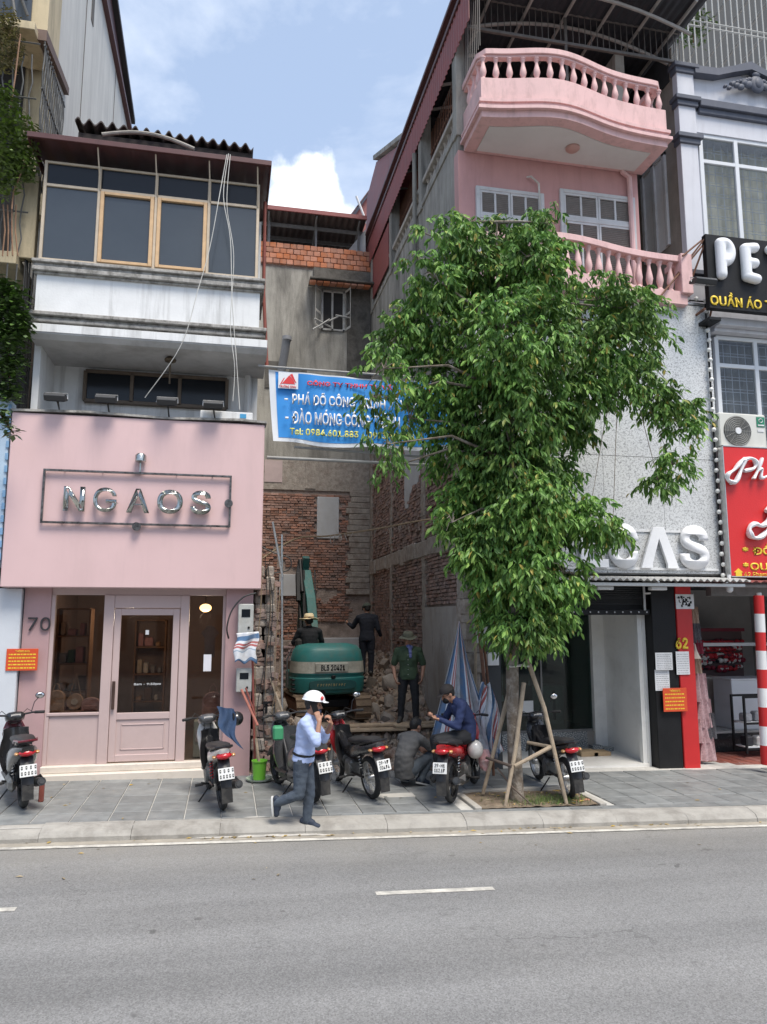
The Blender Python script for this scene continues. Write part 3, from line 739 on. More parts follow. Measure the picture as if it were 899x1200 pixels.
def bag(x, y, z, w_, h_, mat, label, handle=True, backpack=False):
    t = thing('backpack' if backpack else 'handbag', label, 'bag', (x, y, z), 'bags on show in the pink shop window')
    b = MB(); pf = []
    for i in range(9):
        a = math.pi * i / 8; pf.append((x + w_ / 2 * math.cos(a), z + h_ * .62 + h_ * .38 * math.sin(a)))
    pf += [(x - w_ / 2, z), (x + w_ / 2, z)]
    b.prism(pf, y - .06, y + .06, 'y'); b.build('bag_body', mat, t, bevel=.008)
    b = MB(); b.cbox(x - w_ * .36, x + w_ * .36, y - .085, y - .06, z + .02, z + h_ * .42, .008); b.build('front_pocket', mat, t)
    if handle:
        b = MB(); b.tube([(x - w_ * .2, y, z + h_ * .95), (x - w_ * .12, y, z + h_ * 1.2), (x, y, z + h_ * 1.3), (x + w_ * .12, y, z + h_ * 1.2), (x + w_ * .2, y, z + h_ * .95)], .008, 6); b.build('handle', mat, t)
tanm = pm('tan leather', (.45, .3, .2), .6, .2, 20); pinkl = pm('rose leather', (.5, .3, .27), .6, .2, 20)
bag(at(66, 830, 12.6).x, 12.55, .99 + .12, .26, .34, tanm, 'tan rounded backpack at the left end of the shop window ledge', backpack=True)
bag(at(107, 830, 12.6).x, 12.55, 1.13, .26, .2, pinkl, 'small rose handbag at the right end of the left window ledge', False)
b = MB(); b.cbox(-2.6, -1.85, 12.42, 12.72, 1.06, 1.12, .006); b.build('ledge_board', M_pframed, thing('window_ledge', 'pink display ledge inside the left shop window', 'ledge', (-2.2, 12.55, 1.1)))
t = thing('round_handbag', 'round straw handbag hanging in the left shop window', 'bag', (at(88, 822, 12.6).x, 12.6, 1.5))
b = MB(); c = at(88, 822, 12.6); b.tube([c + Vector((0, -.04, 0)), c + Vector((0, .04, 0))], .12, 20); b.build('bag_body', tanm, t, smooth=True)
b = MB(); b.tube([c + Vector((-.08, 0, .1)), c + Vector((0, 0, .42)), c + Vector((.08, 0, .1))], .007, 6); b.build('strap', tanm, t)
b = MB(); b.tube([c + Vector((.0, -.045, 0)), c + Vector((.0, -.055, 0))], .05, 14); b.build('badge', GOODS[1], t)
c = at(249, 840, 12.7)
bag(c.x, 12.65, .95, .34, .42, pinkl, 'rose leather backpack behind the right shop window', backpack=True)
b = MB(); b.cbox(-.45, -.02, 12.5, 12.85, .38, .93, .01); tbx = thing('glass_counter', 'pale display box behind the right shop window', 'display stand', (-.25, 12.7, .38)); b.build('box', pm('mint card', (.5, .56, .5), .6, .1), tbx)
b = MB(); b.cbox(-.42, -.2, 12.47, 12.497, .62, .8, .004); b.build('photo_card', GOODS[6], tbx)
# small dressing lamp that shows through the right window
lt = thing('ceiling_lamp', 'lit warm ceiling lamp behind the right shop window', 'lamp', (-.35, 13.4, 2.75))
b = MB(); b.ball((-.35, 13.4, 2.72), (.1, .1, .07)); b.build('bulb', emis('warm bulb', (1, .62, .25), 6), lt)
for lx_, ly_ in ((-.35, 13.4), (-1.6, 13.8)):  # first point is the lit lamp, second an added fill without a fixture
    pl0 = bpy.data.lights.new('shop_lamp_and_fill', 'POINT'); pl0.energy = 15; pl0.color = (1, .82, .62); pl0.shadow_soft_size = .12; po0 = bpy.data.objects.new('shop_lamp_and_fill', pl0); C.objects.link(po0); po0.location = (lx_, ly_, 2.55)
b = MB(); b.cyl((-.35, 13.4, 2.78), (-.35, 13.4, 3.02), .01, n=6); b.build('cord', M_cable, lt)
# figure-like tops hanging
t = thing('hanging_shirt', 'pale shirt hanging inside the right shop window', 'shirt', (-.25, 13.0, 2.2))
b = MB(); b.prism([(-.4, 2.3), (-.3, 2.42), (-.2, 2.42), (-.1, 2.3), (-.16, 2.22), (-.17, 1.9), (-.33, 1.9), (-.34, 2.22)], 12.98, 13.02, 'y'); b.build('garment', GOODS[5], t, bevel=.01)
# paper notice on the right window
t = at(243, 777, 12.28); b = MB(); b.box(t.x - .06, t.x + .06, SY + .03, SY + .036, t.z - .13, t.z + .13); tag(b.build('paper_notice', pm('paper', (.7, .7, .74), .8, .05)), 'white sheet of paper taped inside the right shop window', 'notice')

# ---- NGAOS lettering and its frame
M_mir = pm('polished steel', (.46, .47, .44), .1, .25, 9, .35, 22, metal=1)
M_mird = pm('tarnished steel', (.2, .19, .18), .3, .5, 14, .1, 40, metal=.9, grime=(.06, .05, .045), gamt=.8, gs=12)
PY = YF - .02
sg = thing('shop_sign', 'mirror steel sign reading NGAOS in a thin rectangular frame on the pink panel', 'sign', (at(160, 590, PY).x, PY, at(160, 590, PY).z))
tl, br_ = at(52, 551, PY), at(270, 620, PY)
zA, zB = at(160, 616, PY).z, at(160, 554, PY).z
b = MB(); fw = .032; FY = PY - .07
for q in ((tl.x, br_.x, zB - fw, zB), (tl.x, br_.x, zA, zA + fw), (tl.x, tl.x + fw, zA + fw, zB - fw), (br_.x - fw, br_.x, zA + fw, zB - fw)): b.cbox(q[0], q[1], FY, FY + .04, q[2], q[3], .004)
b.build('sign_frame', M_mird, sg)
b = MB()
for i in range(5):
    x = tl.x + .3 + i * (br_.x - tl.x - .6) / 4
    b.cyl((x, FY + .04, zA + .015), (x, PY, zA + .015), .008, n=6); b.cyl((x, FY + .04, zB - .015), (x, PY, zB - .015), .008, n=6)
b.build('stand_off', M_chrome, sg)
for ch, a0, a1 in (('N', 74, 99), ('G', 109, 138), ('A', 148, 175), ('O', 184, 214), ('S', 223, 247)):
    l = at(a0, 600, PY - .08).x; r = at(a1, 600, PY - .08).x; zc = at(160, 603 - (0 if ch == 'N' else 0), PY - .08).z
    text('letter', ch, M_mir, sg, (l, PY - .07, at(160, 602, PY).z - (0.0)), .3, .05, .007 if ch == 'G' else .02, width=r - l, height=.375, res=8)
c = at(165, 537, PY - .08); b = MB(); b.lathe(c, [(.02, -.08), (.085, -.05), (.085, .04), (.06, .07)], 16); b.cyl(c - Vector((0, 0, .08)), Vector((c.x, c.y, zB)), .012, n=6); b.build('spot_head', M_mir, sg, smooth=True)
for q in ((160, 617), (268, 590)):
    c = at(*q, PY - .075); b = MB(); b.tube([c + Vector((0, -.02, 0)), c + Vector((0, .03, 0))], .065, 20); b.build('disc', M_mird, sg, smooth=True)

# ---- floodlights over the sign
M_flood = pm('floodlight casing', (.035, .037, .04), .45, .15)
def floodlight(x, y, z, label, w_=.3, group=None):
    t = thing('floodlight', label, 'floodlight', (x, y, z), group)
    b = MB(); b.prism([(y - .1, z - .07), (y - .16, z + .0), (y - .12, z + .05), (y + .08, z + .05), (y + .1, z + .0)], x - w_ / 2, x + w_ / 2, 'x'); b.build('casing', M_flood, t, bevel=.006)
    b = MB(); b.add([(x - w_ / 2 + .02, y - .098, z - .075), (x + w_ / 2 - .02, y - .098, z - .075), (x + w_ / 2 - .02, y + .09, z - .008), (x - w_ / 2 + .02, y + .09, z - .008)], [(0, 1, 2, 3)])
    b.build('lens', pm('flood lens', (.3, .31, .32), .2, .1), t)
    b = MB(); b.tube([(x - w_ / 2 - .01, y, z), (x - w_ / 2 - .01, y + .02, z + .09), (x + w_ / 2 + .01, y + .02, z + .09), (x + w_ / 2 + .01, y, z)], .009, 6)
    b.build('bracket', M_alu, t)
    return t
names = ['leftmost floodlight on the top edge of the pink sign panel', 'second floodlight from the left on the pink sign panel', 'third floodlight from the left on the pink sign panel', 'rightmost floodlight on the top edge of the pink sign panel']
for (px, py), nm in zip(((66, 467), (125, 469), (196, 472), (250, 476)), names):
    c = at(px, py, 11.85); t = floodlight(c.x, 11.85, c.z, nm, group='floodlights over the pink sign')
    b = MB(); b.cyl((c.x, 11.87, c.z + .08), (c.x + .02, 12.05, 5.7), .012, n=6); b.cyl((c.x, 11.86, c.z + .0), (c.x + .03, 12.0, 5.71), .01, n=6); b.build('stem', M_cable, t)
c = at(272, 487, 11.95); b = MB(); b.cbox(c.x - .5, c.x + .33, 11.98, 12.2, 5.72, 5.85, .008); jb = tag(b.build('junction_trunking', M_lwall), 'white cable trunking at the right end above the pink panel', 'trunking')
b = MB(); c = at(285, 487, 11.96); b.box(c.x - .05, c.x + .05, 11.972, 11.978, 5.75, 5.82); b.build('blue_label', pm('blue sticker', (.05, .3, .55), .5, .05), jb)

# loose white cables hanging off the roof
def hang(label, pts, r=.012, mat=None, sag=True):
    b = MB(); P = [Vector(p) for p in pts]; out_ = []
    for i in range(len(P) - 1):
        for k in range(6):
            t = k / 6; p0 = P[max(i - 1, 0)]; p1 = P[i]; p2 = P[i + 1]; p3 = P[min(i + 2, len(P) - 1)]
            out_.append(.5 * ((2 * p1) + (-p0 + p2) * t + (2 * p0 - 5 * p1 + 4 * p2 - p3) * t * t + (-p0 + 3 * p1 - 3 * p2 + p3) * t ** 3))
    out_.append(P[-1]); b.tube(out_, r, 6)
    return tag(b.build('cable', mat or M_wcable, smooth=True), label, 'cable')
qq = lambda px, py, Y=11.6: at(px, py, Y)
hang('thin pale cable looping down from the eave past the right loggia pane to the panel', [qq(268, 180), qq(262, 230), qq(270, 280), qq(272, 350), qq(277, 420), qq(281, 480)], .007)
hang('thin pale cable swinging left from the eave across the white loggia base', [qq(266, 181), qq(258, 225), qq(246, 290), qq(232, 340), qq(212, 405), qq(170, 466, 11.9)], .007)
hang('thin pale cable hanging beside the right loggia pane over the soffit', [qq(270, 181), qq(266, 240), qq(274, 300), qq(270, 380), qq(275, 430), qq(273, 470)], .006)

# ---- services on the right pier: meter boxes, tarp scrap, brooms, bucket
M_meter = pm('meter casing', (.42, .43, .41), .5, .12, 6, grime=(.25, .2, .15), gamt=.4, gs=5)
def meter(cx, cz, w_, h_, label, y=12.12):
    t = thing('meter_box', label, 'meter box', (cx, y, cz))
    b = MB(); b.cbox(cx - w_ / 2, cx + w_ / 2, y - .1, y + .06, cz - h_ / 2, cz + h_ / 2, .012); b.build('casing', M_meter, t)
    b = MB(); b.cbox(cx - w_ * .28, cx + w_ * .28, y - .106, y - .1, cz + h_ * .05, cz + h_ * .32, .002); b.build('window', M_tintd, t)
    b = MB(); b.cyl((cx + w_ * .2, y - .112, cz - h_ * .3), (cx + w_ * .2, y - .1, cz - h_ * .3), .018); b.build('seal', M_black, t)
    return t
c = at(288, 725, 12.1); meter(c.x, c.z, .24, .46, 'grey electric meter box high on the pink pier')
c = at(286, 793, 12.1); meter(c.x, c.z - .05, .24, .36, 'grey meter box low on the pink pier below the striped tarp scrap')
hang('black service cable drooping from the pink panel to the meter box', [qq(300, 695, 12), qq(285, 700, 12), qq(272, 715, 12), qq(266, 735, 12), qq(268, 748, 12.1)], .014, M_cable)
# ================================================================== THE CLEARED LOT
M_brick = pm('old brick', (.31, .2, .165), .92, .22, 3, .5, 60, grime=(.25, .205, .18), gamt=.8, gs=2.2, rnd=.26, glo=.42, ghi=.68)
M_brickb = pm('old brick rear', (.33, .18, .135), .92, .22, 3, .5, 60, grime=(.2, .165, .14), gamt=.45, gs=1.1, rnd=.3, glo=.46, ghi=.68)
M_mort = pm('rough mortar', (.33, .27, .235), .97, .28, 5, .8, 30, grime=(.13, .1, .085), gamt=.6, gs=2)
M_plast = pm('weathered cement render', (.34, .325, .29), .95, .16, 1.8, .4, 30, grime=(.075, .07, .062), gamt=.75, streak=.85, gs=.75, glo=.45, ghi=.68)
M_plast2 = pm('dark wet render', (.15, .14, .125), .95, .2, 3, .4, 30, grime=(.05, .046, .04), gamt=.8, gs=3, glo=.4, ghi=.62)
M_pale = pm('pale limewashed patch', (.47, .48, .49), .9, .06, 3, .15, grime=(.36, .33, .3), gamt=.5, gs=2)
M_ccol = pm('scarred concrete post', (.34, .3, .26), .95, .3, 9, .6, 35, grime=(.17, .12, .1), gamt=.7, gs=5)
M_obrick = pm('orange hollow brick', (.46, .17, .085), .9, .15, 6, .3, 50, grime=(.4, .34, .3), gamt=.4, gs=2, rnd=.2)
M_redm = pm('red corrugated steel', (.26, .075, .07), .55, .12, 3, .08, grime=(.15, .06, .055), gamt=.4, gs=2)
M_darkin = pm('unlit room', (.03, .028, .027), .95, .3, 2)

def bricks(plane, u0, u1, z0, z1, face, inward, skip=None, parent=None, mat=None, name='brick', bl=.225, bh=.072, limit=300, rough=.012):
    """courses of brick standing proud of the mortar. plane 'y': face y=face looking to -y ; 'x': face x=face looking to -x"""
    items = []; nz = int((z1 - z0) / bh)
    for i in range(nz):
        z = z0 + (i + .5) * bh; sh = (i % 2) * bl / 2; hd = (i % 5 == 4)
        l = bl / 2 if hd else bl
        n = int((u1 - u0) / l)
        for k in range(n + 1):
            u = u0 + k * l + sh * (0.5 if hd else 1) + random.uniform(-.008, .008)
            if u + l / 2 > u1 or u - l / 2 < u0 - .02: continue
            if skip and skip(u, z): continue
            if random.random() < .018: continue
            d = random.uniform(-rough, rough * 1.4); sz = (l - .016, .06, bh - .017) if plane == 'y' else (.06, l - .016, bh - .017)
            tl = random.gauss(0, .012)
            if plane == 'y': items.append(((u, face + .018 - d, z + random.uniform(-.004, .004)), sz, (0, tl, random.gauss(0, .03))))
            else: items.append(((face + .018 - d, u, z + random.uniform(-.004, .004)), sz, (tl, 0, random.gauss(0, .03))))
    pieces(name, mat or M_brick, parent, items, limit)

# ---------------- rear house
RY = 21.0
rh = thing('rear_house', 'rear building closing the lot, bare brick below, stained grey render with shuttered window above', 'building', (2.4, RY, .5))
b = MB(); b.box(.3, 3.99, RY + .03, RY + 6, -.2, 6.15); b.build('brick_backing', M_mort, rh)
b = MB(); b.box(.3, 3.99, RY, RY + 6, 7.0, 12.8); b.build('wall', M_plast, rh)
b = MB(); b.box(.3, 3.99, RY - .015, RY + 6, 6.15, 7.0); b.build('floor_band', M_ccol, rh)
b = MB(); b.box(.95, 1.45, RY - .03, RY - .016, 6.35, 6.98); b.build('paint_remnant', pm('old pink wash', (.48, .38, .37), .9, .1, 4), rh)
b = MB(); b.box(2.1, 2.4, RY - .04, RY - .016, 6.2, 6.98); b.build('stub', M_ccol, rh)
ps = lambda u, z: (2.42 < u < 3.12 and 4.75 < z < 6.0) or (u > 3.45 and z > 3.2) or z > 6.05 or (z < 3.2 and u > 2.0 and 2.45 > z > 1.6) or (noise.noise(Vector((u * 1.7, z * 1.7, 5))) > .42)
bricks('y', .35, 3.5, .5, 6.14, RY, 1, ps, rh, M_brickb)
b = MB(); b.cbox(2.45, 3.08, RY - .04, RY + .03, 4.78, 5.97, .01); b.build('filled_window', M_pale, rh)
b = MB(); b.cbox(1.42, 2.0, RY - .05, RY + .03, 3.15, 3.75, .01); b.build('filled_window', M_pale, rh)
b = MB()
for i in range(18): # toothed concrete strip in the corner
    z = 3.2 + i * .165; b.cbox(3.42 - random.uniform(0, .14), 3.98, RY - .07, RY + .02, z, z + .155, .012)
b.build('corner_toothing', M_ccol, rh)
b = MB(); b.cbox(2.0, 3.98, RY - .1, RY + .02, 1.7, 2.0, .02); b.cbox(2.3, 3.7, RY - .25, RY + .02, 1.25, 1.55, .03); b.build('broken_ledge', M_pale, rh)
M_pinkrem = pm('pink washed brick', (.36, .25, .24), .9, .18, 6, .4, rnd=.15)
bricks('y', 1.35, 2.3, .6, 2.0, RY - 3.0, 1, None, rh, M_pinkrem, limit=90)
b = MB(); b.box(1.33, 2.32, RY - 2.98, RY - 2.7, .3, 2.02); b.build('low_wall_backing', M_mort, rh)
# parapet of hollow bricks
items = []
for i in range(4):
    for k in range(18):
        x = .55 + k * .2 + (i % 2) * .1
        if x > 3.95: continue
        items.append(((x, RY - .02, 12.88 + i * .165 + .08), (.185, .1, .145), (0, random.gauss(0, .008), random.gauss(0, .015))))
pieces('brick', M_obrick, rh, items)
b = MB(); b.box(.3, 3.99, RY + .02, RY + .3, 12.8, 13.5); b.build('parapet', M_mort, rh)
b = MB(); b.cbox(2.25, 3.98, RY - .14, RY, 12.3, 12.84, .01); b.build('lintel_beam', M_plast2, rh)
items = [((2.2 + k * .2, RY - .3, 12.27), (.18, .5, .05), (R(12), 0, random.gauss(0, .01))) for k in range(9)]
b = MB(); b.cbox(2.1, 4.0, RY - .6, RY - .02, 12.28, 12.33, .01); b.build('window_canopy', M_plast2, rh)
pieces('tile', M_obrick, rh, items)
M_wood_w = pm('peeling white wood', (.42, .42, .4), .8, .15, 6, .15, grime=(.14, .12, .1), gamt=.6, gs=4)
wn = MB(); a0, a1, c0, c1 = 2.5, 3.2, 10.95, 12.2
for q in ((a0, a0 + .06, c0, c1), (a1 - .06, a1, c0, c1), (a0, a1, c0, c0 + .06), (a0, a1, c1 - .06, c1), (a0 + .3, a0 + .36, c0, c1)): wn.cbox(q[0], q[1], RY - .05, RY + .04, q[2], q[3], .006)
wo = wn.build('window', M_wood_w, rh)
b = MB(); b.box(a0 + .05, a1 - .05, RY - .02, RY - .004, c0, c1); b.build('dark_opening', M_darkin, wo)
for x, dx in ((a0, -.22), (a1, .12)):
    b = MB(); i0 = 0
    for s_ in (0, .28):
        pass
    p0 = Vector((x, RY - .05, 0)); p1 = Vector((x + dx, RY - .38, 0))
    def leaf(t, z): p = p0.lerp(p1, t); return (p.x, p.y, z)
    for ta, tb, za, zb_ in ((0, .1, c0, c1), (.9, 1, c0, c1), (.1, .9, c0, c0 + .07), (.1, .9, c1 - .07, c1), (.1, .9, c0 + .45, c0 + .52)):
        b.grid(lambda u, v: leaf(ta + (tb - ta) * u, za + (zb_ - za) * v), 1, 1, thick=(.0, -.03, 0))
    b.build('shutter', M_wood_w, wo)
b = MB()
for p0, p1 in (((2.2, RY - .55, 10.75), (3.0, RY - .2, 11.35)), ((2.25, RY - .6, 11.05), (2.75, RY - .3, 10.95)), ((2.35, RY - .5, 10.85), (2.7, RY - .4, 11.15)), ((2.9, RY - .25, 11.35), (3.35, RY - .15, 11.35))): b.cyl(p0, p1, .025, n=6)
b.build('broken_slat', M_wood_w, wo)
b = MB(); b.box(3.35, 3.98, RY - .05, RY, 9.0, 12.3); b.build('render_strip', M_plast2, rh)
b = MB(); b.box(3.28, 3.35, RY - .06, RY, 8.5, 12.3); b.build('crack_strip', M_plast2, rh)
b = MB(); b.tube([(1.3, RY - .1, 9.2), (1.42, RY - .3, 10.0), (1.47, RY - .45, 10.45)], .12, 12); b.lathe((1.475, RY - .46, 10.44), [(.135, -.05), (.135, .06), (.1, .06)], 12); b.build('drain_pipe', pm('pvc pipe', (.24, .25, .27), .5, .1), rh, smooth=True)
b = MB(); b.box(.9, 1.35, RY - .03, RY, 9.1, 9.9); b.box(1.6, 2.1, RY - .04, RY, 9.0, 9.7); b.build('mortar_smear', M_plast2, rh)
# terrace roof of dark steel over the parapet
b = MB()
b.grid(lambda u, v: (.3 + 3.5 * u, RY - .35 + 4 * v, 14.42 - v * .12 + .03 * math.sin(u * 110)), 150, 1, thick=(0, 0, .012)); b.build('roof_sheet', pm('brown roof steel', (.07, .05, .045), .7, .2, 5), rh, smooth=True)
b = MB(); b.box(.3, 3.8, RY - .4, RY - .35, 14.38, 14.5); b.build('roof_edge', M_redm, rh)
b = MB()
for i in range(5): b.box(.3, 3.8, RY + .2 + i * .8, RY + .26 + i * .8, 14.2, 14.3)
for x in (.9, 2.3, 3.6): b.box(x, x + .06, RY + .1, RY + .16, 13.4, 14.4); b.cyl((x, RY - .3, 14.35), (x + .1, RY + 3, 13.9), .03, n=6)
b.build('roof_frame', M_grey, rh)
b = MB(); b.box(.3, 3.9, RY + 4, RY + 4.1, 12.8, 14.4); b.build('terrace_back', pm('dark boards', (.03, .03, .033), .9, .2), rh)
b = MB(); b.add([(3.2, RY + .3, 13.5), (3.85, RY + .1, 13.5), (3.85, RY + .1, 14.35)], [(0, 1, 2)]); b.build('side_panel', M_pale, rh)
# little red gable further back
fg = thing('far_gable_house', 'small red sheet gable showing above the lot behind the rear roof', 'house', (4.2, 24, 12))
b = MB(); b.add([(3.75, 24, 16.0), (4.5, 24, 17.3), (6.3, 24, 17.3), (6.3, 24, 14), (3.75, 24, 14)], [(0, 1, 2, 3, 4)]); b.add([(3.75, 27, 16.0), (4.5, 27, 17.3), (6.3, 27, 17.3), (6.3, 27, 14), (3.75, 27, 14)], [(0, 1, 2, 3, 4)]); b.build('gable_wall', M_redm, fg)
b = MB(); b.cbox(3.6, 3.75, 23.8, 27, 15.7, 16.1, .01); b.grid(lambda u, v: (3.6 + 1.0 * u, 23.8 + 3.2 * v, 15.95 + 1.55 * u), 6, 1, thick=(0, 0, .06)); b.build('roof', M_reroof, fg)
b = MB(); b.cyl((4.0, 23.75, 17.0), (4.5, 23.75, 15.7), .04, n=6); b.build('strut', M_white, fg)

# ---------------- pink balcony house: the long side wall facing the lot
ph = thing('pink_balcony_house', 'tall pink house with curved balustrade balconies, barred terrace and a long bare brick side wall', 'house', (6.3, 12.3, 0))
WX = 4.0
b = MB(); b.box(WX + .035, WX + .22, 12.34, 21.5, -.2, 6.9); b.build('side_backing', M_mort, ph)
b = MB()
b.box(WX, WX + .22, 12.32, 21.5, 6.9, 11.55); b.build('side_wall', M_plast, ph)
cols = [(20.75, .35), (18.1, .22), (15.0, .28), (12.5, .34)]
def rag(u, seed): return noise.noise(Vector((u * 2.1, seed, 0))) * .35 + noise.noise(Vector((u * 7, seed, 0))) * .12
def pskip(u, z):
    if any(abs(u - c) < w_ / 2 + .02 for c, w_ in cols): return True
    if 3.78 < z < 4.15 + .0 * u: return True
    if 18.35 < u < 20.4 and z < 3.75: return True      # bricked up recess
    if 12.35 < u < 15.1 and z < 2.78: return True
    if z > 6.1 + .3 * noise.noise(Vector((u, 0, 0))) and 12.4 < u < 14.7 and z > 5.3 + (14.8 - u) * .05: return True
    if 15.25 < u < 16.7 and z > 5.1 + rag(u, 1) + (16.7 - u) * .35: return True
    if 12.3 < u < 14.85 and z > 5.6 + rag(u, 4) - (u - 12.3) * .0: return True
    return False
bricks('x', 12.4, 20.9, .35, 6.95, WX, 1, pskip, ph, M_brick, rough=.022)
bricks('x', 18.3, 20.5, .5, 3.75, WX + .02, 1, None, ph, M_brick, name='infill_brick', limit=60)
b = MB()
for c, w_ in cols:
    z = .3
    while z < 6.9:
        h = random.uniform(.25, .6); jx = random.uniform(-.015, .02)
        b.cbox(WX - .035 + jx, WX + .1, c - w_ / 2 + random.uniform(-.03, .03), c + w_ / 2 + random.uniform(-.03, .03), z, z + h + .01, .015); z += h
b.build('concrete_post', M_ccol, ph)
b = MB(); y = 12.4
while y < 20.9:
    l = random.uniform(.3, .7); b.cbox(WX - .06 + random.uniform(-.02, .02), WX + .1, y, y + l + .01, 3.78 + random.uniform(-.04, .03), 4.14 + random.uniform(-.03, .03), .02); y += l
b.build('ring_beam', M_ccol, ph)
def ragged(y0, y1, z0, z1, name, mat, x=WX - .005, lo=None, n=26):
    b = MB(); T = []; B = []
    for i in range(n + 1):
        yy = y0 + (y1 - y0) * i / n; T.append((x, yy, z1)); B.append((x, yy, z0 + (lo(yy) if lo else 0)))
    for i in range(n):
        b.add([B[i], B[i + 1], T[i + 1], T[i], (x + .04, *B[i][1:]), (x + .04, *B[i + 1][1:])], [(0, 1, 2, 3), (0, 4, 5, 1)])
    return b.build(name, mat, ph)
ragged(15.25, 16.75, 5.1, 6.95, 'limewash_patch', M_pale, lo=lambda u: rag(u, 1) + (16.7 - u) * .35)
ragged(12.66, 14.86, 5.62, 6.95, 'limewash_patch', M_pale, lo=lambda u: rag(u, 4))
ragged(12.68, 15.08, .5, 2.76, 'render_panel', pm('dirty grey render', (.36, .33, .30), .9, .1, 3, .2, grime=(.2, .15, .11), gamt=.5, streak=.7, gs=1.2), x=WX - .03, lo=lambda u: .05 * rag(u, 3))
b = MB()
for u, z0, z1 in ((13.3, 1.95, 2.2), (13.5, 1.9, 2.25), (13.7, 1.95, 2.2), (13.2, 1.3, 2.1), (14.3, 1.8, 2.3)): b.box(WX - .036, WX - .03, u, u + .018, z0, z1)
b.build('chisel_mark', M_ccol, ph)
# ragged front end of the party wall
b = MB(); z = 0
while z < 7:
    h = random.uniform(.12, .35); q1 = random.uniform(-.06, .05); b.cbox(WX - .05 + q1, WX + .24 + random.uniform(-.04, .1), 12.2 + random.uniform(-.05, .06), 12.42, z, z + h + .01, .02); z += h
b.build('broken_edge', M_ccol, ph)
# terrace level: sill, balusters, posts, red fascia, roof line
b = MB(); b.cbox(WX - .03, WX + .25, 12.32, 21.4, 11.55, 11.68, .01); b.build('terrace_sill', M_plast, ph)
M_balg = pm('grey baluster', (.4, .37, .33), .9, .15, 6, .2, grime=(.18, .16, .14), gamt=.6, gs=4)
bal = None
def baluster(h, r, mat, parent, name='baluster'):
    b = MB(); pr = [(.85, 0), (.85, .08), (.5, .13), (.78, .25), (1.0, .36), (.85, .5), (.5, .72), (.45, .84), (.7, .88), (.7, .93), (.9, .95), (.9, 1)]
    b.lathe((0, 0, 0), [(a * r, z * h) for a, z in pr], 10); o = b.build(name, mat, parent, smooth=50, local=True); return o
for i in range(30):
    y = 12.65 + i * .26
    if any(abs(y - c) < .22 for c in (15.0, 18.1, 20.75)): continue
    if bal is None: bal = baluster(.42, .07, M_balg, ph); o = bal
    else: o = inst(bal, (0, 0, 0), parent=ph)
    o.location = Vector((WX + .1, y, 11.68)) - wloc(ph)
b = MB(); b.cbox(WX - .01, WX + .23, 12.34, 21.4, 12.1, 12.2, .01); b.build('terrace_rail', M_balg, ph)
b = MB()
for y in (12.4, 15.0, 18.1, 20.75): b.cbox(WX - .04, WX + .2, y - .12, y + .12, 11.5, 14.0, .01)
b.build('terrace_post', M_plast, ph)
b = MB()
b.grid(lambda u, v: (WX - .06 + .012 * math.sin(u * 420), 11.4 + 10.1 * u, 13.15 + .75 * v), 420, 1, thick=(.01, 0, 0)); b.build('red_fascia', M_redm, ph, smooth=True)
b = MB(); b.cbox(WX - .1, WX + .05, 11.3, 21.6, 13.9, 14.0, .01); b.cbox(WX - .16, WX + .1, 11.28, 21.6, 14.12, 14.2, .01); b.build('roof_edge', M_reroof, ph)
b = MB(); b.cbox(WX - .06, WX + .1, 11.3, 21.6, 14.0, 14.12, .01); b.build('eave_board', M_plast, ph)
b = MB()
for i in range(75): y = 12.5 + i * .12; b.cyl((WX + .18, y, 12.1), (WX + .18, y, 13.3), .008, n=4)
for z in (12.45, 12.8): b.cyl((WX + .18, 12.4, z), (WX + .18, 21.4, z), .01, n=4)
stuff(b.build('side_grille', M_rust, ph))
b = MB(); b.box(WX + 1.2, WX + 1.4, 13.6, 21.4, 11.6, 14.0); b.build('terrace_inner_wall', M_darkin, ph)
# stair tower with red sheet at the back of the side
b = MB(); b.prism([(17.6, 13.9), (16.6, 14.25), (20.1, 15.95), (21.6, 15.7), (21.9, 13.9)], WX - .02, WX + 2.5, 'x'); b.build('stair_tower', M_redm, ph)
b = MB(); b.prism([(16.4, 14.22), (20.1, 16.0), (20.1, 16.14), (16.4, 14.34)], WX - .12, WX + 2.6, 'x'); b.build('tower_roof_edge', M_plast, ph)
b = MB(); b.box(WX - .02, WX + .0, 18.4, 21.5, 11.9, 13.1); b.build('lower_red_sheet', M_redm, ph)
b = MB(); b.cyl((WX - .07, 15.35, 7), (WX - .07, 15.35, 13.1), .05, n=8); b.build('rain_pipe', M_plast, ph, smooth=True)
b = MB(); b.box(WX - .006, WX + .05, 16.6, 16.9, 8.35, 8.75); b.build('small_vent', M_darkin, ph)

# ---------------- rubble ground
M_rub = pm('rubble soil', (.26, .205, .155), 1, .3, 5, .9, 35, grime=(.15, .115, .085), gamt=.6, gs=3)
M_chunk = pm('rubble chunk', (.27, .215, .165), .95, .2, 8, .5, 40, rnd=.4, grime=(.24, .13, .09), gamt=.65, gs=4, glo=.45, ghi=.62)
def rubz(x, y):
    t = max(0, min(1, (y - 12.25) / .95)); s_ = t * t * (3 - 2 * t)
    z = pz(x) - .02 + .52 * s_ + .07 * noise.noise(Vector((x * 2.2, y * 2.2, 0))) * s_ + .04 * noise.noise(Vector((x * 6, y * 6, 3)))
    t2 = max(0, min(1, (y - 14.6) / 2.2)); side = max(0, (x - 2.65) / 1.2); z += .62 * t2 * (.35 + side)
    z += .3 * max(0, min(1, (x - 3.1) / .7)) * max(0, min(1, (y - 13.9) / 1)) * (1 - .5 * t2)
    z += .25 * max(0, 1 - abs(x - .9) / .5) * s_
    return z
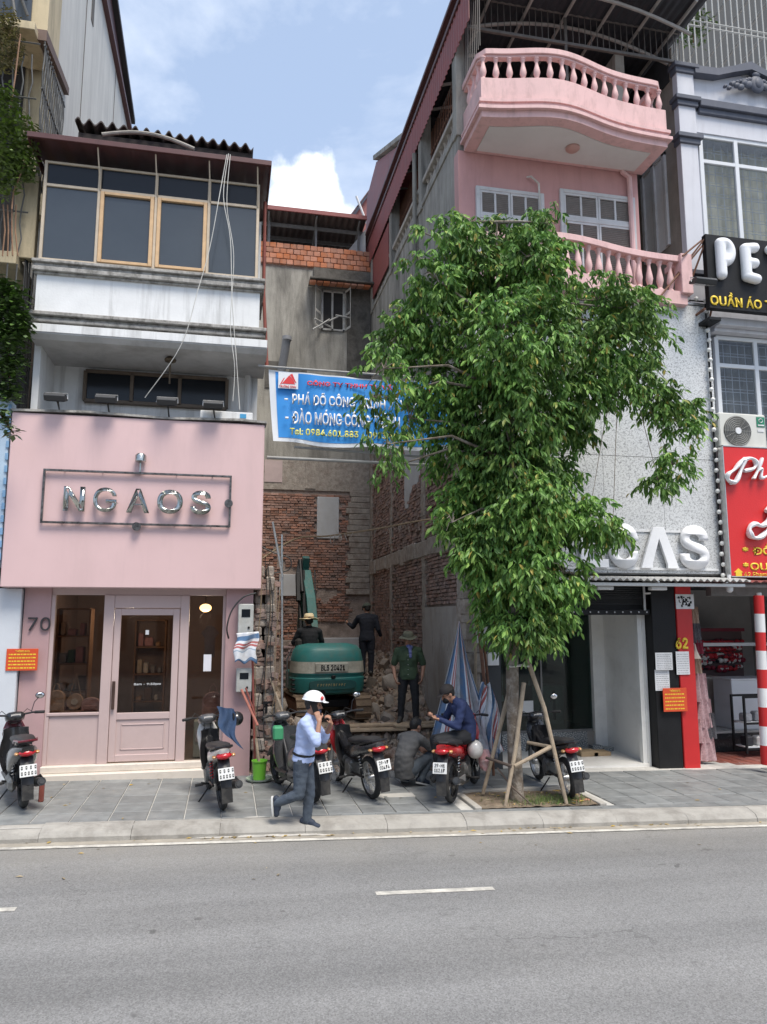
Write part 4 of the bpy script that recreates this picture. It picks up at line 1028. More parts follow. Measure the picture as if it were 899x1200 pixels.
b = MB(); b.grid(lambda u, v: (.4 + 3.62 * u, 12.12 + 9 * v, rubz(.4 + 3.62 * u, 12.12 + 9 * v)), 70, 150); struct(b.build('rubble_ground', M_rub, smooth=True))
b = MB(); chunkP = []
for i in range(12):
    c = MB(); c.ball((0, 0, 0), 1, 6, 4)
    for k in range(len(c.v)): c.v[k] = c.v[k] * (1 + .38 * noise.noise(c.v[k] * 1.4 + Vector((i * 3, 0, 0))))
    chunkP.append(c)
def scat(b, x, y, s, z=None):
    from mathutils import Euler
    i0 = len(b.v); c = random.choice(chunkP); b.add(c.v, c.f)
    M = Matrix.Translation((x, y, (rubz(x, y) if z is None else z) + s * .25)) @ Euler([random.uniform(0, 6) for _ in range(3)]).to_matrix().to_4x4() @ Matrix.Diagonal((s, s * random.uniform(.5, .9), s * random.uniform(.35, .8), 1))
    b.xf(M, i0)
for i in range(3300):
    k = random.random()
    if k < .62: x, y = random.uniform(.95, 3.98), random.triangular(12.2, 14.3, 12.7)
    elif k < .85: x, y = random.uniform(2.7, 3.98), random.uniform(13.6, 20)
    else: x, y = random.uniform(.5, 3.9), random.uniform(14, 20.5)
    if 1.2 < x < 2.75 and 13.7 < y < 16.4: continue
    scat(b, x, y, random.choice([.02, .03, .03, .045, .05, .07, .09]) * random.uniform(.7, 1.3))
stuff(b.build('rubble', M_chunk, smooth=50))
# larger lumps one can tell apart
M_lump = pm('broken masonry', (.29, .245, .2), .95, .2, 6, .5, 30, rnd=.25, grime=(.25, .15, .11), gamt=.6, gs=3)
big = [(3.05, 14.2, .17), (3.3, 14.0, .2), (3.55, 14.5, .22), (2.95, 14.9, .18), (3.3, 15.2, .2), (3.7, 13.6, .16), (3.1, 13.45, .12), (2.75, 13.2, .12), (3.5, 15.9, .25), (3.2, 16.6, .2), (1.6, 13.0, .13), (1.3, 13.2, .16), (2.2, 12.85, .11), (3.6, 17.2, .25), (2.9, 17.4, .22), (1.0, 14.2, .2), (3.0, 12.75, .1), (2.5, 12.6, .09)]
for i, (x, y, s) in enumerate(big):
    c = MB(); scat(c, x, y, s); c.v = [p + Vector((0, 0, .02)) for p in c.v]
    o = c.build('masonry_lump', M_lump, smooth=40); tag(o, 'lump of broken masonry lying in the rubble of the cleared lot', 'rubble', 'masonry lumps in the lot')
# planks
M_plank = pm('weathered plank', (.36, .27, .18), .9, .2, 12, .3, 60, grime=(.2, .16, .12), gamt=.5, gs=5)
for i, (x0, x1, y, z, a, lb_) in enumerate(((1.75, 3.1, 12.95, .66, .02, 'long front plank laid over the rubble edge'), (2.0, 3.75, 13.2, .69, -.03, 'back plank under the man in green'), (2.9, 3.8, 12.98, .70, .05, 'short plank below the feet of the man in green'))):
    b = MB(); b.cbox(x0, x1, y - .11, y + .11, z - .02, z + .02, .006); b.xf(Matrix.Translation((x0, y, z)) @ Matrix.Rotation(a, 4, 'Z') @ Matrix.Rotation(a * .5, 4, 'Y') @ Matrix.Translation((-x0, -y, -z)))
    tag(b.build('plank', M_plank), lb_, 'plank')
b = MB(); b.prism([(.95, .25), (1.0, .2), (1.32, 1.0), (1.27, 1.05)], 12.9, 12.94, 'y'); 
# ---------------- broken party wall at the left of the gap
pw = thing('broken_party_wall', 'ragged stump of masonry wall between the pink shop and the lot', 'wall', (.7, 12.5, .1))
b = MB(); z = 0.05
while z < 3.25:
    h = random.uniform(.14, .3)
    for k in range(2): b.cbox(.46 + k * .17 + random.uniform(-.03, .02), .63 + k * .17 + random.uniform(-.02, .05) - (.02 * z), 12.3 + random.uniform(-.07, .05), 13.1, z, z + h + .01, .025)
    z += h
b.build('masonry', M_ccol, pw)
items = []
for i in range(70):
    z = random.uniform(.2, 3.2); items.append(((random.uniform(.48, .84), 12.31 + random.uniform(-.04, .03), z), (random.uniform(.06, .2), .08, random.uniform(.05, .1)), (0, random.gauss(0, .2), random.gauss(0, .3))))
pieces('brick', M_brick, pw, items)
b = MB(); b.box(.45, .86, 13.1, 21, -.1, 3.2); b.build('wall_run', M_mort, pw)
c = at(331, 690, 12.9); 
# ropes, wires and a thin post on the stump
for i in range(7):
    x = .5 + i * .06; pts = [(x + random.uniform(-.09, .09), 12.16 + random.uniform(-.04, .04), z) for z in (3.6 - .1 * i, 2.7, 1.9, 1.1, .4 + .1 * i)]
    hang('loose wire hanging on the broken party wall stump', pts, random.choice([.004, .006, .008]), random.choice([M_cable, pm('brown rope', (.22, .16, .1), .9, .2)]))['group'] = 'wires on the broken wall stump'
b = MB(); b.cyl((.93, 12.2, .14), (.86, 12.25, 3.9), .018, n=8); b.cyl((.88, 12.22, 3.2), (.7, 12.2, 4.1), .02, n=8); tag(b.build('thin_post', M_alu), 'thin grey metal post standing at the left edge of the lot', 'post')
hang('dark loop of cable against the brick at the left of the lot', [qq(305, 640, 12.6), qq(322, 648, 12.6), qq(340, 655, 12.6), qq(338, 668, 12.6), qq(318, 672, 12.6)], .012, M_cable)
# dark red pipe down the corner of the pink shop house
b = MB(); b.tube([(.47, 12.6, 9.9), (.48, 12.55, 8.2), (.56, 12.4, 6.8)], .03, 8); tag(b.build('drain_pipe', M_redrust, smooth=True), 'thin dark red drain pipe down the corner of the loggia house', 'pipe')
M_pipe = pm('dull pipe', (.3, .3, .29), .6, .15, 6)
# ---------------- two long pipes under the banner and cables across the lot
for (p0, p1, r, l_) in (((313, 536), (436, 542), .028, 'lower pale pipe spanning the lot below the blue banner'), ((345, 524), (470, 536), .02, 'upper thin pipe spanning the lot just below the blue banner')):
    b = MB(); b.cyl(at(*p0, 12.25), at(*p1, 12.25) + Vector((1.2, 0, 0)), r, n=8); tag(b.build('pipe', M_pipe), l_, 'pipe')
hang('tattered brown cable strung across the bare brick walls', [qq(296, 662, 12.4), qq(345, 632, 13), qq(385, 628, 13), qq(440, 620, 12.8), qq(500, 609, 12.5), qq(545, 606, 12.3)], .016, pm('brown rope', (.22, .16, .1), .9, .2))
b = MB()
for i in range(26):
    t = random.uniform(.2, .95); p = at(345 + 200 * t, 632 - 26 * t, 12.9); b.cyl(p, p + Vector((random.uniform(-.06, .06), 0, -random.uniform(.04, .16))), .006, n=4)
tag(b.build('cable_shreds', M_ccol), 'shreds of rag and tape hanging from the brown cable', 'rags')

# ---------------- banner
M_blue = pm('banner blue', (.035, .28, .72), .5, .05, 2, .03)
M_bwhite = pm('banner white', (.72, .75, .79), .5, .05, 2, .03)
M_bred = pm('banner red', (.65, .035, .04), .5, .05); M_byel = pm('banner yellow', (.75, .72, .12), .5, .05)
BY = 12.15
bn = thing('banner', 'blue demolition company banner with white and yellow lettering strung across the lot', 'banner', (2.1, BY, 5.4))
bx0, bx1, bz0, bz1 = .58, 3.75, 5.44, 6.66
def bw(u, v): return .028 * math.sin(u * 9 + v * 2) + .012 * math.sin(u * 31 + v * 5)
def bp(u, v, dy=0):
    left = .10 * (1 - v) ** 1.2 * (1 - u) ** 6
    return (bx0 + (bx1 - bx0) * u + left, BY + bw(u, v) + dy, bz0 + (bz1 - bz0) * v - .05 * math.sin(math.pi * u) + .02 * (1 - v) * math.sin(u * 14) + .0)
b = MB(); b.grid(lambda u, v: bp(u, v), 90, 16, thick=(0, .004, 0)); b.build('cloth', M_bwhite, bn, smooth=True)
b = MB(); b.grid(lambda u, v: bp(.035 + .965 * u, .055 + .925 * v, -.005), 90, 16); b.build('blue_field', M_blue, bn, smooth=True)
def on_banner(o):
    off = wloc(o)
    for v in o.data.vertices:
        pass
def btext(s, u, v, hgt, wd, mat, off=.012):
    p = bp(u, v); o = text('lettering', s, mat, bn, (p[0], BY - .055, p[2]), .1, .004, off, width=wd, height=hgt, res=3)
    return o
btext('CÔNG TY TNHH TƯ VẤN XÂY DỰNG', .2, .80, .135, 2.35, M_bred, .03)
btext('- PHÁ DỠ CÔNG TRÌNH XÂY DỰNG', .075, .48, .27, 2.6, M_bwhite, .022)
btext('- ĐÀO MÓNG CÔNG TRÌNH', .075, .24, .27, 1.95, M_bwhite, .022)
btext('Tel: 0984.601.883 - 0973.601.883', .1, .085, .115, 2.2, M_byel, .022)
b = MB(); p = bp(.055, .72); b.box(p[0] - .03, p[0] + .3, BY - .045, BY - .04, p[2] + .02, p[2] + .30); b.build('logo_card', M_bwhite, bn)
b = MB(); x, z = p[0], p[2] + .1
b.prism([(x + .03, z), (x + .15, z + .15), (x + .21, z + .08), (x + .25, z)], BY - .05, BY - .046, 'y'); b.prism([(x + .16, z + .16), (x + .2, z + .18), (x + .27, z + .02), (x + .24, z + .04)], BY - .05, BY - .046, 'y')
b.prism([(x - .0, z - .01), (x + .06, z + .1), (x + .075, z + .1), (x + .02, z - .01)], BY - .05, BY - .046, 'y')
b.build('logo', M_bred, bn)
text('lettering', 'TRƯỜNG SINH', M_bred, bn, (x - .015, BY - .05, p[2] + .03), .1, .003, .01, width=.28, height=.055)
b = MB(); b.cyl((.4, BY - .02, 6.7), (3.95, BY - .02, 6.68), .02, n=8); b.build('top_pole', M_pipe, bn)
# ================================================================== PINK BALCONY HOUSE: street front
M_rose = pm('rose wall paint', (.56, .31, .295), .7, .06, 2, .08, 30, grime=(.33, .17, .15), gamt=.35, streak=.85, gs=1.2)
M_rosel = pm('rose trim paint', (.70, .455, .44), .65, .06, 3, .06, 30, grime=(.32, .2, .18), gamt=.45, streak=.7, gs=2)
M_wsof = pm('white soffit', (.66, .65, .63), .8, .04, 1.5, .05, grime=(.48, .44, .42), gamt=.4, gs=.9)
PX1 = 7.66
b = MB(); b.box(WX - .01, PX1, 12.3, 12.55, 8.0, 11.2); b.box(WX + .22, PX1, 12.32, 12.55, 11.2, 11.9); b.build('front_wall', M_rose, ph)
b = MB(); b.box(WX + .23, PX1, 12.56, 21.4, 7.9, 8.1); b.box(PX1 - .2, PX1, 12.56, 21.4, 0, 14); b.box(WX + .23, PX1, 21.3, 21.5, 0, 14); b.build('shell', M_plast, ph)
# --- upper balcony on an S-curved plan
def by_(u): return 11.40 - .3 * math.exp(-((u - .38) / .26) ** 2) - .08 * (1 - u)
def bplan(d, n=40):
    X0, X1 = 4.1, 7.76
    return [(X0 - d + (X1 - X0 + 2 * d) * i / n, by_(i / n) - d) for i in range(n + 1)]
def band(name, z0, z1, d, mat, back=12.29, parent=ph):
    b = MB(); pl = bplan(d); b.prism(pl + [(pl[-1][0], back), (pl[0][0], back)], z0, z1, 'z'); return b.build(name, mat, parent)
band('balcony_band', 11.5, 11.93, 0.0, M_rosel)
for z0, z1, d in ((11.44, 11.5, .05), (11.36, 11.44, .02), (11.3, 11.36, .07), (11.18, 11.3, .0)): band('balcony_moulding', z0, z1, d, M_rosel)
pl = bplan(-.22); b = MB(); b.prism(pl + [(pl[-1][0], 12.2), (pl[0][0], 12.2)], 11.165, 11.178, 'z'); b.build('soffit', M_wsof, ph)
c = at(671, 170, 11.75); b = MB(); b.lathe((c.x, 11.75, 11.165), [(.13, 0), (.13, -.03), (.1, -.06), (.03, -.07)], 18); b.build('ceiling_light', pm('lamp rim', (.5, .3, .26), .4, .05), ph, smooth=True)
def rail(name, z0, z1, w0, w1, pts, mat):
    b = MB(); n = len(pts); A = []; Bq = []
    for i, (x, y) in enumerate(pts):
        x0, y0 = pts[max(i - 1, 0)]; x1, y1 = pts[min(i + 1, n - 1)]; t = Vector((x1 - x0, y1 - y0, 0)).normalized(); nn = Vector((t.y, -t.x, 0))
        A.append((Vector((x, y, 0)) + nn * w0)); Bq.append((Vector((x, y, 0)) - nn * w1))
    vs = []
    for i in range(n):
        for p, z in ((A[i], z0), (A[i], z1), (Bq[i], z1), (Bq[i], z0)): vs.append((p.x, p.y, z))
    fs = [(0, 1, 2, 3), tuple(4 * (n - 1) + k for k in (3, 2, 1, 0))]
    for i in range(n - 1):
        for k in range(4): fs.append((4 * i + k, 4 * i + (k + 1) % 4, 4 * (i + 1) + (k + 1) % 4, 4 * (i + 1) + k))
    b.add(vs, fs); return b.build(name, mat, ph, bevel=.008)
rp_ = [(4.17, 12.28)] + [(x, y + .1) for x, y in bplan(-.07)] + [(7.69, 12.28)]
rp_ = [(4.17, y) for y in (12.28, 12.0, 11.75, 11.5)] + [(x, y + .03) for x, y in bplan(-.07)[1:-1]] + [(7.69, y) for y in (11.6, 11.9, 12.28)]
rail('balustrade_rail', 12.42, 12.53, .09, .09, rp_, M_rosel)
rail('balustrade_rail', 12.38, 12.42, .06, .06, rp_, M_rosel)
balr = baluster(.45, .062, M_rosel, ph)
balr.location = Vector((4.17, 11.36, 11.93)) - wloc(ph); 
pos = [(4.17 + i * (7.69 - 4.17) / 15, by_((4.17 + i * (7.69 - 4.17) / 15 - 4.1) / 3.66) + .1) for i in range(1, 16)] + [(4.17, 11.6), (4.17, 11.85), (4.17, 12.1), (7.69, 11.75), (7.69, 12.05)]
for x, y in pos: inst(balr, Vector((x, y, 11.93)) - wloc(ph), parent=ph)
# --- lower balcony
def ly(u): return 11.72 - .35 * math.exp(-((u - .35) / .3) ** 2)
LX0, LX1 = 4.2, 8.22
lp = [(LX0 + (LX1 - LX0) * i / 30, ly(i / 30) + .12) for i in range(31)] + [(LX1, y) for y in (12.0, 12.28)]
rail('balustrade_rail', 9.14, 9.26, .09, .09, lp, M_rosel)
b = MB(); b.prism([(x, y - .1) for x, y in lp[:31]] + [(LX1 + .08, 12.29), (LX0 - .02, 12.29)], 8.3, 8.55, 'z'); b.build('balcony_band', M_rosel, ph)
b = MB(); b.cbox(LX1 - .13, LX1 + .1, 11.68, 11.92, 8.5, 9.28, .01); b.build('end_post', M_rosel, ph)
bal2 = baluster(.6, .068, M_rosel, ph); o = bal2
for i in range(17):
    x = LX0 + .15 + i * .225; o = bal2 if i == 0 else inst(bal2, (0, 0, 0), parent=ph)
    o.location = Vector((x, ly((x - LX0) / (LX1 - LX0)) + .12, 8.54)) - wloc(ph)
# --- louvred windows
M_shut = pm('white shutter paint', (.56, .57, .57), .6, .06, 4, .05, grime=(.3, .28, .26), gamt=.4, gs=3)
M_louv = pm('dusty louvre', (.26, .25, .24), .8, .12, 9, .1)
def shutter_window(x0, x1, z0, z1, zm):
    b = MB(); y = 12.3
    for q in ((x0, x0 + .07, z0, z1), (x1 - .07, x1, z0, z1), (x0 + .07, x1 - .07, z1 - .07, z1), (x0 + .07, x1 - .07, zm - .04, zm + .04)): b.cbox(q[0], q[1], y - .06, y + .02, q[2], q[3], .006)
    w_ = b.build('window', M_shut, ph); mid = (x0 + x1) / 2
    for a, c, in ((x0 + .07, mid), (mid, x1 - .07)):
        for za, zb_, ncol in ((zm + .04, z1 - .07, 2), (z0, zm - .04, 1 if a > x0 + .1 else 2)):
            f = MB(); s_ = .045
            f.cbox(a + .004, a + s_, y - .05, y - .005, za, zb_, .004); f.cbox(c - s_, c - .004, y - .05, y - .005, za, zb_, .004)
            f.cbox(a + s_, c - s_, y - .05, y - .005, za, za + s_, .004); f.cbox(a + s_, c - s_, y - .05, y - .005, zb_ - s_, zb_, .004)
            if ncol == 2: f.cbox((a + c) / 2 - .02, (a + c) / 2 + .02, y - .05, y - .005, za + s_, zb_ - s_, .004)
            f.build('shutter', M_shut, w_)
            lv = MB(); z = za + s_ + .02
            while z < zb_ - s_ - .01:
                i0 = len(lv.v); lv.box(a + s_, c - s_, -.018, .018, -.004, .004); lv.xf(Matrix.Translation((0, y - .025, z)) @ Matrix.Rotation(R(-38), 4, 'X'), i0); z += .038
            lv.build('louvres', M_louv, w_)
            d = MB(); d.box(a + s_, c - s_, y - .006, y - .002, za, zb_); d.build('dark_gap', M_darkin, w_)
p = lambda a, b_: at(a, b_, 12.3)
shutter_window(p(557, 220).x, p(636, 220).x, 8.5, p(557, 219).z, p(596, 258).z)
shutter_window(p(655, 226).x, p(742, 226).x, 8.5, p(700, 228).z, p(700, 262).z)
b = MB(); c = p(617, 210); b.tube([c + Vector((0, -.03, .02)), c + Vector((.05, -.1, 0)), c + Vector((.22, -.06, -.1)), c + Vector((.26, -.04, -1.2))], .02, 6); b.build('wall_cable', M_wcable, ph)
b = MB(); c = p(733, 205); b.tube([c + Vector((-.12, -.06, .15)), c + Vector((-.1, -.07, .0)), c + Vector((.03, -.08, -.1)), c + Vector((.04, -.08, -2.6))], .05, 8); b.build('rain_pipe', M_rosel, ph, smooth=True)
# --- roof terrace cage with trusses
M_bars = pm('dull steel bars', (.14, .13, .12), .6, .2, 9, metal=.3)
M_truss = pm('pale truss paint', (.3, .29, .27), .7, .15, 5)
cz = at(572, 35, 12.2).z
b = MB(); b.grid(lambda u, v: (3.9 + 4.85 * u, 11.25 + 10 * v, 14.35 + .012 * math.sin(u * 190)), 240, 1, thick=(0, 0, .012)); b.build('roof_sheet', pm('dark roof steel', (.028, .03, .036), .6, .2, 5), ph, smooth=True)
b = MB()
for i in range(9):
    y = 11.6 + i * .8; b.tube([(4.05 + 4.5 * t, y, 13.55 + .7 * math.sin(math.pi * (.12 + .76 * t))) for t in [k / 12 for k in range(13)]], .035, 6)
for x in (4.6, 5.4, 6.2, 7.0, 7.8, 8.5): b.cyl((x, 11.3, 14.28), (x, 20, 14.28), .035, n=6)
b.build('roof_truss', M_truss, ph)
b = MB(); b.cbox(4.1, 8.75, 12.17, 12.23, cz - .05, cz + .01, .005); b.cbox(4.1, 8.75, 12.18, 12.22, cz + .62, cz + .65, .005); b.cyl((6.2, 12.2, 12.5), (6.2, 12.2, 14.3), .03, n=6); b.cyl((4.15, 12.2, 12.5), (4.15, 12.2, 14.3), .04, n=6); b.build('cage_rail', M_bars, ph)
b = MB()
for i in range(36): x = 4.15 + i * .13; b.cyl((x, 12.2, cz), (x, 12.2, 14.34), .009, n=5)
for i in range(9): y = 11.35 + i * .1; b.cyl((4.12, y, 12.6), (4.12, y, 14.3), .008, n=5)
b.build('cage_bars', M_bars, ph)
b = MB(); b.box(4.3, 8.6, 15.5, 15.7, 11.9, 14.2); b.build('terrace_back', M_darkin, ph)
b = MB(); b.box(4.22, 7.66, 12.56, 15.5, 11.8, 11.9); b.build('terrace_floor', M_plast, ph)

# ================================================================== ECAS shop: clad front
def perf():
    m = pm('perforated white sheet', (.62, .635, .64), .5, .03, 2, .0, grime=(.45, .46, .47), gamt=.4, gs=.8)
    t = m.node_tree; N = t.nodes.new; L = t.links.new; b = [n for n in t.nodes if n.type == 'BSDF_PRINCIPLED'][0]; src = b.inputs['Base Color'].links[0].from_socket
    g = N('ShaderNodeNewGeometry'); mp = N('ShaderNodeMapping'); mp.inputs['Scale'].default_value = (1, 0, 1.15); L(g.outputs['Position'], mp.inputs['Vector'])
    d = N('ShaderNodeTexNoise'); d.inputs['Scale'].default_value = 9; L(mp.outputs[0], d.inputs['Vector'])
    ad = N('ShaderNodeVectorMath'); ad.operation = 'MULTIPLY_ADD'; ad.inputs[1].default_value = (.11, .11, .11); L(d.outputs['Color'], ad.inputs[0]); L(mp.outputs[0], ad.inputs[2])
    v = N('ShaderNodeTexVoronoi'); v.feature = 'DISTANCE_TO_EDGE'; v.inputs['Scale'].default_value = 22; L(ad.outputs[0], v.inputs['Vector'])
    r = N('ShaderNodeMapRange'); r.inputs['From Min'].default_value = .045; r.inputs['From Max'].default_value = .10; r.inputs['To Min'].default_value = .62; r.inputs['To Max'].default_value = 0; L(v.outputs['Distance'], r.inputs['Value'])
    n = N('ShaderNodeTexNoise'); n.inputs['Scale'].default_value = 22; L(mp.outputs[0], n.inputs['Vector'])
    r2 = N('ShaderNodeMapRange'); r2.inputs['From Min'].default_value = .42; r2.inputs['From Max'].default_value = .55; L(n.outputs['Fac'], r2.inputs['Value'])
    mu = N('ShaderNodeMath'); mu.operation = 'MULTIPLY'; L(r.outputs[0], mu.inputs[0]); L(r2.outputs[0], mu.inputs[1])
    mx = N('ShaderNodeMix'); mx.data_type = 'RGBA'; mx.inputs['B'].default_value = (.08, .08, .085, 1); L(mu.outputs[0], mx.inputs['Factor']); L(src, mx.inputs['A']); L(mx.outputs['Result'], b.inputs['Base Color'])
    return m
M_perf = perf()
EY = 11.88
es = thing('clad_shop', 'shop with white perforated metal cladding, ECAS lettering and a recessed white entrance', 'shop', (6.4, 12.2, 0))
zs = [3.32, at(740, 535, EY).z, 8.36]; xs_ = [4.12, 5.28, 6.44, 7.6, 8.76]
for i in range(4):
    for k in range(2):
        if True:
            b = MB(); b.cbox(xs_[i] + .002, xs_[i + 1] - .002, EY, EY + .04, zs[k] + .004, zs[k + 1] - .004, .003); b.build('cladding_panel', M_perf, es)
b = MB(); b.box(4.14, 8.74, EY + .05, 12.28, 3.3, 8.34); b.build('cladding_frame', M_grey, es)
b = MB(); b.cbox(4.12, 8.78, EY - .01, EY + .3, 8.37, 8.42, .006); b.build('top_trim', M_alu, es)
b = MB(); b.box(4.3, 8.6, EY - .03, EY - .002, 3.38, 3.42); b.box(5.9, 8.1, EY - .02, EY - .004, at(700, 622, EY).z, at(700, 620, EY).z + .01); b.build('letter_rail', M_white, es)
# ECAS letters
M_lt = pm('white sign acrylic', (.82, .83, .85), .35, .03, 3)
LY = EY - .04
def lx(px): return at(px, 645, LY - .03).x
zl0, zl1 = at(760, 666, LY).z, at(760, 618, LY).z
hgt = zl1 - zl0
def strokes(name, segs, x0, x1, th=.09):
    """heavy flat letter out of straight strokes in the unit box"""
    b = MB(); w_ = x1 - x0
    for poly in segs: b.prism([(x0 + u * w_, zl0 + v * hgt) for u, v in poly], LY - .06, LY, 'y')
    return b.build(name, M_lt, es, bevel=.003)
strokes('letter', [[(0, 0), (.28, 0), (.28, 1), (0, 1)], [(.28, 0), (1, 0), (1, .2), (.28, .2)], [(.28, .4), (.85, .4), (.85, .6), (.28, .6)], [(.28, .8), (1, .8), (1, 1), (.28, 1)]], lx(680), lx(712))
for ch, a0, a1 in (('C', 713, 748), ('S', 797, 830)):
    text('letter', ch, M_lt, es, (lx(a0), LY, zl0 - .01), .3, .06, .03, width=lx(a1) - lx(a0), height=hgt + .06, res=8)
strokes('letter', [[(.0, 0), (.3, 0), (.3, .1), (.5, .72), (.7, .1), (.7, 0), (1.0, 0), (.64, 1), (.36, 1)]], lx(750), lx(794))
# awning
M_awn = pm('awning sheet', (.5, .5, .49), .6, .08, 3, .05, grime=(.25, .24, .23), gamt=.5, gs=3)
b = MB(); b.grid(lambda u, v: (4.1 + 4.75 * u, 11.35 + .95 * v, 3.18 + .1 * v + .022 * math.sin(u * 2 * math.pi * 38)), 300, 1, thick=(0, 0, .012)); b.build('awning', M_awn, es, smooth=True)
b = MB(); b.cbox(4.1, 8.85, 11.5, 11.56, 3.08, 3.14, .006); b.cbox(4.1, 8.85, 12.0, 12.05, 3.1, 3.16, .006)
for x in (4.6, 5.8, 7.1, 8.4): b.cbox(x, x + .04, 11.4, 12.2, 3.14, 3.17, .004)
b.build('awning_frame', M_alu, es)
for x, l_ in ((6.1, .3), (7.1, .3), (5.0, .3)):
    b = MB(); b.cbox(x, x + l_, 11.6, 11.72, 3.02, 3.08, .01); b.build('awning_lamp', M_white, es)
# recessed entrance
b = MB(); b.box(4.25, 7.35, 12.28, 12.5, 2.68, 3.3); b.build('header', M_black, es)
b = MB(); b.grid(lambda u, v: (4.3 + 3.0 * u, 12.25 + .008 * math.sin(v * 60), 2.78 + .32 * v), 2, 60); b.build('roller_shutter', pm('shutter steel', (.035, .037, .04), .5, .1), es, smooth=True)
b = MB(); b.cbox(4.25, 7.75, 12.12, 12.2, 2.6, 2.7, .01); b.build('led_bar', M_black, es)
st = MB()
for i in range(22): st.ball((4.35 + i * .155, 12.11, 2.65), .016, 6, 4)
st.build('led_dots', pm('led dot', (.6, .6, .62), .4, .05), es)
b = MB(); b.cyl((7.25, 12.1, 2.68), (7.25, 12.1, 3.2), .025, n=6); b.cyl((7.25, 12.1, 2.98), (7.8, 12.1, 3.0), .02, n=6); b.build('support_bar', M_alu, es)
M_iwall = pm('smooth white wall', (.82, .82, .8), .55, .03, 2, .02, grime=(.45, .44, .42), gamt=.4, gs=1.5)
b = MB(); b.box(7.3, 7.36, 12.3, 13.9, -.3, 2.68); b.box(7.22, 7.3, 12.32, 12.42, -.3, 2.6); b.build('entrance_wall', M_iwall, es)
b = MB(); b.box(7.05, 7.3, 13.72, 13.9, -.1, 2.68); b.build('white_pier', M_iwall, es)
b = MB(); b.box(4.2, 4.26, 12.45, 13.9, -.3, 2.68); b.build('left_reveal', pm('dark reveal', (.07, .07, .075), .7, .2), es)
b = MB(); b.box(4.25, 7.3, 12.5, 13.9, 2.68, 2.72); b.build('entrance_ceiling', M_iwall, es)
b = MB(); b.prism([(12.26, -.2), (12.26, pz(6) + .015), (13.9, pz(6) + .05), (13.9, -.2)], 4.26, 7.3, 'x'); b.build('entrance_floor', pm('white floor tile', (.72, .71, .68), .35, .04, 3, .0, grime=(.36, .34, .31), gamt=.4, gs=2), es)
def tilemat():
    m = bpy.data.materials.new('patterned cement tile'); m.use_nodes = True; t = m.node_tree; b = t.nodes['Principled BSDF']; N = t.nodes.new; L = t.links.new
    g = N('ShaderNodeNewGeometry'); mp = N('ShaderNodeVectorMath'); mp.operation = 'MULTIPLY'; mp.inputs[1].default_value = (5, 5, 5); L(g.outputs['Position'], mp.inputs[0])
    fr = N('ShaderNodeVectorMath'); fr.operation = 'FRACTION'; L(mp.outputs[0], fr.inputs[0]); sub = N('ShaderNodeVectorMath'); sub.operation = 'SUBTRACT'; sub.inputs[1].default_value = (.5, .5, .5); L(fr.outputs[0], sub.inputs[0])
    s = N('ShaderNodeSeparateXYZ'); L(sub.outputs[0], s.inputs[0])
    def M(op, a, b_=None, v=None):
        n = N('ShaderNodeMath'); n.operation = op; L(a, n.inputs[0])
        if b_ is not None: L(b_, n.inputs[1])
        if v is not None: n.inputs[1].default_value = v
        return n.outputs[0]
    x2 = M('MULTIPLY', s.outputs[0], s.outputs[0]); z2 = M('MULTIPLY', s.outputs[2], s.outputs[2]); r = M('SQRT', M('ADD', x2, z2)); an = M('ARCTAN2', s.outputs[2], s.outputs[0])
    pet = M('MULTIPLY', M('SINE', M('MULTIPLY', an, v=8.0)), v=.12); f = M('SINE', M('MULTIPLY', M('ADD', r, pet), v=24.0))
    c = N('ShaderNodeValToRGB'); c.color_ramp.interpolation = 'CONSTANT'; c.color_ramp.elements[0].color = (.11, .13, .15, 1); c.color_ramp.elements[1].position = .45; c.color_ramp.elements[1].color = (.55, .55, .52, 1)
    L(f, c.inputs[0]); L(c.outputs[0], b.inputs['Base Color']); b.inputs['Roughness'].default_value = .4; return m
M_ptile = tilemat()
b = MB(); b.box(4.26, 7.05, 13.78, 13.9, -.1, .38); b.build('tile_plinth_backing', M_conc, es)
for i in range(14):
    for k in range(2):
        b = MB(); b.cbox(4.4 + i * .2 - .098 - (.1 if False else 0), 4.4 + i * .2 + .098, 13.765, 13.78, .2 * k - .02 + .002, .2 * k + .178, .002)
        if 4.4 + i * .2 + .1 <= 7.06: b.build('plinth_tile', M_ptile, es)
for x0, z1 in ((6.4, .16), (6.62, .11), (6.84, .16), (7.05, .12)):
    b = MB(); b.cbox(x0, x0 + .2, 13.5 - (x0 - 6.4) * .15, 13.62, -.08, z1, .003); b.build('step_tile', M_ptile, es)
# glazed shopfront behind
b = MB(); 
for x in (4.3, 5.15, 6.0): b.cbox(x - .02, x + .02, 13.8, 13.85, .38, 2.66, .004)
b.cbox(4.3, 7.05, 13.8, 13.85, .38, .42, .004); b.build('glazing_frame', M_grey, es)
for x0, x1 in ((4.3, 5.15), (5.15, 6.0), (6.0, 7.05)):
    b = MB(); b.box(x0 + .02, x1 - .005, 13.82, 13.828, .42, 2.66); b.build('glass_pane', glass('green glass', (.5, .6, .58)), es)
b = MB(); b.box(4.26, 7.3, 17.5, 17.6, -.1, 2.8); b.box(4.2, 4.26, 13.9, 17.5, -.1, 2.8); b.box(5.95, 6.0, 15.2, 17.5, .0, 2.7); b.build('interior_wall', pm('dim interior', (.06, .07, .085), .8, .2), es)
b = MB(); b.box(7.24, 7.3, 13.95, 17.5, -.1, 2.8); b.box(6.0, 7.24, 16.9, 17.0, 0, 2.7); b.build('pale_interior_wall', pm('green grey wall', (.5, .55, .52), .7, .05), es)
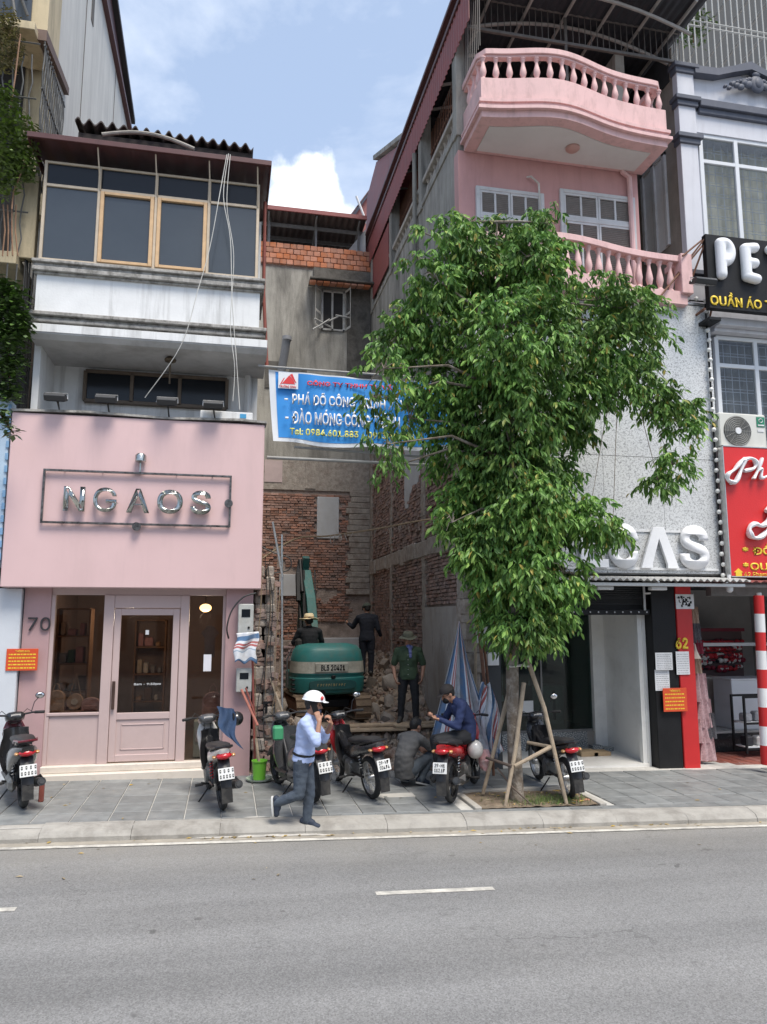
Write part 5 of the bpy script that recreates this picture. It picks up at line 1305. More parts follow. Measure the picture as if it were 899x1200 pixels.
b = MB(); b.box(4.26, 7.24, 13.9, 17.5, .3, .36); b.box(4.26, 7.24, 13.9, 17.5, 2.72, 2.8); b.build('interior_floor', pm('grey screed', (.2, .22, .21), .5, .1), es)
t = thing('filing_cabinet', 'pale metal cabinet standing inside the empty glass shop', 'cabinet', (6.3, 15.0, .36)); c = at(640, 820, 15)
b = MB(); b.cbox(c.x - .35, c.x + .35, 14.9, 15.4, .36, 1.15, .01); b.build('body', M_meter, t)
b = MB(); b.cbox(c.x + .1, c.x + .16, 14.88, 14.9, .45, 1.05, .004); b.build('door_grip', M_grey, t)
t = thing('wood_panel', 'brown wooden board leaning inside the glass shop', 'board', (5.9, 15, .36)); b = MB(); b.cbox(5.55, 5.93, 15.05, 15.1, .36, 2.3, .005); b.build('board', M_wood, t)
for i, (px, py) in enumerate(((581, 735), (594, 805), (589, 818), (615, 745), (620, 800), (662, 735), (707, 690 + 40))):
    c = at(px, py, 14.3); t = thing('hanging_bulb', 'clear bulb hanging on a cord behind the shop glass', 'lamp', c, 'bulbs hanging behind the shop glass')
    b = MB(); b.lathe(c, [(.01, .06), (.02, .04), (.035, -.02), (.02, -.06), (.005, -.07)], 10); b.build('bulb', pm('bulb glass', (.5, .52, .52), .15, .05), t, smooth=True)
    b = MB(); b.cyl(c + Vector((0, 0, .06)), (c.x, c.y, 2.72), .006, n=4); b.build('cord', M_wcable, t)
for (px, py, Y, w_, h_, l_, m_) in ((578, 772, 12.24, .2, .22, 'white enamel notice plate left of the tree trunk', M_white), (618, 828, 13.79, .24, .22, 'paper sheet stuck low on the shop glass by the tree', M_white)):
    c = at(px, py, Y); b = MB(); b.cbox(c.x - w_ / 2, c.x + w_ / 2, Y - .012, Y, c.z - h_ / 2, c.z + h_ / 2, .004); tag(b.build('notice', m_), l_, 'notice')
c = at(563, 737, 12.2); meter(c.x, c.z, .2, .48, 'pale meter box on the post beside the tree crown', 12.2)
b = MB(); b.box(4.23, 4.28, 12.24, 12.3, 0, 3.3); b.box(4.05, 4.6, 12.26, 12.28, .0, 3.3); b.build('left_board', pm('dark shop board', (.04, .045, .05), .7, .2), es)
# flattened cartons on the entrance floor
for k, (px, py, l_) in enumerate(((688, 872, 'flattened brown carton on the white entrance floor'), (703, 875, 'small brown carton beside the tiled step'))):
    c = at(px, py, 13.1); t = MB(); t.cbox(c.x - .17, c.x + .17, 13.0, 13.3, .05, .05 + .09 - .02 * k, .005); tag(t.build('carton', pm('brown card', (.34, .25, .15), .9, .1, 9)), l_, 'carton')
# piers between the shops
b = MB(); b.prism([(7.37, -.2), (7.37, .95), (7.37, 3.15), (7.84, 3.15), (7.84, -.2)], 12.08, 12.6, 'y'); b.build('black_pier', M_black, es, bevel=.01)
M_redp = pm('red pier paint', (.52, .02, .02), .45, .06, 3, .03)
rpz = thing('red_pier', 'bright red pier numbered 62 between the two shops', 'pillar', (8.0, 12.1, -.05))
b = MB(); b.cbox(7.85, 8.16, 12.06, 12.5, -.2, 3.14, .01); b.build('pier', M_redp, rpz)
M_yel = pm('yellow vinyl', (.78, .55, .04), .5, .05)
c = at(799, 754, 12.05); text('house_number', '62', M_yel, rpz, (c.x - .12, 12.055, c.z - .1), .2, .012, .03, width=.24, height=.2)
c = at(799, 705, 12.05); b = MB(); b.box(7.84, 8.2, 12.05, 12.057, c.z - .13, c.z + .13); b.build('poster', M_white, rpz)
b = MB()
for i in range(26): x, z = random.uniform(7.86, 8.16), random.uniform(c.z - .11, c.z + .09); b.box(x, x + random.uniform(.01, .05), 12.046, 12.049, z, z + random.uniform(.01, .05))
b.build('poster_print', M_black, rpz)
def notice(px, py, Y, w_, h_, label, bg=M_white, red=False):
    c = at(px, py, Y); t = thing('notice', label, 'notice', c)
    b = MB(); b.cbox(c.x - w_ / 2, c.x + w_ / 2, Y - .01, Y, c.z - h_ / 2, c.z + h_ / 2, .003); b.build('sheet', bg, t)
    b = MB(); n = 5 if red else 9
    for i in range(n):
        z = c.z + h_ * (.24 if red else .38) - i * h_ * (.62 if red else .8) / (n - 1); x = c.x - w_ * .42
        while x < c.x + w_ * .38:
            l_ = random.uniform(.012, .05); b.box(x, min(x + l_, c.x + w_ * .43), Y - .0125, Y - .011, z - .006 * (1.6 if red else .6), z + .006 * (1.6 if red else .6)); x += l_ + .01
    b.build('print_lines', M_yel if red else pm('grey print', (.25, .25, .27), .8, .1), t)
    if red: text('lettering', 'THÔNG BÁO', M_yel, t, (c.x, Y - .011, c.z + h_ * .33), .05, .002, .015, width=w_ * .45, height=h_ * .12, align='CENTER')
    return t
M_or = pm('orange red vinyl', (.62, .075, .02), .5, .05)
notice(778, 775, 12.03, .33, .3, 'upper white notice on the black pier'); notice(776, 797, 12.07, .28, .36, 'lower white paper on the black pier'); notice(800, 777, 12.05, .26, .4, 'white paper on the red pier below the number 62')
notice(791, 820, 12.02, .46, .4, 'orange red notice across the black and red piers', M_or, True)

# ================================================================== RIGHT: white and grey townhouse with the pet shop
M_wh = pm('cool white render', (.60, .61, .655), .7, .04, 2, .05, grime=(.36, .36, .38), gamt=.35, streak=.9, gs=1.5)
M_trim = pm('slate blue trim', (.085, .095, .125), .65, .1, 4, .05, grime=(.2, .2, .22), gamt=.3, gs=3)
M_sidec = pm('bare cement side', (.29, .265, .23), .9, .12, 3, .3, grime=(.14, .12, .1), gamt=.6, streak=.8, gs=1)
th = thing('white_townhouse', 'white and slate townhouse with pilaster, stucco crest, grilled windows and an open pet shop below', 'townhouse', (10.5, 12.3, -.1))
b = MB(); b.box(8.66, 9.05, 12.36, 20, 3.4, 8.0); b.box(9.05, 14, 12.96, 20, 3.4, 8.0); b.box(9.05, 14, 12.36, 12.9, 3.4, 5.55); b.box(8.66, 14, 12.36, 20, 8.0, 9.2); b.box(8.66, 9.08, 12.36, 20, 9.2, 12.2); b.box(8.66, 14, 12.36, 20, 12.2, 13.5); b.box(11.6, 14, 12.36, 20, 9.2, 12.2); b.box(9.08, 11.6, 13, 20, 9.2, 12.2); b.build('wall', M_wh, th)
b = MB(); b.box(8.64, 8.66, 12.4, 20, 3.4, 14.2); b.build('side_render', M_sidec, th)
b = MB(); b.cbox(8.6, 8.98, 12.2, 12.36, 3.4, 13.75, .006); b.build('pilaster', M_wh, th)
def capz(z, h=.2, e=.09):
    b = MB(); b.cbox(8.6 - e, 8.98 + e, 12.2 - e, 12.37, z, z + h * .45, .008); b.cbox(8.6 - e * .5, 8.98 + e * .5, 12.2 - e * .5, 12.37, z - h * .55, z, .008); b.build('capital', M_trim, th)
for py in (78, 116, 160, 320): capz(at(800, py, 12.15).z)
for py, h in ((116, .16),):
    z = at(840, py + 4, 12.2).z; b = MB(); b.cbox(9.07, 14, 12.14, 12.37, z - h, z, .01); b.cbox(9.07, 14, 12.2, 12.37, z - h - .12, z - h, .01); b.build('cornice', M_trim, th)
z0 = at(840, 84, 12.2).z
pts = [(8.98, z0 - .16), (8.98, z0), (9.5, z0 + .02), (9.9, z0 + .14), (10.3, z0 + .3), (10.7, z0 + .14), (11.1, z0 + .02), (12, z0), (12, z0 - .16), (11.1, z0 - .14), (10.7, z0), (10.3, z0 + .12), (9.9, z0), (9.5, z0 - .14)]
b = MB()
for i in range(7):
    a = pts[1 + i]; a2 = pts[2 + i]; c_ = pts[(14 - i) % 14]; c2 = pts[(13 - i) % 14]
    b.prism([a, a2, c2, c_], 12.12, 12.36, 'y')
b.build('pediment_moulding', M_trim, th)
b = MB(); b.box(8.98, 14, 12.3, 12.36, 12.2, z0 + .1); b.build('attic_wall', M_wh, th)
# crest
c = at(886, 103, 12.2); b = MB()
b.ball(c + Vector((0, -.03, .05)), (.17, .06, .2), 12, 8); b.ball(c + Vector((0, -.06, .05)), (.09, .05, .12)); b.ball(c + Vector((0, -.03, .27)), (.1, .05, .07))
for s_ in (-1, 1):
    for k in range(7):
        t_ = k / 6; b.ball(c + Vector((s_ * (.2 + .55 * t_), -.03, .02 - .13 * t_ + .05 * math.sin(k * 2.1))), (.11 - .06 * t_, .045, .085 - .05 * t_), 8, 6, M=Matrix.Rotation(s_ * .5, 3, 'Y'))
        b.ball(c + Vector((s_ * (.16 + .45 * t_), -.03, .14 - .16 * t_)), (.07 - .03 * t_, .04, .05 - .02 * t_), 8, 6)
b.build('stucco_crest', M_trim, th, smooth=True)
# rooftop cage
M_cage = pm('pale cage paint', (.42, .42, .4), .6, .1, 5)
b = MB(); zc = 13.7
for i in range(26): x = 8.7 + i * .15; b.cyl((x, 12.3, zc), (x, 12.3, 16), .016, n=6)
for z in (13.75, 14.7, 14.82): b.cyl((8.6, 12.3, z), (13, 12.3, z), .02, n=6)
b.build('cage_bars', M_cage, th)
b = MB(); b.box(8.66, 22, 15.5, 15.6, 13.5, 22); b.box(8.62, 8.66, 12.5, 15.5, 13.5, 14.3); b.build('cage_back', pm('dark corrugated wall', (.04, .045, .05), .7, .2, 3), th)
b = MB()
for i in range(8): b.cyl((9 + i * .5, 12.4, 16.3), (9 + i * .5, 15.4, 15.3 + .1 * i), .04, n=6)
b.build('cage_struts', M_truss, th)
# side window with white leaves
b = MB(); y0_, y1_ = atx(784, 250, 8.63).y, atx(754, 250, 8.63).y; zt_, zb_ = atx(770, 188, 8.63).z, atx(770, 300, 8.63).z
b.cbox(8.58, 8.64, y0_, y0_ + .1, zb_, zt_, .006); b.cbox(8.58, 8.64, y1_ - .1, y1_, zb_, zt_, .006); b.cbox(8.58, 8.64, (y0_ + y1_) / 2 - .06, (y0_ + y1_) / 2 + .06, zb_, zt_, .006)
b.cbox(8.58, 8.64, y0_, y1_, zt_ - .08, zt_, .006); sw = b.build('side_window', M_shut, th)
b = MB(); b.box(8.625, 8.638, y0_ + .1, y1_ - .1, zb_, zt_ - .08); b.build('panel', pm('greenish white panel', (.78, .8, .8), .4, .05), sw)
# grilled windows with curtains
M_curt = pm('cream curtain', (.8, .74, .56), .8, .15, 3, .1); M_curg = pm('grey curtain', (.35, .34, .31), .8, .15, 3)
M_pvc = pm('white pvc', (.68, .7, .72), .35, .03, 3)
def gwin(x0, x1, z0, z1, zm, div, curt, y=12.34, tint=(.8, .82, .84)):
    b = MB()
    for x in [x0] + div + [x1]: b.cbox(x - .045, x + .045, y - .05, y + .03, z0, z1, .006)
    for z in (z0, zm, z1): b.cbox(x0, x1, y - .045, y + .03, z - .04, z + .04, .006)
    w_ = b.build('window', M_pvc, th); xs2 = [x0] + div + [x1]
    for i in range(len(xs2) - 1):
        for za, zb2 in ((z0, zm), (zm, z1)):
            g = MB(); g.box(xs2[i] + .045, xs2[i + 1] - .045, y - .01, y - .005, za + .04, zb2 - .04); g.build('pane', glass('window glass', tint), w_)
    g = MB(); x = x0 + .1
    while x < x1: g.cyl((x, y + .12, z0), (x, y + .12, z1), .008, n=4); x += .16
    z = z0 + .1
    while z < z1: g.cyl((x0, y + .12, z), (x1, y + .12, z), .008, n=4); g.cyl((x0, y + .12, z + .06), (x1, y + .12, z + .06), .006, n=4); z += .24
    g.build('grille', M_pvc, w_)
    g = MB(); g.grid(lambda u, v: (x0 + (x1 - x0) * u, y + .28 + .035 * math.sin(u * 60) + .01 * math.sin(u * 151), z0 + (z1 - z0) * v), 160, 1); g.build('curtain', curt, w_, smooth=True)
# opening recess upper
uz0, uz1, uzm = 9.25, at(850, 163, 12.3).z, at(850, 192, 12.3).z
gwin(at(822, 200, 12.3).x + .02, 11.55, uz0, uz1, uzm, [at(864, 200, 12.3).x], M_curt)
b = MB(); b.cbox(9.0, 14, 12.27, 12.31, uz1 + .04, uz1 + .5, .005); b.build('window_head', M_wh, th)
# first floor window sits in its own recess
lz0, lz1, lzm = 5.6, at(850, 398, 12.3).z, at(850, 430, 12.3).z
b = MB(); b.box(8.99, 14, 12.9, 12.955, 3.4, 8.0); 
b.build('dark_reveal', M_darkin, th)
gwin(9.12, 11.8, lz0, lz1, lzm, [at(884, 440, 12.3).x], M_curg, y=12.26, tint=(.55, .58, .6))
for o in list(th.children):
    pass
b = MB(); b.cbox(8.98, 14, 11.9, 12.36, 8.05, 8.2, .01); b.cbox(8.98, 14, 12.05, 12.36, 7.98, 8.05, .01); b.build('ledge', M_wh, th)
# --- black sign
pt = thing('black_sign', 'black fascia sign with puffy white letters PET and yellow words below', 'sign', (10, 11.6, 8.9))
b = MB(); b.cbox(8.56, 11.5, 11.58, 11.7, 8.2, 9.66, .008); b.build('board', M_black, pt)
M_puf = pm('puffy white letter', (.82, .83, .85), .3, .02, 3)
def puffy(ch, strk, x0, wd, z0, hg, r):
    b = MB()
    for s_ in strk:
        P = [(x0 + u * wd, 11.53, z0 + v * hg) for u, v in s_]
        for a, c in zip(P[:-1], P[1:]): b.cap(a, c, r, n=10)
    o = remesh(b, 'letter', M_puf, pt, vox=.018, smooth_it=2); return o
def arc(cx, cy, rx, ry, a0, a1, n=9): return [(cx + rx * math.cos(R(a0 + (a1 - a0) * i / n)), cy + ry * math.sin(R(a0 + (a1 - a0) * i / n))) for i in range(n + 1)]
zz = at(850, 330, 11.55).z; pe = at(848, 330, 11.53).x; hg = at(850, 281, 11.53).z - zz - .2
xa, xb = at(838, 300, 11.53).x, at(863, 300, 11.53).x
puffy('P', [[(0, 0), (0, 1)], [(0, 1)] + arc(.35, .72, .62, .3, 90, -90) + [(0, .42)]], xa + .12, xb - xa - .24, zz + .12, hg, .1)
xa, xb = at(867, 300, 11.53).x, at(892, 300, 11.53).x
puffy('E', [[(0, .12), (0, .88)], [(0, .95), (.9, 1)], [(0, .5), (.8, .5)], [(0, .05), (.9, 0)]], xa + .12, xb - xa - .24, zz + .1, hg, .1)
puffy('T', [[(0, 1), (1, 1)], [(.5, 1), (.5, 0)]], xb + .2, .42, zz + .1, hg, .1)
c = at(833, 357, 11.57); text('lettering', 'QUẦN ÁO THÚ CƯNG', M_yel, pt, (c.x, 11.578, c.z), .2, .012, .02, width=2.45, height=.27)
b = MB()
for p0, p1 in (((828, 277), (770, 352)), ((828, 280), (803, 348)), ((770, 352), (828, 282)), ((800, 300), (828, 277))):
    b.cyl(at(*p0, 11.62), at(*p1, 11.9), .018, n=6)
b.cyl(at(826, 362, 11.6), at(812, 372, 12.0), .025, n=6); b.cyl((8.7, 11.7, 8.3), (9.0, 12.3, 8.1), .02, n=6); b.build('bracket', M_rust, pt)
c = at(825, 330, 11.35); floodlight(c.x, 11.4, c.z, 'black floodlight in front of the left end of the black sign', .42)
b = MB(); c = at(832, 370, 11.6); b.cbox(c.x - .05, c.x + .2, 11.55, 11.9, c.z - .1, c.z - .03, .01); tag(b.build('sign_bracket_box', M_black), 'small black bracket under the left corner of the black sign', 'bracket')
# --- air conditioner
ac = thing('air_conditioner', 'white outdoor air conditioner unit on the red sign', 'air conditioner', (9.35, 11.9, 5.66))
a0 = at(843, 500, 11.75).x; az0, az1 = at(860, 526, 11.75).z, at(860, 484, 11.75).z
b = MB(); b.cbox(a0, a0 + .98, 11.75, 12.1, az0, az1, .02); b.build('casing', pm('aged white enamel', (.62, .62, .57), .45, .05, 3, .02, grime=(.4, .37, .3), gamt=.3), ac)
fc = Vector((a0 + .37, 11.745, (az0 + az1) / 2)); rr = (az1 - az0) * .42
b = MB(); b.tube([fc + Vector((0, -.005, 0)), fc + Vector((0, .004, 0))], rr, 28); b.build('fan_opening', pm('fan shadow', (.1, .1, .095), .7, .1), ac)
b = MB()
for k in range(1, 9): b.tube([fc + Vector((rr * k / 8.5 * math.cos(t), -.018, rr * k / 8.5 * math.sin(t))) for t in [2 * math.pi * i / 32 for i in range(32)]], .006, 4, close=True)
for k in range(14): t = 2 * math.pi * k / 14; b.cyl(fc + Vector((0, -.018, 0)), fc + Vector((rr * math.cos(t), -.018, rr * math.sin(t))), .004, n=4)
b.build('fan_guard', pm('grey guard', (.33, .33, .31), .5, .1), ac)
b = MB(); b.tube([fc + Vector((0, -.03, 0)), fc + Vector((0, -.015, 0))], .06, 16); b.build('hub', M_white, ac)
b = MB(); b.box(a0 + .78, a0 + .95, 11.742, 11.748, az1 - .24, az1 - .05); b.build('green_label', pm('green label', (.02, .2, .11), .5, .05), ac)
b = MB(); b.tube([(a0 + .865 + .04 * math.cos(t), 11.738, az1 - .12 + .035 * math.sin(t)) for t in [2 * math.pi * i / 16 for i in range(16)]], .007, 4, close=True); b.box(a0 + .8, a0 + .93, 11.736, 11.74, az1 - .22, az1 - .195); b.box(a0 + .79, a0 + .92, 11.74, 11.748, az1 - .33, az1 - .29); b.build('label_print', M_white, ac)
# --- red sign with script lettering
rs = thing('red_sign', 'bright red shop sign with white script letters and yellow words', 'sign', (10, 11.7, 3.3))
M_rsg = pm('red sign vinyl', (.62, .022, .022), .4, .03, 2)
b = MB(); b.cbox(8.70, 11.6, 11.66, 11.78, 3.28, 5.62, .008); b.build('board', M_rsg, rs)
b = MB(); b.cbox(8.68, 8.70, 11.65, 11.79, 3.26, 5.64, .003); b.cbox(8.68, 11.6, 11.65, 11.79, 5.62, 5.64, .003); b.cbox(8.68, 11.6, 11.65, 11.79, 3.26, 3.28, .003); b.build('edge_trim', M_alu, rs)
def script(P, r, nm='script_letter'):
    b = MB(); V = [at(px, py, 11.6) for px, py in P]; Q = []
    for i in range(len(V) - 1):
        for k in range(5):
            t = k / 5; p0, p1, p2, p3 = V[max(i - 1, 0)], V[i], V[i + 1], V[min(i + 2, len(V) - 1)]
            Q.append(.5 * ((2 * p1) + (-p0 + p2) * t + (2 * p0 - 5 * p1 + 4 * p2 - p3) * t * t + (-p0 + 3 * p1 - 3 * p2 + p3) * t ** 3))
    Q.append(V[-1]); b.tube(Q, [r * (1 + .25 * math.sin(i * .8)) for i in range(len(Q))], 8)
    b.xf(Matrix.Translation((0, 11.6, 0)) @ Matrix.Diagonal((1, 1.6, 1, 1)) @ Matrix.Translation((0, -11.6, 0)))
    return b.build(nm, M_puf, rs, smooth=True)
script([(862, 566), (854, 563), (853, 556), (861, 550), (869, 540), (873, 538), (868, 552), (862, 565), (857, 566)], .032)
script([(869, 540), (880, 537), (886, 542), (883, 549), (872, 552)], .032)
script([(893, 537), (888, 552), (883, 561), (888, 552), (893, 550), (892, 560), (899, 558)], .026)
script([(904, 598), (898, 598), (906, 592), (900, 610), (893, 616), (884, 614), (878, 620), (881, 629), (890, 630), (899, 622), (908, 612)], .04)
text('lettering', '* ĐỒ CHÓ MÈO', M_yel, rs, (at(871, 655, 11.65).x, 11.66, at(875, 650, 11.65).z), .2, .012, .02, width=1.9, height=.2)
text('lettering', '*QUẦN ÁO', M_yel, rs, (at(871, 665, 11.65).x, 11.66, at(875, 667, 11.65).z - .02), .2, .012, .02, width=1.3, height=.2)
c = at(873, 677, 11.65); text('lettering', '62 Phạm', M_yel, rs, (c.x, 11.66, c.z + .0), .1, .006, .005, width=.45, height=.1)
c = at(866, 672, 11.65); b = MB(); b.prism([(c.x - .06, c.z - .05), (c.x + .06, c.z - .05), (c.x + .06, c.z + .02), (c.x + .09, c.z + .02), (c.x, c.z + .09), (c.x - .09, c.z + .02), (c.x - .06, c.z + .02)], 11.65, 11.66, 'y'); b.build('house_symbol', M_yel, rs)
# --- light string down the cladding edge
ls = thing('light_string', 'string of white globe bulbs down the right edge of the perforated cladding', 'light string', (8.85, 11.85, 5))
b = MB(); b.cyl((8.66, 11.84, 3.2), (8.66, 11.84, 8.4), .018, n=6); b.build('cord', M_black, ls)
b = MB(); b.ball((0, 0, 0), .042, 8, 6); b0 = b.build('bulb', pm('frosted bulb', (.75, .75, .72), .3, .03), ls, smooth=True, local=True)
for i in range(27):
    o = b0 if i == 0 else inst(b0, (0, 0, 0), parent=ls); o.location = Vector((8.64 + .02 * (i % 2), 11.8, 3.3 + i * .19)) - wloc(ls)
ls2 = thing('light_string', 'string of globe bulbs along the top edge of the perforated cladding', 'light string', (7.5, 11.85, 8.45))
b = MB(); b.cyl((5.9, 11.86, 8.45), (8.82, 11.86, 8.45), .015, n=6); b.build('cord', M_black, ls2)
for i in range(15): inst(b0, Vector((6.0 + i * .19, 11.83, 8.46 + .02 * (i % 2))) - wloc(ls2), parent=ls2)
# --- pet shop interior
b = MB(); b.box(8.18, 12.5, 16.0, 16.1, -.3, 3.3); b.box(12.4, 12.5, 12.4, 16, -.3, 3.3); b.box(8.17, 8.22, 12.55, 16, -.3, 3.3); b.build('shop_wall', pm('shop back wall', (.45, .44, .43), .8, .08), th)
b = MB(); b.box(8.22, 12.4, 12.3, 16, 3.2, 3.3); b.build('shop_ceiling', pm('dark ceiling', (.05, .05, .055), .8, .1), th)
items = []
M_fbrick = pm('red floor paving', (.24, .075, .055), .7, .15, 5, .1, rnd=.15)
for i in range(20):
    for k in range(6): items.append(((8.3 + i * .2, 12.35 + k * .2, gz(9.5) + .115), (.19, .19, .05), (0, SL, 0)))
pieces('floor_tile', M_fbrick, th, items)
b = MB(); b.box(8.2, 12.4, 12.2, 13.6, -.4, gz(9.5) + .09); b.build('shop_apron', M_conc, th)
b = MB(); b.box(8.2, 12.4, 13.6, 16, -.3, .28); b.build('raised_floor', pm('black granite', (.03, .03, .033), .25, .2, 20), th)
b = MB(); b.box(8.2, 12.4, 13.58, 16, .28, .32); b.build('pale_floor', pm('pale shop tile', (.5, .5, .48), .3, .05), th)
b = MB(); b.box(8.7, 12.4, 12.25, 12.4, 2.95, 3.3); b.cyl((8.2, 11.6, 3.12), (12, 11.6, 3.1), .04, n=8); b.build('shop_header', M_grey, th)
b = MB(); b.grid(lambda u, v: (8.15 + 4 * u, 11.45 + .8 * v, 3.17 + .05 * v + .015 * math.sin(u * 150)), 200, 1, thick=(0, 0, .012)); b.build('shop_awning', M_redm, th, smooth=True)
b = MB(); b.cbox(8.9, 8.98, 14.4, 14.5, .32, 3.1, .005); b.cbox(8.98, 12, 14.42, 14.48, 1.95, 2.02, .005); b.build('inner_frame', M_pvc, th)
M_r = [pm('red goods', (.45, .02, .03), .6, .2, 9), pm('black goods', (.02, .02, .025), .5, .2, 9), pm('wine goods', (.2, .01, .03), .6, .2, 9), GOODS[6], GOODS[5], pm('rose goods', (.5, .2, .25), .6, .1)]
gd = thing('hanging_goods', 'rows of red and black bows hanging on the back wall of the pet shop', 'goods display', (9.6, 15, 1.5))
for i in range(210):
    x = random.uniform(8.6, 11.3); row = random.randrange(5); z = 1.45 + row * .14 + random.gauss(0, .02)
    b = MB(); s_ = random.uniform(.05, .1)
    b.ball((x - s_ * .7, 15.0, z), (s_ * .8, .04, s_ * .6), 6, 4); b.ball((x + s_ * .7, 15.0, z), (s_ * .8, .04, s_ * .6), 6, 4)
    b.build('bow', random.choice([M_r[0], M_r[0], M_r[1], M_r[2], M_r[3], M_r[0]]), gd)
b = MB(); b.box(8.5, 11.4, 15.06, 15.1, 1.2, 2.3); b.build('backing', pm('dark pegboard', (.12, .08, .08), .8, .1), gd)
b = MB(); b.box(8.5, 11.4, 14.95, 15.1, 2.25, 2.32); b.build('rail', M_r[2], gd)
ct = thing('shop_counter', 'white counter with a raised front in the pet shop', 'counter', (10.2, 13.9, .3))
c = at(853, 795, 13.8); b = MB(); b.cbox(c.x, c.x + 1.6, 13.7, 14.3, .32, c.z - .03, .01); b.build('front_panel', M_pvc, ct)
b = MB(); b.cbox(c.x - .02, c.x + 1.62, 13.68, 14.32, c.z - .03, c.z, .006); b.build('counter_top', M_white, ct)
c2 = at(825, 785, 14.5); b = MB(); b.cbox(c2.x, c2.x + .5, 14.5, 15.0, .32, 1.3, .01); tag(b.build('side_cabinet', pm('beige cabinet', (.4, .38, .34), .6, .05)), 'beige cabinet standing behind the pet shop counter', 'cabinet')
sc_ = thing('display_case', 'black framed glass display case on wheels at the pet shop door', 'display case', (9.9, 12.9, -.1))
c = at(871, 816, 12.8); x0, x1, z0, z1 = c.x, c.x + 1.1, .02, c.z; b = MB()
for x in (x0, x1 - .04):
    for y in (12.8, 13.16): b.cbox(x, x + .04, y, y + .04, z0, z1, .004)
for z in (z0 + .06, (z0 + z1) / 2, z1 - .04):
    b.cbox(x0 + .04, x1 - .04, 12.8, 12.84, z, z + .04, .004); b.cbox(x0 + .04, x1 - .04, 13.16, 13.2, z, z + .04, .004)
b.build('frame', M_black, sc_)
b = MB(); b.box(x0 + .04, x1 - .04, 12.84, 13.16, z0 + .1, z0 + .12); b.box(x0 + .04, x1 - .04, 12.84, 13.16, (z0 + z1) / 2 + .02, (z0 + z1) / 2 + .04); b.build('shelf', M_white, sc_)
for i in range(8):
    b = MB(); xx_ = x0 + .08 + (i % 4) * .25; zz_ = z0 + .12 if i < 4 else (z0 + z1) / 2 + .04; b.cbox(xx_, xx_ + .18, 12.9, 13.1, zz_, zz_ + random.uniform(.1, .22), .03); b.build('goods', random.choice(M_r[:1] + [M_r[1], M_r[3], M_r[4], M_r[4]]), sc_)
# clothes rack at the door
M_plaid = pm('pink plaid', (.45, .3, .31), .9, .3, 30, .1); M_plaidd = pm('dark plaid', (.1, .1, .11), .9, .5, 30, .1); M_tanc = pm('tan cloth', (.36, .27, .2), .9, .2, 9)
cr = thing('clothes_column', 'small pet clothes hanging in a column beside the red pier', 'clothes rack', (8.4, 12.4, .1))
b = MB(); b.cyl((8.42, 12.4, -.05), (8.42, 12.4, 3.0), .015, n=6); b.build('rack_pole', M_grey, cr)
def garment(x, z, w_, h_, m_):
    b = MB(); b.grid(lambda u, v: (x + w_ * (u - .5) * (.6 + .4 * (1 - v)), 12.34 + .02 * math.sin(u * 14 + v * 3), z - h_ * (1 - v)), 10, 4, thick=(0, .03, 0)); b.build('garment', m_, cr, smooth=True)
for x, z, w_, h_, m_ in ((8.4, 2.75, .2, .3, M_tanc), (8.42, 2.45, .22, .35, M_plaidd), (8.46, 2.15, .2, .25, M_r[2]), (8.4, 1.85, .2, .3, M_tanc), (8.45, 1.55, .3, .5, M_plaid), (8.5, 1.1, .34, .5, M_plaid), (8.62, .85, .2, .45, M_plaidd), (8.45, .75, .3, .42, M_plaid), (8.52, .42, .34, .4, M_plaid)): garment(x, z, w_, h_, m_)
c = at(600 + 0, 700, 12)
c = at(810, 765, 12.3); b = MB(); b.lathe((c.x + .05, 12.25, c.z), [(.01, .16), (.03, .06), (.09, -.1), (.02, -.1)], 8); b.build('tassel', GOODS[1], cr)
# globe lamp under the red sign, striped pole
c = at(855, 687, 11.6); gl = thing('globe_lamp', 'white energy saving bulb hanging below the red sign', 'lamp', c)
b = MB(); b.lathe(c, [(.02, .1), (.055, .08), (.06, .0), (.055, -.08), (.02, -.11)], 12); b.build('bulb', M_white, gl, smooth=True)
b = MB(); b.cyl(c + Vector((0, 0, .1)), c + Vector((0, 0, .2)), .03, n=8); b.build('socket', M_white, gl)
sp_ = thing('striped_pole', 'red and white striped pole standing at the right edge by the pet shop', 'pole', (9.6, 11.5, -.05))
p0 = at(898, 896, 11.5); p1 = at(889, 698, 11.5); n = 9
for i in range(n):
    a = p0.lerp(p1, i / n); c = p0.lerp(p1, (i + 1) / n); b = MB(); b.cyl(a, c, .085, n=16); b.build('stripe', M_redp if i % 2 == 0 else M_white, sp_, smooth=True)
b = MB(); b.cyl(p1, p1 + Vector((0, 0, .05)), .05, n=10); b.build('top_fitting', M_alu, sp_)

# potted greens on the terrace
M_leaf2 = pm('terrace leaf', (.09, .16, .03), .6, .3, 9, 0, rnd=.3)
def sprig(label, c, rad, n, s=.06, cat='plant', name='terrace_plant', ext=(1, 1, 1)):
    b = MB()
    for i in range(n):
        v = Vector([random.gauss(0, .5) * rad * e for e in ext]); p_ = Vector(c) + v; d = Vector([random.uniform(-1, 1) for _ in range(3)]).normalized(); e = d.cross(Vector((0, 0, 1))).normalized() * s * .35; d = d * s + Vector((0, 0, -s * .4))
        b.add([p_, p_ + d * .5 + e, p_ + d, p_ + d * .5 - e], [(0, 1, 2), (0, 2, 3)])
    t = thing(name, label, cat, c); b.build('foliage', M_leaf2, t)
    s2 = MB(); s2.cyl(Vector(c) - Vector((0, 0, rad)), Vector(c) + Vector((0, 0, rad * .5)), .01, n=5); s2.build('stem', M_wood, t); return t
sprig('small bushy plant behind the bars of the white townhouse terrace', at(812, 35, 12.6), .3, 260, .09)
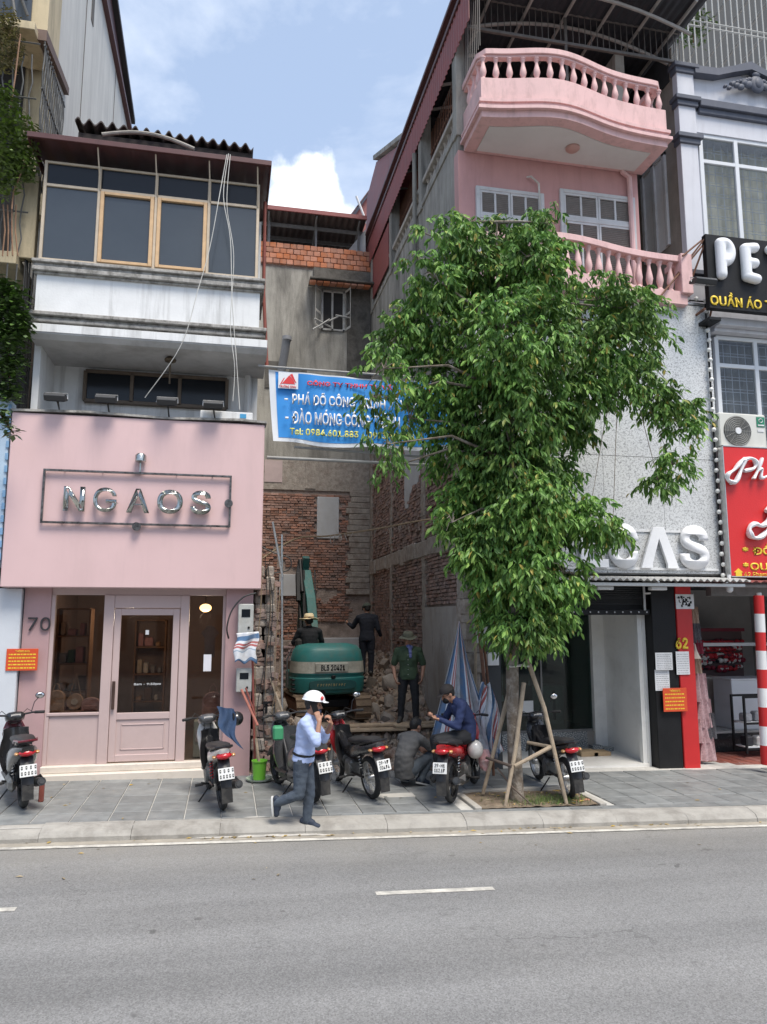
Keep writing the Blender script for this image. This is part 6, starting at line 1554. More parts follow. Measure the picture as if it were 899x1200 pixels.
# ================================================================== FAR LEFT: yellow house and its neighbour
M_yellow = pm('stained yellow render', (.55, .46, .30), .85, .08, 2, .15, 30, grime=(.2, .17, .12), gamt=.6, streak=.85, gs=1.3, glo=.47, ghi=.7)
M_wgrey = pm('pale grey side render', (.62, .61, .57), .85, .05, 1.2, .08, 30, grime=(.27, .27, .26), gamt=.5, streak=.92, gs=.8, glo=.45, ghi=.75)
yh = thing('yellow_house', 'tall stained yellow house with caged overgrown balconies and pale side wall behind the loggia roof', 'house', (-5, 13, .2))
XS = -3.36
b = MB(); b.box(-9, XS, 13.55, 22.1, 0, 17.3); b.build('side_wall', M_wgrey, yh)
b = MB(); b.box(-9, XS + .01, 12.7, 13.54, 12.45, 19); b.box(-9, -3.75, 13.2, 13.54, 0, 12.45); b.box(-3.75, XS + .01, 13.3, 13.54, 9.6, 12.45); b.build('front_wall', M_yellow, yh)
b = MB(); b.cbox(-9, XS + .12, 13.3, 22.3, 17.3, 17.42, .01); b.prism([(13.54, 17.42), (22.3, 17.42), (22.3, 17.7), (13.54, 19.0)], -9, XS + .02, 'x'); b.build('roof_edge', M_reroof, yh)
b = MB(); b.prism([(13.4, 19.05), (22.4, 17.72), (22.4, 17.86), (13.4, 19.2)], XS - .3, XS + .16, 'x'); b.build('roof_trim', pm('dark trim', (.03, .03, .035), .6, .1), yh)
b = MB()
for y in (15.6, 19.5): b.box(XS, XS + .012, y, y + .02, 9.5, 17.3)
b.box(XS, XS + .015, 16.1, 16.35, 15.9, 16.6); b.build('wall_crack', pm('crack line', (.12, .11, .1), .9, .2), yh)
b = MB(); b.cbox(-9, -3.42, 12.2, 13.2, 12.3, 12.45, .01); b.cbox(-9, -3.42, 12.1, 13.2, 8.1, 8.3, .01); b.build('balcony_slab', M_yellow, yh)
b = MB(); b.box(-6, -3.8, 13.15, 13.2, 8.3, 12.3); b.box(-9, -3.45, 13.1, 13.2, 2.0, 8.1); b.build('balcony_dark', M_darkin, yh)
b = MB(); b.cbox(-3.57, -3.2, 12.25, 12.42, 8.28, 9.72, .01); b.build('parapet_pier', M_yellow, yh)
# sloping brown canopy edge and side grille
b = MB(); b.prism([(12.42, 12.3), (14.2, 12.6), (14.2, 12.75), (12.42, 12.5)], -3.75, -3.28, 'x'); b.build('side_canopy', pm('brown canopy', (.14, .09, .07), .7, .1), yh)
M_iron = pm('grey wrought iron', (.12, .12, .115), .6, .2, 9, metal=.3)
b = MB()
for i in range(15):
    y = 12.42 + i * .11; b.tube([(-3.3, y + .03 * math.sin(z * 9 + i), z) for z in [9.75 + k * .18 for k in range(15)]], .014, 4)
for z in (9.8, 10.6, 11.4, 12.2): b.cyl((-3.3, 12.4, z), (-3.3, 14.0, z), .018, n=4)
for i in range(14):
    x = -3.4 - i * .14; b.tube([(x + .025 * math.sin(z * 9 + i), 12.15, z) for z in [8.3 + k * .25 for k in range(15)]], .012, 4)
    b.cyl((x, 12.12, 2.5), (x, 12.12, 8.1), .012, n=4)
for z in (3.5, 4.6, 5.4, 6.4, 7.4, 9.0, 10.0, 11.0, 12.0): b.cyl((-5.4, 12.14, z), (-3.3, 12.14, z), .016, n=4)
b.build('iron_grille', M_iron, yh)
b = MB()
for k in range(7): x = -3.36 + k * .035; b.tube([(x + .03 * math.sin(z + k), 12.3 + .03 * k, z) for z in (5.6, 6.3, 7.0, 7.7, 8.3)], .014, 5)
b.build('cable_bundle', M_cable, yh)
b = MB(); b.box(-3.3, -3.16, 12.9, 13.2, 5.2, 8.0); b.box(-9, -3.3, 12.9, 13.3, 12.45, 12.5); b.build('brown_boards', pm('brown boards', (.12, .085, .06), .9, .3, 6), yh)
b = MB()
for z in (13.2, 14.0): b.box(-4.6, -3.7, 12.66, 12.7, z, z + .03)
b.cyl((-3.75, 12.3, 12.5), (-3.95, 12.2, 13.6), .03, n=6); b.cyl((-3.6, 12.4, 12.7), (-3.95, 12.1, 13.6), .025, n=6)
for i in range(6): b.cyl((-3.7 - i * .12, 12.3, 12.9), (-3.7 - i * .12, 12.3, 13.9), .012, n=4)
b.build('upper_railing', M_iron, yh)
b = MB(); b.box(-4.3, -3.62, 12.66, 12.7, 12.8, 14); b.build('upper_window', M_tint, yh)
# pale blue panel and white pier at street level
nb = thing('blue_panel_shop', 'white pier and pale blue side panel of the neighbouring shop at the left edge', 'shop', (-3.8, 12.2, .2))
b = MB(); b.cbox(-8, -3.02, 12.2, 12.8, .0, 2.99, .01); b.build('white_pier', pm('blue white paint', (.6, .63, .67), .5, .04, 2, grime=(.4, .42, .46), gamt=.3), nb)
b = MB(); b.cbox(-8, -3.31, 12.02, 12.3, 3.3, 5.85, .01); b.build('blue_panel', pm('pale blue panel', (.42, .55, .68), .5, .1, 2, grime=(.6, .66, .7), gamt=.6, gs=1.4), nb)
b = MB()
for i in range(13): b.box(-3.34, -3.30, 12.0, 12.02, 3.4 + i * .19, 3.5 + i * .19)
b.build('panel_ticks', pm('panel blue', (.2, .36, .55), .5, .1), nb)
notice(26, 773, 12.19, .44, .32, 'orange red notice across the white pier and the pink pier below number 70', M_or, True)

def leafy(name, label, blobs, n, parent=None, s=.09, mat=None, cat='plant', grp=None, stems=None):
    t = thing(name, label, cat, blobs[0][0], grp); b = MB(); tot = sum(r ** 2 for _, r in blobs)
    for c, r in blobs:
        for i in range(int(n * r * r / tot)):
            v = Vector([random.gauss(0, 1) for _ in range(3)]).normalized() * r * random.random() ** .5; p_ = Vector(c) + Vector((v.x, v.y * .6, v.z))
            a = random.uniform(0, 6.28); d = Vector((math.cos(a), math.sin(a), random.uniform(-.9, .3))).normalized(); e = d.cross(Vector((0, 0, 1))).normalized() * s * .28; k = s * random.uniform(.7, 1.3)
            b.add([p_, p_ + d * k * .5 + e, p_ + d * k, p_ + d * k * .5 - e], [(0, 1, 2), (0, 2, 3)])
    b.build('foliage', mat, t)
    if stems:
        m = MB()
        for P in stems: m.tube(P, .012, 5)
        m.build('stem', M_wood, t)
    return t
M_vine = pm('vine leaf', (.13, .20, .045), .55, .25, 5, 0, rnd=.35)
M_vine2 = pm('ficus leaf', (.075, .14, .03), .45, .25, 5, 0, rnd=.35)
leafy('balcony_plant', 'feathery green plant spilling from the upper balcony of the yellow house', [(at(10, 150, 11.9), .42), (at(12, 190, 11.9), .38), (at(30, 175, 11.95), .22), (at(6, 115, 11.9), .25), (at(25, 195, 12), .25), (at(4, 215, 11.9), .25), (at(33, 205, 12), .14)], 2200, s=.09, mat=M_vine, stems=[[at(33, 180, 12), at(24, 205, 11.9), at(16, 225, 11.9), at(14, 245, 11.9)], [at(24, 40, 12), at(18, 90, 12), at(10, 145, 12)]])
leafy('balcony_tree', 'glossy green shrub on the lower balcony of the yellow house', [(at(8, 350, 11.7), .32), (at(18, 375, 11.7), .28), (at(6, 390, 11.7), .35), (at(10, 425, 11.8), .28), (at(24, 385, 11.8), .16), (at(8, 455, 11.9), .25), (at(3, 335, 11.7), .2)], 2000, s=.12, mat=M_vine2, stems=[[at(12, 470, 12), at(10, 420, 11.9), at(6, 370, 11.8)]])
leafy('dry_vine', 'dry hanging vines on the upper balcony front of the yellow house', [(at(8, 45, 12.1), .3), (at(14, 62, 12.1), .22), (at(3, 25, 12.1), .3), (at(6, 75, 12.1), .2)], 900, s=.07, mat=pm('dry vine', (.2, .19, .08), .8, .3, rnd=.4), stems=[[at(4 + 5 * i, 240, 12), at(6 + 4 * i, 270, 12), at(3 + 6 * i, 300, 12)] for i in range(4)])
leafy('overhanging_twig', 'small leafy twig hanging over the top left of the pink panel', [(at(4, 493, 11.4), .13), (at(13, 503, 11.4), .09), (at(2, 480, 11.4), .1), (at(18, 509, 11.4), .05)], 110, s=.13, mat=M_vine2, stems=[[at(-10, 470, 11.4), at(2, 488, 11.4), at(16, 508, 11.4)]])
# ================================================================== THE STREET TREE
M_bark = pm('grey brown bark', (.15, .12, .09), .95, .25, 9, .7, 45, grime=(.36, .33, .29), gamt=.65, gs=7, glo=.45, ghi=.6)
def leafmat():
    m = bpy.data.materials.new('tree leaf'); m.use_nodes = True; t = m.node_tree; b = t.nodes['Principled BSDF']; N = t.nodes.new; L = t.links.new
    g = N('ShaderNodeNewGeometry'); r = N('ShaderNodeValToRGB'); cr = r.color_ramp
    cr.elements[0].position = 0; cr.elements[0].color = (.055, .13, .032, 1); cr.elements[1].position = 1; cr.elements[1].color = (.36, .27, .06, 1)
    for p_, c in ((.3, (.10, .215, .045)), (.6, (.145, .29, .06)), (.84, (.22, .38, .08)), (.965, (.27, .39, .10)), (.985, (.46, .38, .09))):
        e = cr.elements.new(p_); e.color = (*c, 1)
    L(g.outputs['Random Per Island'], r.inputs[0])
    n = N('ShaderNodeTexNoise'); n.inputs['Scale'].default_value = .9; n.inputs['Detail'].default_value = 2; L(g.outputs['Position'], n.inputs['Vector'])
    mr = N('ShaderNodeMapRange'); mr.inputs['From Min'].default_value = .35; mr.inputs['From Max'].default_value = .65; mr.inputs['To Min'].default_value = .7; mr.inputs['To Max'].default_value = 1.3; L(n.outputs['Fac'], mr.inputs['Value'])
    h = N('ShaderNodeHueSaturation'); L(r.outputs[0], h.inputs['Color']); L(mr.outputs[0], h.inputs['Value']); L(h.outputs[0], b.inputs['Base Color'])
    b.inputs['Roughness'].default_value = .5; b.inputs['Specular IOR Level'].default_value = .4
    tr = N('ShaderNodeBsdfTranslucent'); L(h.outputs[0], tr.inputs['Color']); ms = N('ShaderNodeMixShader'); ms.inputs[0].default_value = .24
    L(b.outputs[0], ms.inputs[1]); L(tr.outputs[0], ms.inputs[2]); L(ms.outputs[0], t.nodes['Material Output'].inputs['Surface'])
    return m
M_leaf = leafmat()
TY = 10.04
TX = at(606, 940, TY).x
tree = thing('street_tree', 'bushy green street tree with drooping leaves in front of the white perforated shop front', 'tree', (TX, TY, pz(TX)))
b = MB()
tp = [(TX, TY, .02), (TX - .005, TY, .16), (TX - .02, TY, .6), (TX - .03, TY, 1.2), (TX - .02, TY, 2.0), (TX + .03, TY, 2.9), (TX + .02, TY, 3.8), (TX + .06, TY + .03, 4.8), (TX + .02, TY, 5.8), (TX - .06, TY, 6.8), (TX - .12, TY, 7.8), (TX - .1, TY, 8.5)]
tr_ = [.128, .104, .094, .09, .084, .078, .07, .06, .045, .034, .022, .012]
b.tube(tp, tr_, 16)
for v in b.v:
    a = noise.noise(v * 6); v += Vector((v.x - TX, v.y - TY, 0)) * a * .16
b.build('trunk', M_bark, tree, smooth=60)
blobs_px = [(520, 272, 30), (548, 300, 42), (500, 318, 34), (478, 302, 16), (590, 285, 38), (560, 330, 55), (622, 300, 40), (648, 262, 16), (640, 340, 55), (700, 352, 48), (742, 362, 40), (762, 395, 24), (505, 370, 46), (470, 398, 40), (600, 400, 80), (690, 410, 62), (450, 432, 36), (437, 470, 26), (520, 450, 58), (600, 475, 72), (680, 460, 50), (735, 440, 38), (775, 465, 32), (800, 505, 26), (788, 545, 22), (772, 565, 14), (812, 478, 16), (455, 520, 27), (480, 490, 34), (452, 550, 16), (540, 525, 48), (600, 545, 58), (640, 560, 42), (545, 585, 34), (595, 610, 56), (645, 610, 40), (690, 608, 34), (718, 622, 16), (560, 640, 32), (530, 612, 20), (615, 665, 50), (660, 672, 30), (590, 700, 34), (630, 712, 38), (652, 722, 20), (600, 728, 22), (575, 670, 26), (545, 660, 16), (605, 640, 46), (618, 695, 44), (583, 728, 26), (640, 730, 22), (575, 610, 42), (560, 570, 40), (620, 590, 50), (610, 735, 30), (535, 262, 20), (486, 268, 10), (670, 500, 34), (660, 300, 22), (625, 262, 14)]
limbs = MB(); leaves = []
def spray(p, out, k=1.0):
    """a drooping twig with a fan of pendent elongated leaves"""
    L_ = random.uniform(.1, .26) * k; d = (out * .7 + Vector((random.uniform(-1, 1), random.uniform(-1, 1), random.uniform(-.3, .5)))).normalized()
    n = random.randint(6, 10)
    for i in range(n):
        t = (i + .5) / n; q_ = p + d * L_ * t + Vector((0, 0, -.12 * t * t))
        a = random.uniform(0, 6.28); dd = (d * .55 + Vector((math.cos(a), math.sin(a), 0)) * .75 + Vector((0, 0, -.75 - .5 * random.random()))).normalized()
        leaves.append((q_, dd, random.triangular(.06, .17, .115)))
vol = 0
for (px, py, r) in blobs_px:
    rm_ = r * TY / 884 * .92; f = 1.0
    dy = random.uniform(-.35, .5)
    c = at(px, py, TY + dy); ry = max(.35, rm_ * 1.05)
    hub = Vector(min(tp[4:], key=lambda q_: abs(q_[2] - (c.z - .25))))
    hub = at(728, 425, TY) if (px > 675 and py > 455) else hub
    c = hub.lerp(c, .9) if py < 345 else c
    mid = hub.lerp(c, .5) + Vector((0, 0, .02 if py < 345 else .25)); fl = (px > 675 and py > 455); limbs.tube([hub, mid, c], [.008, .006, .004] if fl else [.028, .018, .008], 6)
    for k in range(5):
        e = c + Vector([random.uniform(-1, 1) * rm_ * (.5 if py < 345 else .8) for _ in range(3)]); limbs.tube([c, c.lerp(e, .5) + Vector((0, 0, .06)), e], [.011, .008, .004], 5)
    dens = .3 if (px < 500 and py > 400) else (.9 if py < 320 and px < 520 else (1.45 if 500 < px < 680 and 360 < py < 720 else 1.1))
    n = int(dens * 84 * (rm_ / .3) ** 1.85) + 8
    for i in range(n):
        v = Vector([random.gauss(0, 1) for _ in range(3)]).normalized(); rr = random.random() ** .42
        p_ = c + Vector((v.x * rm_ * rr, v.y * ry * rr, v.z * rm_ * rr))
        if noise.noise(p_ * 2.0) < -.3: continue
        spray(p_, v)
limbs.build('limb', M_bark, tree, smooth=True)
def leaf_geo(b, p, d, s):
    side = d.cross(Vector((0, 0, 1)));
    if side.length < 1e-3: side = Vector((1, 0, 0))
    side.normalize(); side = (Matrix.Rotation(random.uniform(-1.2, 1.2), 3, d) @ side); nn = side.cross(d).normalized(); w_ = s * .17
    m1 = p + d * s * .38; m2 = p + d * s * .74; tip = p + d * s - nn * s * .12
    b.add([p, m1 + side * w_ + nn * w_ * .4, m2 + side * w_ * .75 + nn * w_ * .1, tip, m2 - side * w_ * .75 + nn * w_ * .1, m1 - side * w_ + nn * w_ * .4, m1 - nn * .0, m2 - nn * s * .03],
          [(0, 1, 6), (0, 6, 5), (1, 2, 7, 6), (6, 7, 4, 5), (2, 3, 7), (7, 3, 4)])
leaves.sort(key=lambda l: l[0].y)
front = leaves[:1200]; random.shuffle(front); single = front[:220]; ids = set(id(l) for l in single)
b = MB()
for l in leaves:
    if id(l) not in ids: leaf_geo(b, *l)
cw = b.build('crown', M_leaf, tree); stuff(cw)
print('LEAVES', len(leaves), 'faces', len(b.f))
lp0 = MB(); leaf_geo(lp0, Vector((0, 0, 0)), Vector((0, 1, 0)), 1.0); lo = lp0.build('leaf', M_leaf); lme = lo.data; bpy.data.objects.remove(lo)
for p_, d, s in single:
    o = bpy.data.objects.new('leaf', lme); C.objects.link(o); o.parent = tree; o.location = p_ - wloc(tree); o.scale = (s, s, s); o.rotation_mode = 'QUATERNION'; o.rotation_quaternion = d.to_track_quat('Y', 'Z')
# support stakes
M_stake = pm('debarked pole', (.36, .29, .21), .9, .2, 9, .3, 50, grime=(.2, .16, .12), gamt=.5, gs=6)
tg = lambda px, py, Y: at(px, py, Y)
for pts, r, lb_ in (([(613, 758, 10.1), (638, 830, 9.95), (664, 942, 9.78)], .036, 'long pale stake leaning right against the street tree'),
                    ([(614, 800, 10.0), (604, 880, 9.9), (592, 945, 9.8)], .033, 'front stake leaning across the lower trunk'),
                    ([(599, 802, 10.2), (584, 860, 10.25), (566, 930, 10.35)], .035, 'stake leaning left behind the red motorbike'),
                    ([(648, 874, 9.9), (603, 898, 9.85)], .03, 'short pale crossbar tied between two stakes'),
                    ([(600, 898, 9.85), (570, 888, 10.3)], .022, 'thin dark crossbar on the left stakes'),
                    ([(618, 870, 10.2), (650, 876, 9.95)], .025, 'reddish crossbar behind the trunk'),
                    ([(583, 900, 10.1), (600, 922, 9.9), (625, 945, 9.8)], .014, 'thin dark rod crossing low behind the stakes')):
    b = MB(); P = [tg(*p_) for p_ in pts]; b.tube(P, [r * (1 - .12 * i) for i in range(len(P))], 8)
    if pts[-1][1] > 925 or pts[-1][1] == 942: b.v = [Vector((v.x, v.y, max(v.z, pz(v.x) - .05))) for v in b.v]
    tag(b.build('stake', M_stake if 'dark' not in lb_ else pm('dark rod', (.1, .075, .06), .8, .2), smooth=True), lb_, 'stake')
b = MB(); c = at(607, 780, 10.04); b.tube([(c.x + .15 * math.cos(t), 10.04 + .15 * math.sin(t), c.z + .01 * math.sin(3 * t)) for t in [2 * math.pi * i / 16 for i in range(16)]], .012, 5, close=True); tag(b.build('tie_rope', M_wcable), 'pale rope tie round the tree trunk and stake', 'rope')
# ================================================================== MOTORBIKES  (built heading +y, rear wheel contact at the origin)
def loft(b, secs, n=14, mi=0):
    """secs: (y, z, half width, half height, roundness)"""
    vs = []
    for (y, z, hw, hh) in secs:
        for q_ in range(n):
            t = 2 * math.pi * q_ / n; c_, s_ = math.cos(t), math.sin(t); e = .72
            vs.append((hw * math.copysign(abs(c_) ** e, c_), y, z + hh * math.copysign(abs(s_) ** e, s_)))
    fs = [(i * n + q_, (i + 1) * n + q_, (i + 1) * n + (q_ + 1) % n, i * n + (q_ + 1) % n) for i in range(len(secs) - 1) for q_ in range(n)]
    fs += [tuple(range(n)), tuple(reversed(range((len(secs) - 1) * n, len(secs) * n)))]
    b.add(vs, fs, mi); return b
M_tail = pm('red tail lens', (.5, .012, .02), .2, .1, 9, 0, coat=.5)
M_amb = pm('clear lens', (.55, .53, .5), .15, .1, 9, 0, coat=.5)
M_ind = pm('amber lens', (.5, .26, .1), .2, .1, 9, 0, coat=.5)
M_seat = pm('black vinyl seat', (.022, .022, .024), .5, .15, 9, .1, 60, grime=(.12, .11, .1), gamt=.2, gs=5)
M_eng = pm('engine alloy', (.22, .22, .21), .5, .25, 14, .15, 60, metal=.6, grime=(.1, .08, .06), gamt=.6, gs=9)
M_plate = pm('number plate white', (.72, .73, .72), .5, .04, 9, .0, grime=(.5, .48, .44), gamt=.3, gs=9)
M_exh = pm('dark exhaust', (.09, .09, .09), .4, .2, 9, metal=.7)
def wheel(parent, y, r, alloy, w_=.04, disc=False):
    wz = r
    b = MB(); b.tube([(0, y + (r - w_) * math.cos(t), wz + (r - w_) * math.sin(t)) for t in [2 * math.pi * i / 32 for i in range(32)]], w_, 10, close=True)
    wh = b.build('tyre', M_rubber, parent, smooth=True)
    b = MB(); rr = r - w_ * 1.75
    for x in (-.022, .022): b.tube([(x, y + rr * math.cos(t), wz + rr * math.sin(t)) for t in [2 * math.pi * i / 32 for i in range(32)]], .011, 6, close=True)
    b.tube([(0, y + (rr - .004) * math.cos(t), wz + (rr - .004) * math.sin(t)) for t in [2 * math.pi * i / 32 for i in range(32)]], .014, 6, close=True)
    if alloy:
        for k in range(5):
            t = 2 * math.pi * k / 5
            for dt in (-.14, .14): b.tube([(0, y + .04 * math.cos(t), wz + .04 * math.sin(t)), (0, y + rr * math.cos(t + dt), wz + rr * math.sin(t + dt))], .012, 5)
    else:
        for k in range(24):
            t = 2 * math.pi * k / 24; b.tube([((-1) ** k * .03, y + .03 * math.cos(t + .5), wz + .03 * math.sin(t + .5)), (0, y + rr * math.cos(t), wz + rr * math.sin(t))], .0028, 3)
    b.tube([(-.06, y, wz), (.06, y, wz)], .045, 14); b.build('rim', M_alu if not alloy else M_dkplas, wh, smooth=40)
    if disc:
        b = MB(); b.tube([(.05, y, wz), (.053, y, wz)], .1, 24); b.build('brake_disc', M_chrome, wh)
def plate_marks(parent, loc, rot, chars):
    if chars:
        for i, s_ in enumerate(chars):
            o = text('plate_digits', s_, M_black, None, (0, 0, 0), .05, .001, .01, width=.14, height=.045, align='CENTER')
            o.parent = parent; M = Matrix.Translation(loc) @ Matrix.Rotation(rot, 4, 'X') @ Matrix.Translation((0, -.004, .012 - .06 * i)) @ Matrix.Rotation(math.pi / 2, 4, 'X')
            o.matrix_local = M
    else:
        b = MB()
        for r_ in (0, 1):
            for k in range(4 + r_):
                x = -.07 + k * .15 / (3 + r_); b.box(x - .009, x + .009, -.0045, -.003, .018 - .065 * r_, .055 - .065 * r_); b.box(x - .004, x + .004, -.0055, -.0042, .03 - .065 * r_, .043 - .065 * r_, 1)
        b.xf(Matrix.Translation(loc) @ Matrix.Rotation(rot, 4, 'X')); b.build('plate_digits', [M_black, M_plate], parent)
def bike(label, main, accent, bearing, base, scooter=False, alloy=True, lean=5, plate=None, mirrors=(1, 1), steer=0, seatm=None, tail=None, cowl=None, crashbar=None, side=None):
    t = thing('scooter' if scooter else 'motorbike', label, 'scooter' if scooter else 'motorbike', (0, 0, 0))
    r = .27 if scooter else .285; WB = 1.25
    seatm = seatm or M_seat; cowl = cowl or main; side = side or main
    wheel(t, 0, r, alloy, .05 if scooter else .042); 
    wheel(t, WB, r, alloy, .042 if scooter else .037, disc=True)
    b = MB()   # forks
    for x in (-.07, .07): b.tube([(x, WB, r), (x, WB - .12, .62), (x * .7, WB - .2, .86)], [.02, .024, .022], 8)
    b.tube([(-.08, WB - .12, .62), (.08, WB - .12, .62)], .02, 8); b.build('front_fork', M_dkplas if scooter else M_alu, t, smooth=True)
    b = MB()   # front fender
    b.grid(lambda u, v: ((v - .5) * .13, WB + (r + .035 - .02 * abs(2 * v - 1) ** 2) * math.cos(R(20 + 130 * u)), r + (r + .035 - .03 * abs(2 * v - 1) ** 2) * math.sin(R(20 + 130 * u))), 14, 4, thick=(0, 0, .005))
    b.build('front_fender', main, t, smooth=True)
    b = MB()   # leg shield
    hw = .21 if scooter else .15
    b.grid(lambda u, v: ((u - .5) * 2 * hw * (.75 + .25 * math.sin(math.pi * min(1, v * 1.2))), WB - .3 + .02 * v - .35 * abs(u - .5) ** 1.6 - (.16 * (1 - v) ** 2 if not scooter else .05 * (1 - v)), .32 + .55 * v), 12, 10, thick=(0, .05, 0))
    b.build('leg_shield', M_dkplas if not scooter else side, t, smooth=50)
    b = MB()   # nose / apron
    loft(b, [(WB - .26, .45, .06, .05), (WB - .22, .6, .13, .14), (WB - .16, .78, .15, .13), (WB - .13, .9, .11, .06), (WB - .1, .96, .04, .02)], 12); b.build('front_apron', main, t, smooth=60)
    # handlebar, cowl, grips, levers, mirrors
    HY, HZ = WB - .26, 1.0
    b = MB(); loft(b, [(HY - .1, HZ + .0, .06, .035), (HY - .05, HZ + .02, .12, .06), (HY + .04, HZ + .0, .13, .075), (HY + .12, HZ - .04, .09, .06), (HY + .15, HZ - .06, .04, .03)], 12); b.build('headlight_cowl', cowl, t, smooth=60)
    b = MB(); b.ball((0, HY + .11, HZ - .045), (.085, .05, .055), 12, 8); b.build('headlight', M_amb, t, smooth=True)
    b = MB(); b.tube([(-.34, HY - .14, HZ + .05), (-.22, HY - .06, HZ + .05), (0, HY, HZ + .02), (.22, HY - .06, HZ + .05), (.34, HY - .14, HZ + .05)], .013, 8); b.build('handlebar', M_dkplas, t, smooth=True)
    b = MB()
    for s_ in (-1, 1): b.tube([(s_ * .24, HY - .075, HZ + .05), (s_ * .35, HY - .148, HZ + .05)], .02, 8); b.tube([(s_ * .23, HY - .03, HZ + .045), (s_ * .34, HY - .08, HZ + .04)], .006, 5)
    b.build('grip', M_rubber, t, smooth=True)
    for s_, on in zip((-1, 1), mirrors):
        if not on: continue
        b = MB(); b.tube([(s_ * .2, HY - .04, HZ + .06), (s_ * .24, HY - .01, HZ + .18), (s_ * .3, HY - .03, HZ + .25)], .006, 6); m_ = b.build('mirror', M_dkplas, t, smooth=True)
        b = MB(); b.ball((s_ * .31, HY - .03, HZ + .27), (.062, .022, .045), 12, 8); b.build('mirror_shell', M_dkplas, m_, smooth=True)
        b = MB(); b.ball((s_ * .31, HY - .047, HZ + .27), (.054, .008, .038), 12, 6); b.build('mirror_glass', M_chrome, m_, smooth=True)
    b = MB(); b.box(-.06, .06, HY - .095, HY - .085, HZ + .01, HZ + .05); b.build('dashboard', M_amb, t)
    b = MB()
    for s_ in (-1, 1): b.tube([(s_ * .22, HY - .03, HZ + .05), (s_ * .16, HY + .08, HZ + .09), (s_ * .05, HY + .12, HZ - .02), (s_ * .04, HY + .05, HZ - .18)], .005, 5)
    b.build('control_cable', M_cable, t, smooth=True)
    # frame tunnel
    b = MB(); b.tube([(0, HY + .05, .8), (0, HY - .22, .48 if not scooter else .3), (0, .42, .45), (0, .05, .66), (0, -.25, .74)], [.035, .045, .045, .04, .025], 10); b.build('frame', M_dkplas, t, smooth=True)
    if not scooter:
        b = MB(); loft(b, [(HY - .02, .72, .07, .08), (HY - .25, .56, .06, .07), (.52, .58, .075, .08), (.4, .62, .09, .09)], 12); b.build('centre_cover', accent, t, smooth=60)
    else:
        b = MB(); b.cbox(-.17, .17, .5, HY - .05, .27, .33, .02); b.cbox(-.12, .12, .45, HY - .05, .18, .27, .02); b.build('floor_board', M_dkplas, t)
    # side body and tail
    b = MB()
    if scooter: secs = [(.55, .48, .13, .17), (.4, .52, .165, .19), (.15, .6, .17, .16), (-.1, .67, .155, .11), (-.3, .73, .12, .075), (-.42, .77, .07, .04)]
    else: secs = [(.52, .55, .07, .08), (.36, .6, .115, .1), (.12, .66, .135, .09), (-.1, .7, .125, .075), (-.28, .745, .1, .06), (-.4, .78, .06, .035)]
    loft(b, secs, 16); b.build('side_body', side, t, smooth=60)
    b = MB()
    sz = .06 if scooter else 0
    loft(b, [(.55, .72 + sz, .07, .02), (.42, .745 + sz, .12, .04), (.2, .755 + sz, .13, .045), (.02, .785 + sz, .125, .05), (-.2, .815 + sz * .6, .115, .045), (-.34, .83 + sz * .4, .07, .02)], 14); b.build('seat', seatm, t, smooth=60)
    b = MB(); b.tube([(-.115, .02, .74 + sz), (-.13, -.2, .8 + sz), (-.1, -.4, .84 + sz * .5), (0, -.46, .85 + sz * .5), (.1, -.4, .84 + sz * .5), (.13, -.2, .8 + sz), (.115, .02, .74 + sz)], .014, 8); b.build('grab_rail', accent if scooter else M_dkplas, t, smooth=True)
    # tail light cluster
    b = MB(); b.ball((0, -.36, .725), (.1, .075, .045), 14, 8); b.build('tail_light', tail or M_tail, t, smooth=True)
    for s_ in (-1, 1):
        b = MB(); b.ball((s_ * .118, -.335, .718), (.028, .045, .022), 10, 6); b.build('indicator', M_ind, t, smooth=True)
    b = MB()   # rear fender and mud flap
    b.grid(lambda u, v: ((v - .5) * (.15 - .02 * u), -.30 - .17 * math.sin(R(75 * u)) + .02 * abs(2 * v - 1), .70 - .34 * u), 10, 4, thick=(0, .012, 0)); b.build('rear_fender', M_dkplas, t, smooth=True)
    b = MB(); b.box(-.065, .065, -.455, -.445, .18, .36); b.xf(Matrix.Translation((0, 0, .0))); b.build('mud_flap', M_rubber, t)
    pl_ = MB(); pl_.cbox(-.095, .095, -.003, .003, -.07, .07, .0025); Mx = Matrix.Translation((0, -.475, .53)) @ Matrix.Rotation(R(-14), 4, 'X'); pl_.xf(Mx); po = pl_.build('number_plate', M_plate, t)
    plate_marks(po, (0, -.479, .53), R(-14), plate)
    # engine, cases, exhaust, stands, shocks
    b = MB(); b.cbox(-.12, .12, .38, .62, .24, .46, .03)
    if not scooter:
        b.tube([(0, .58, .36), (0, .78, .42)], .075, 12)
        for k in range(5): b.tube([(0, .6 + k * .035, .365 + k * .01), (0, .612 + k * .035, .368 + k * .01)], .092, 12)
        b.tube([(-.14, .48, .34), (.14, .48, .34)], .095, 16)
    else: b.cbox(-.17, -.08, .0, .5, .2, .36, .04); b.cbox(-.08, .08, .3, .6, .2, .42, .03)
    b.build('engine', M_eng, t, smooth=30)
    b = MB(); b.tube([(.1, .62, .28), (.12, .45, .2), (.12, .2, .22), (.13, .05, .25)], .018, 8); b.tube([(.13, .12, .26), (.15, -.02, .29), (.17, -.32, .35)], [.035, .055, .05], 14); ex = b.build('exhaust', M_exh, t, smooth=60)
    b = MB(); b.tube([(.17, -.315, .349), (.17, -.33, .353)], .03, 14); b.build('exhaust_tip', M_exh, ex, smooth=50)
    b = MB(); b.cbox(.19, .205, -.28, .02, .29, .38, .006); b.build('heat_shield', M_alu if not scooter else M_dkplas, ex)
    b = MB()
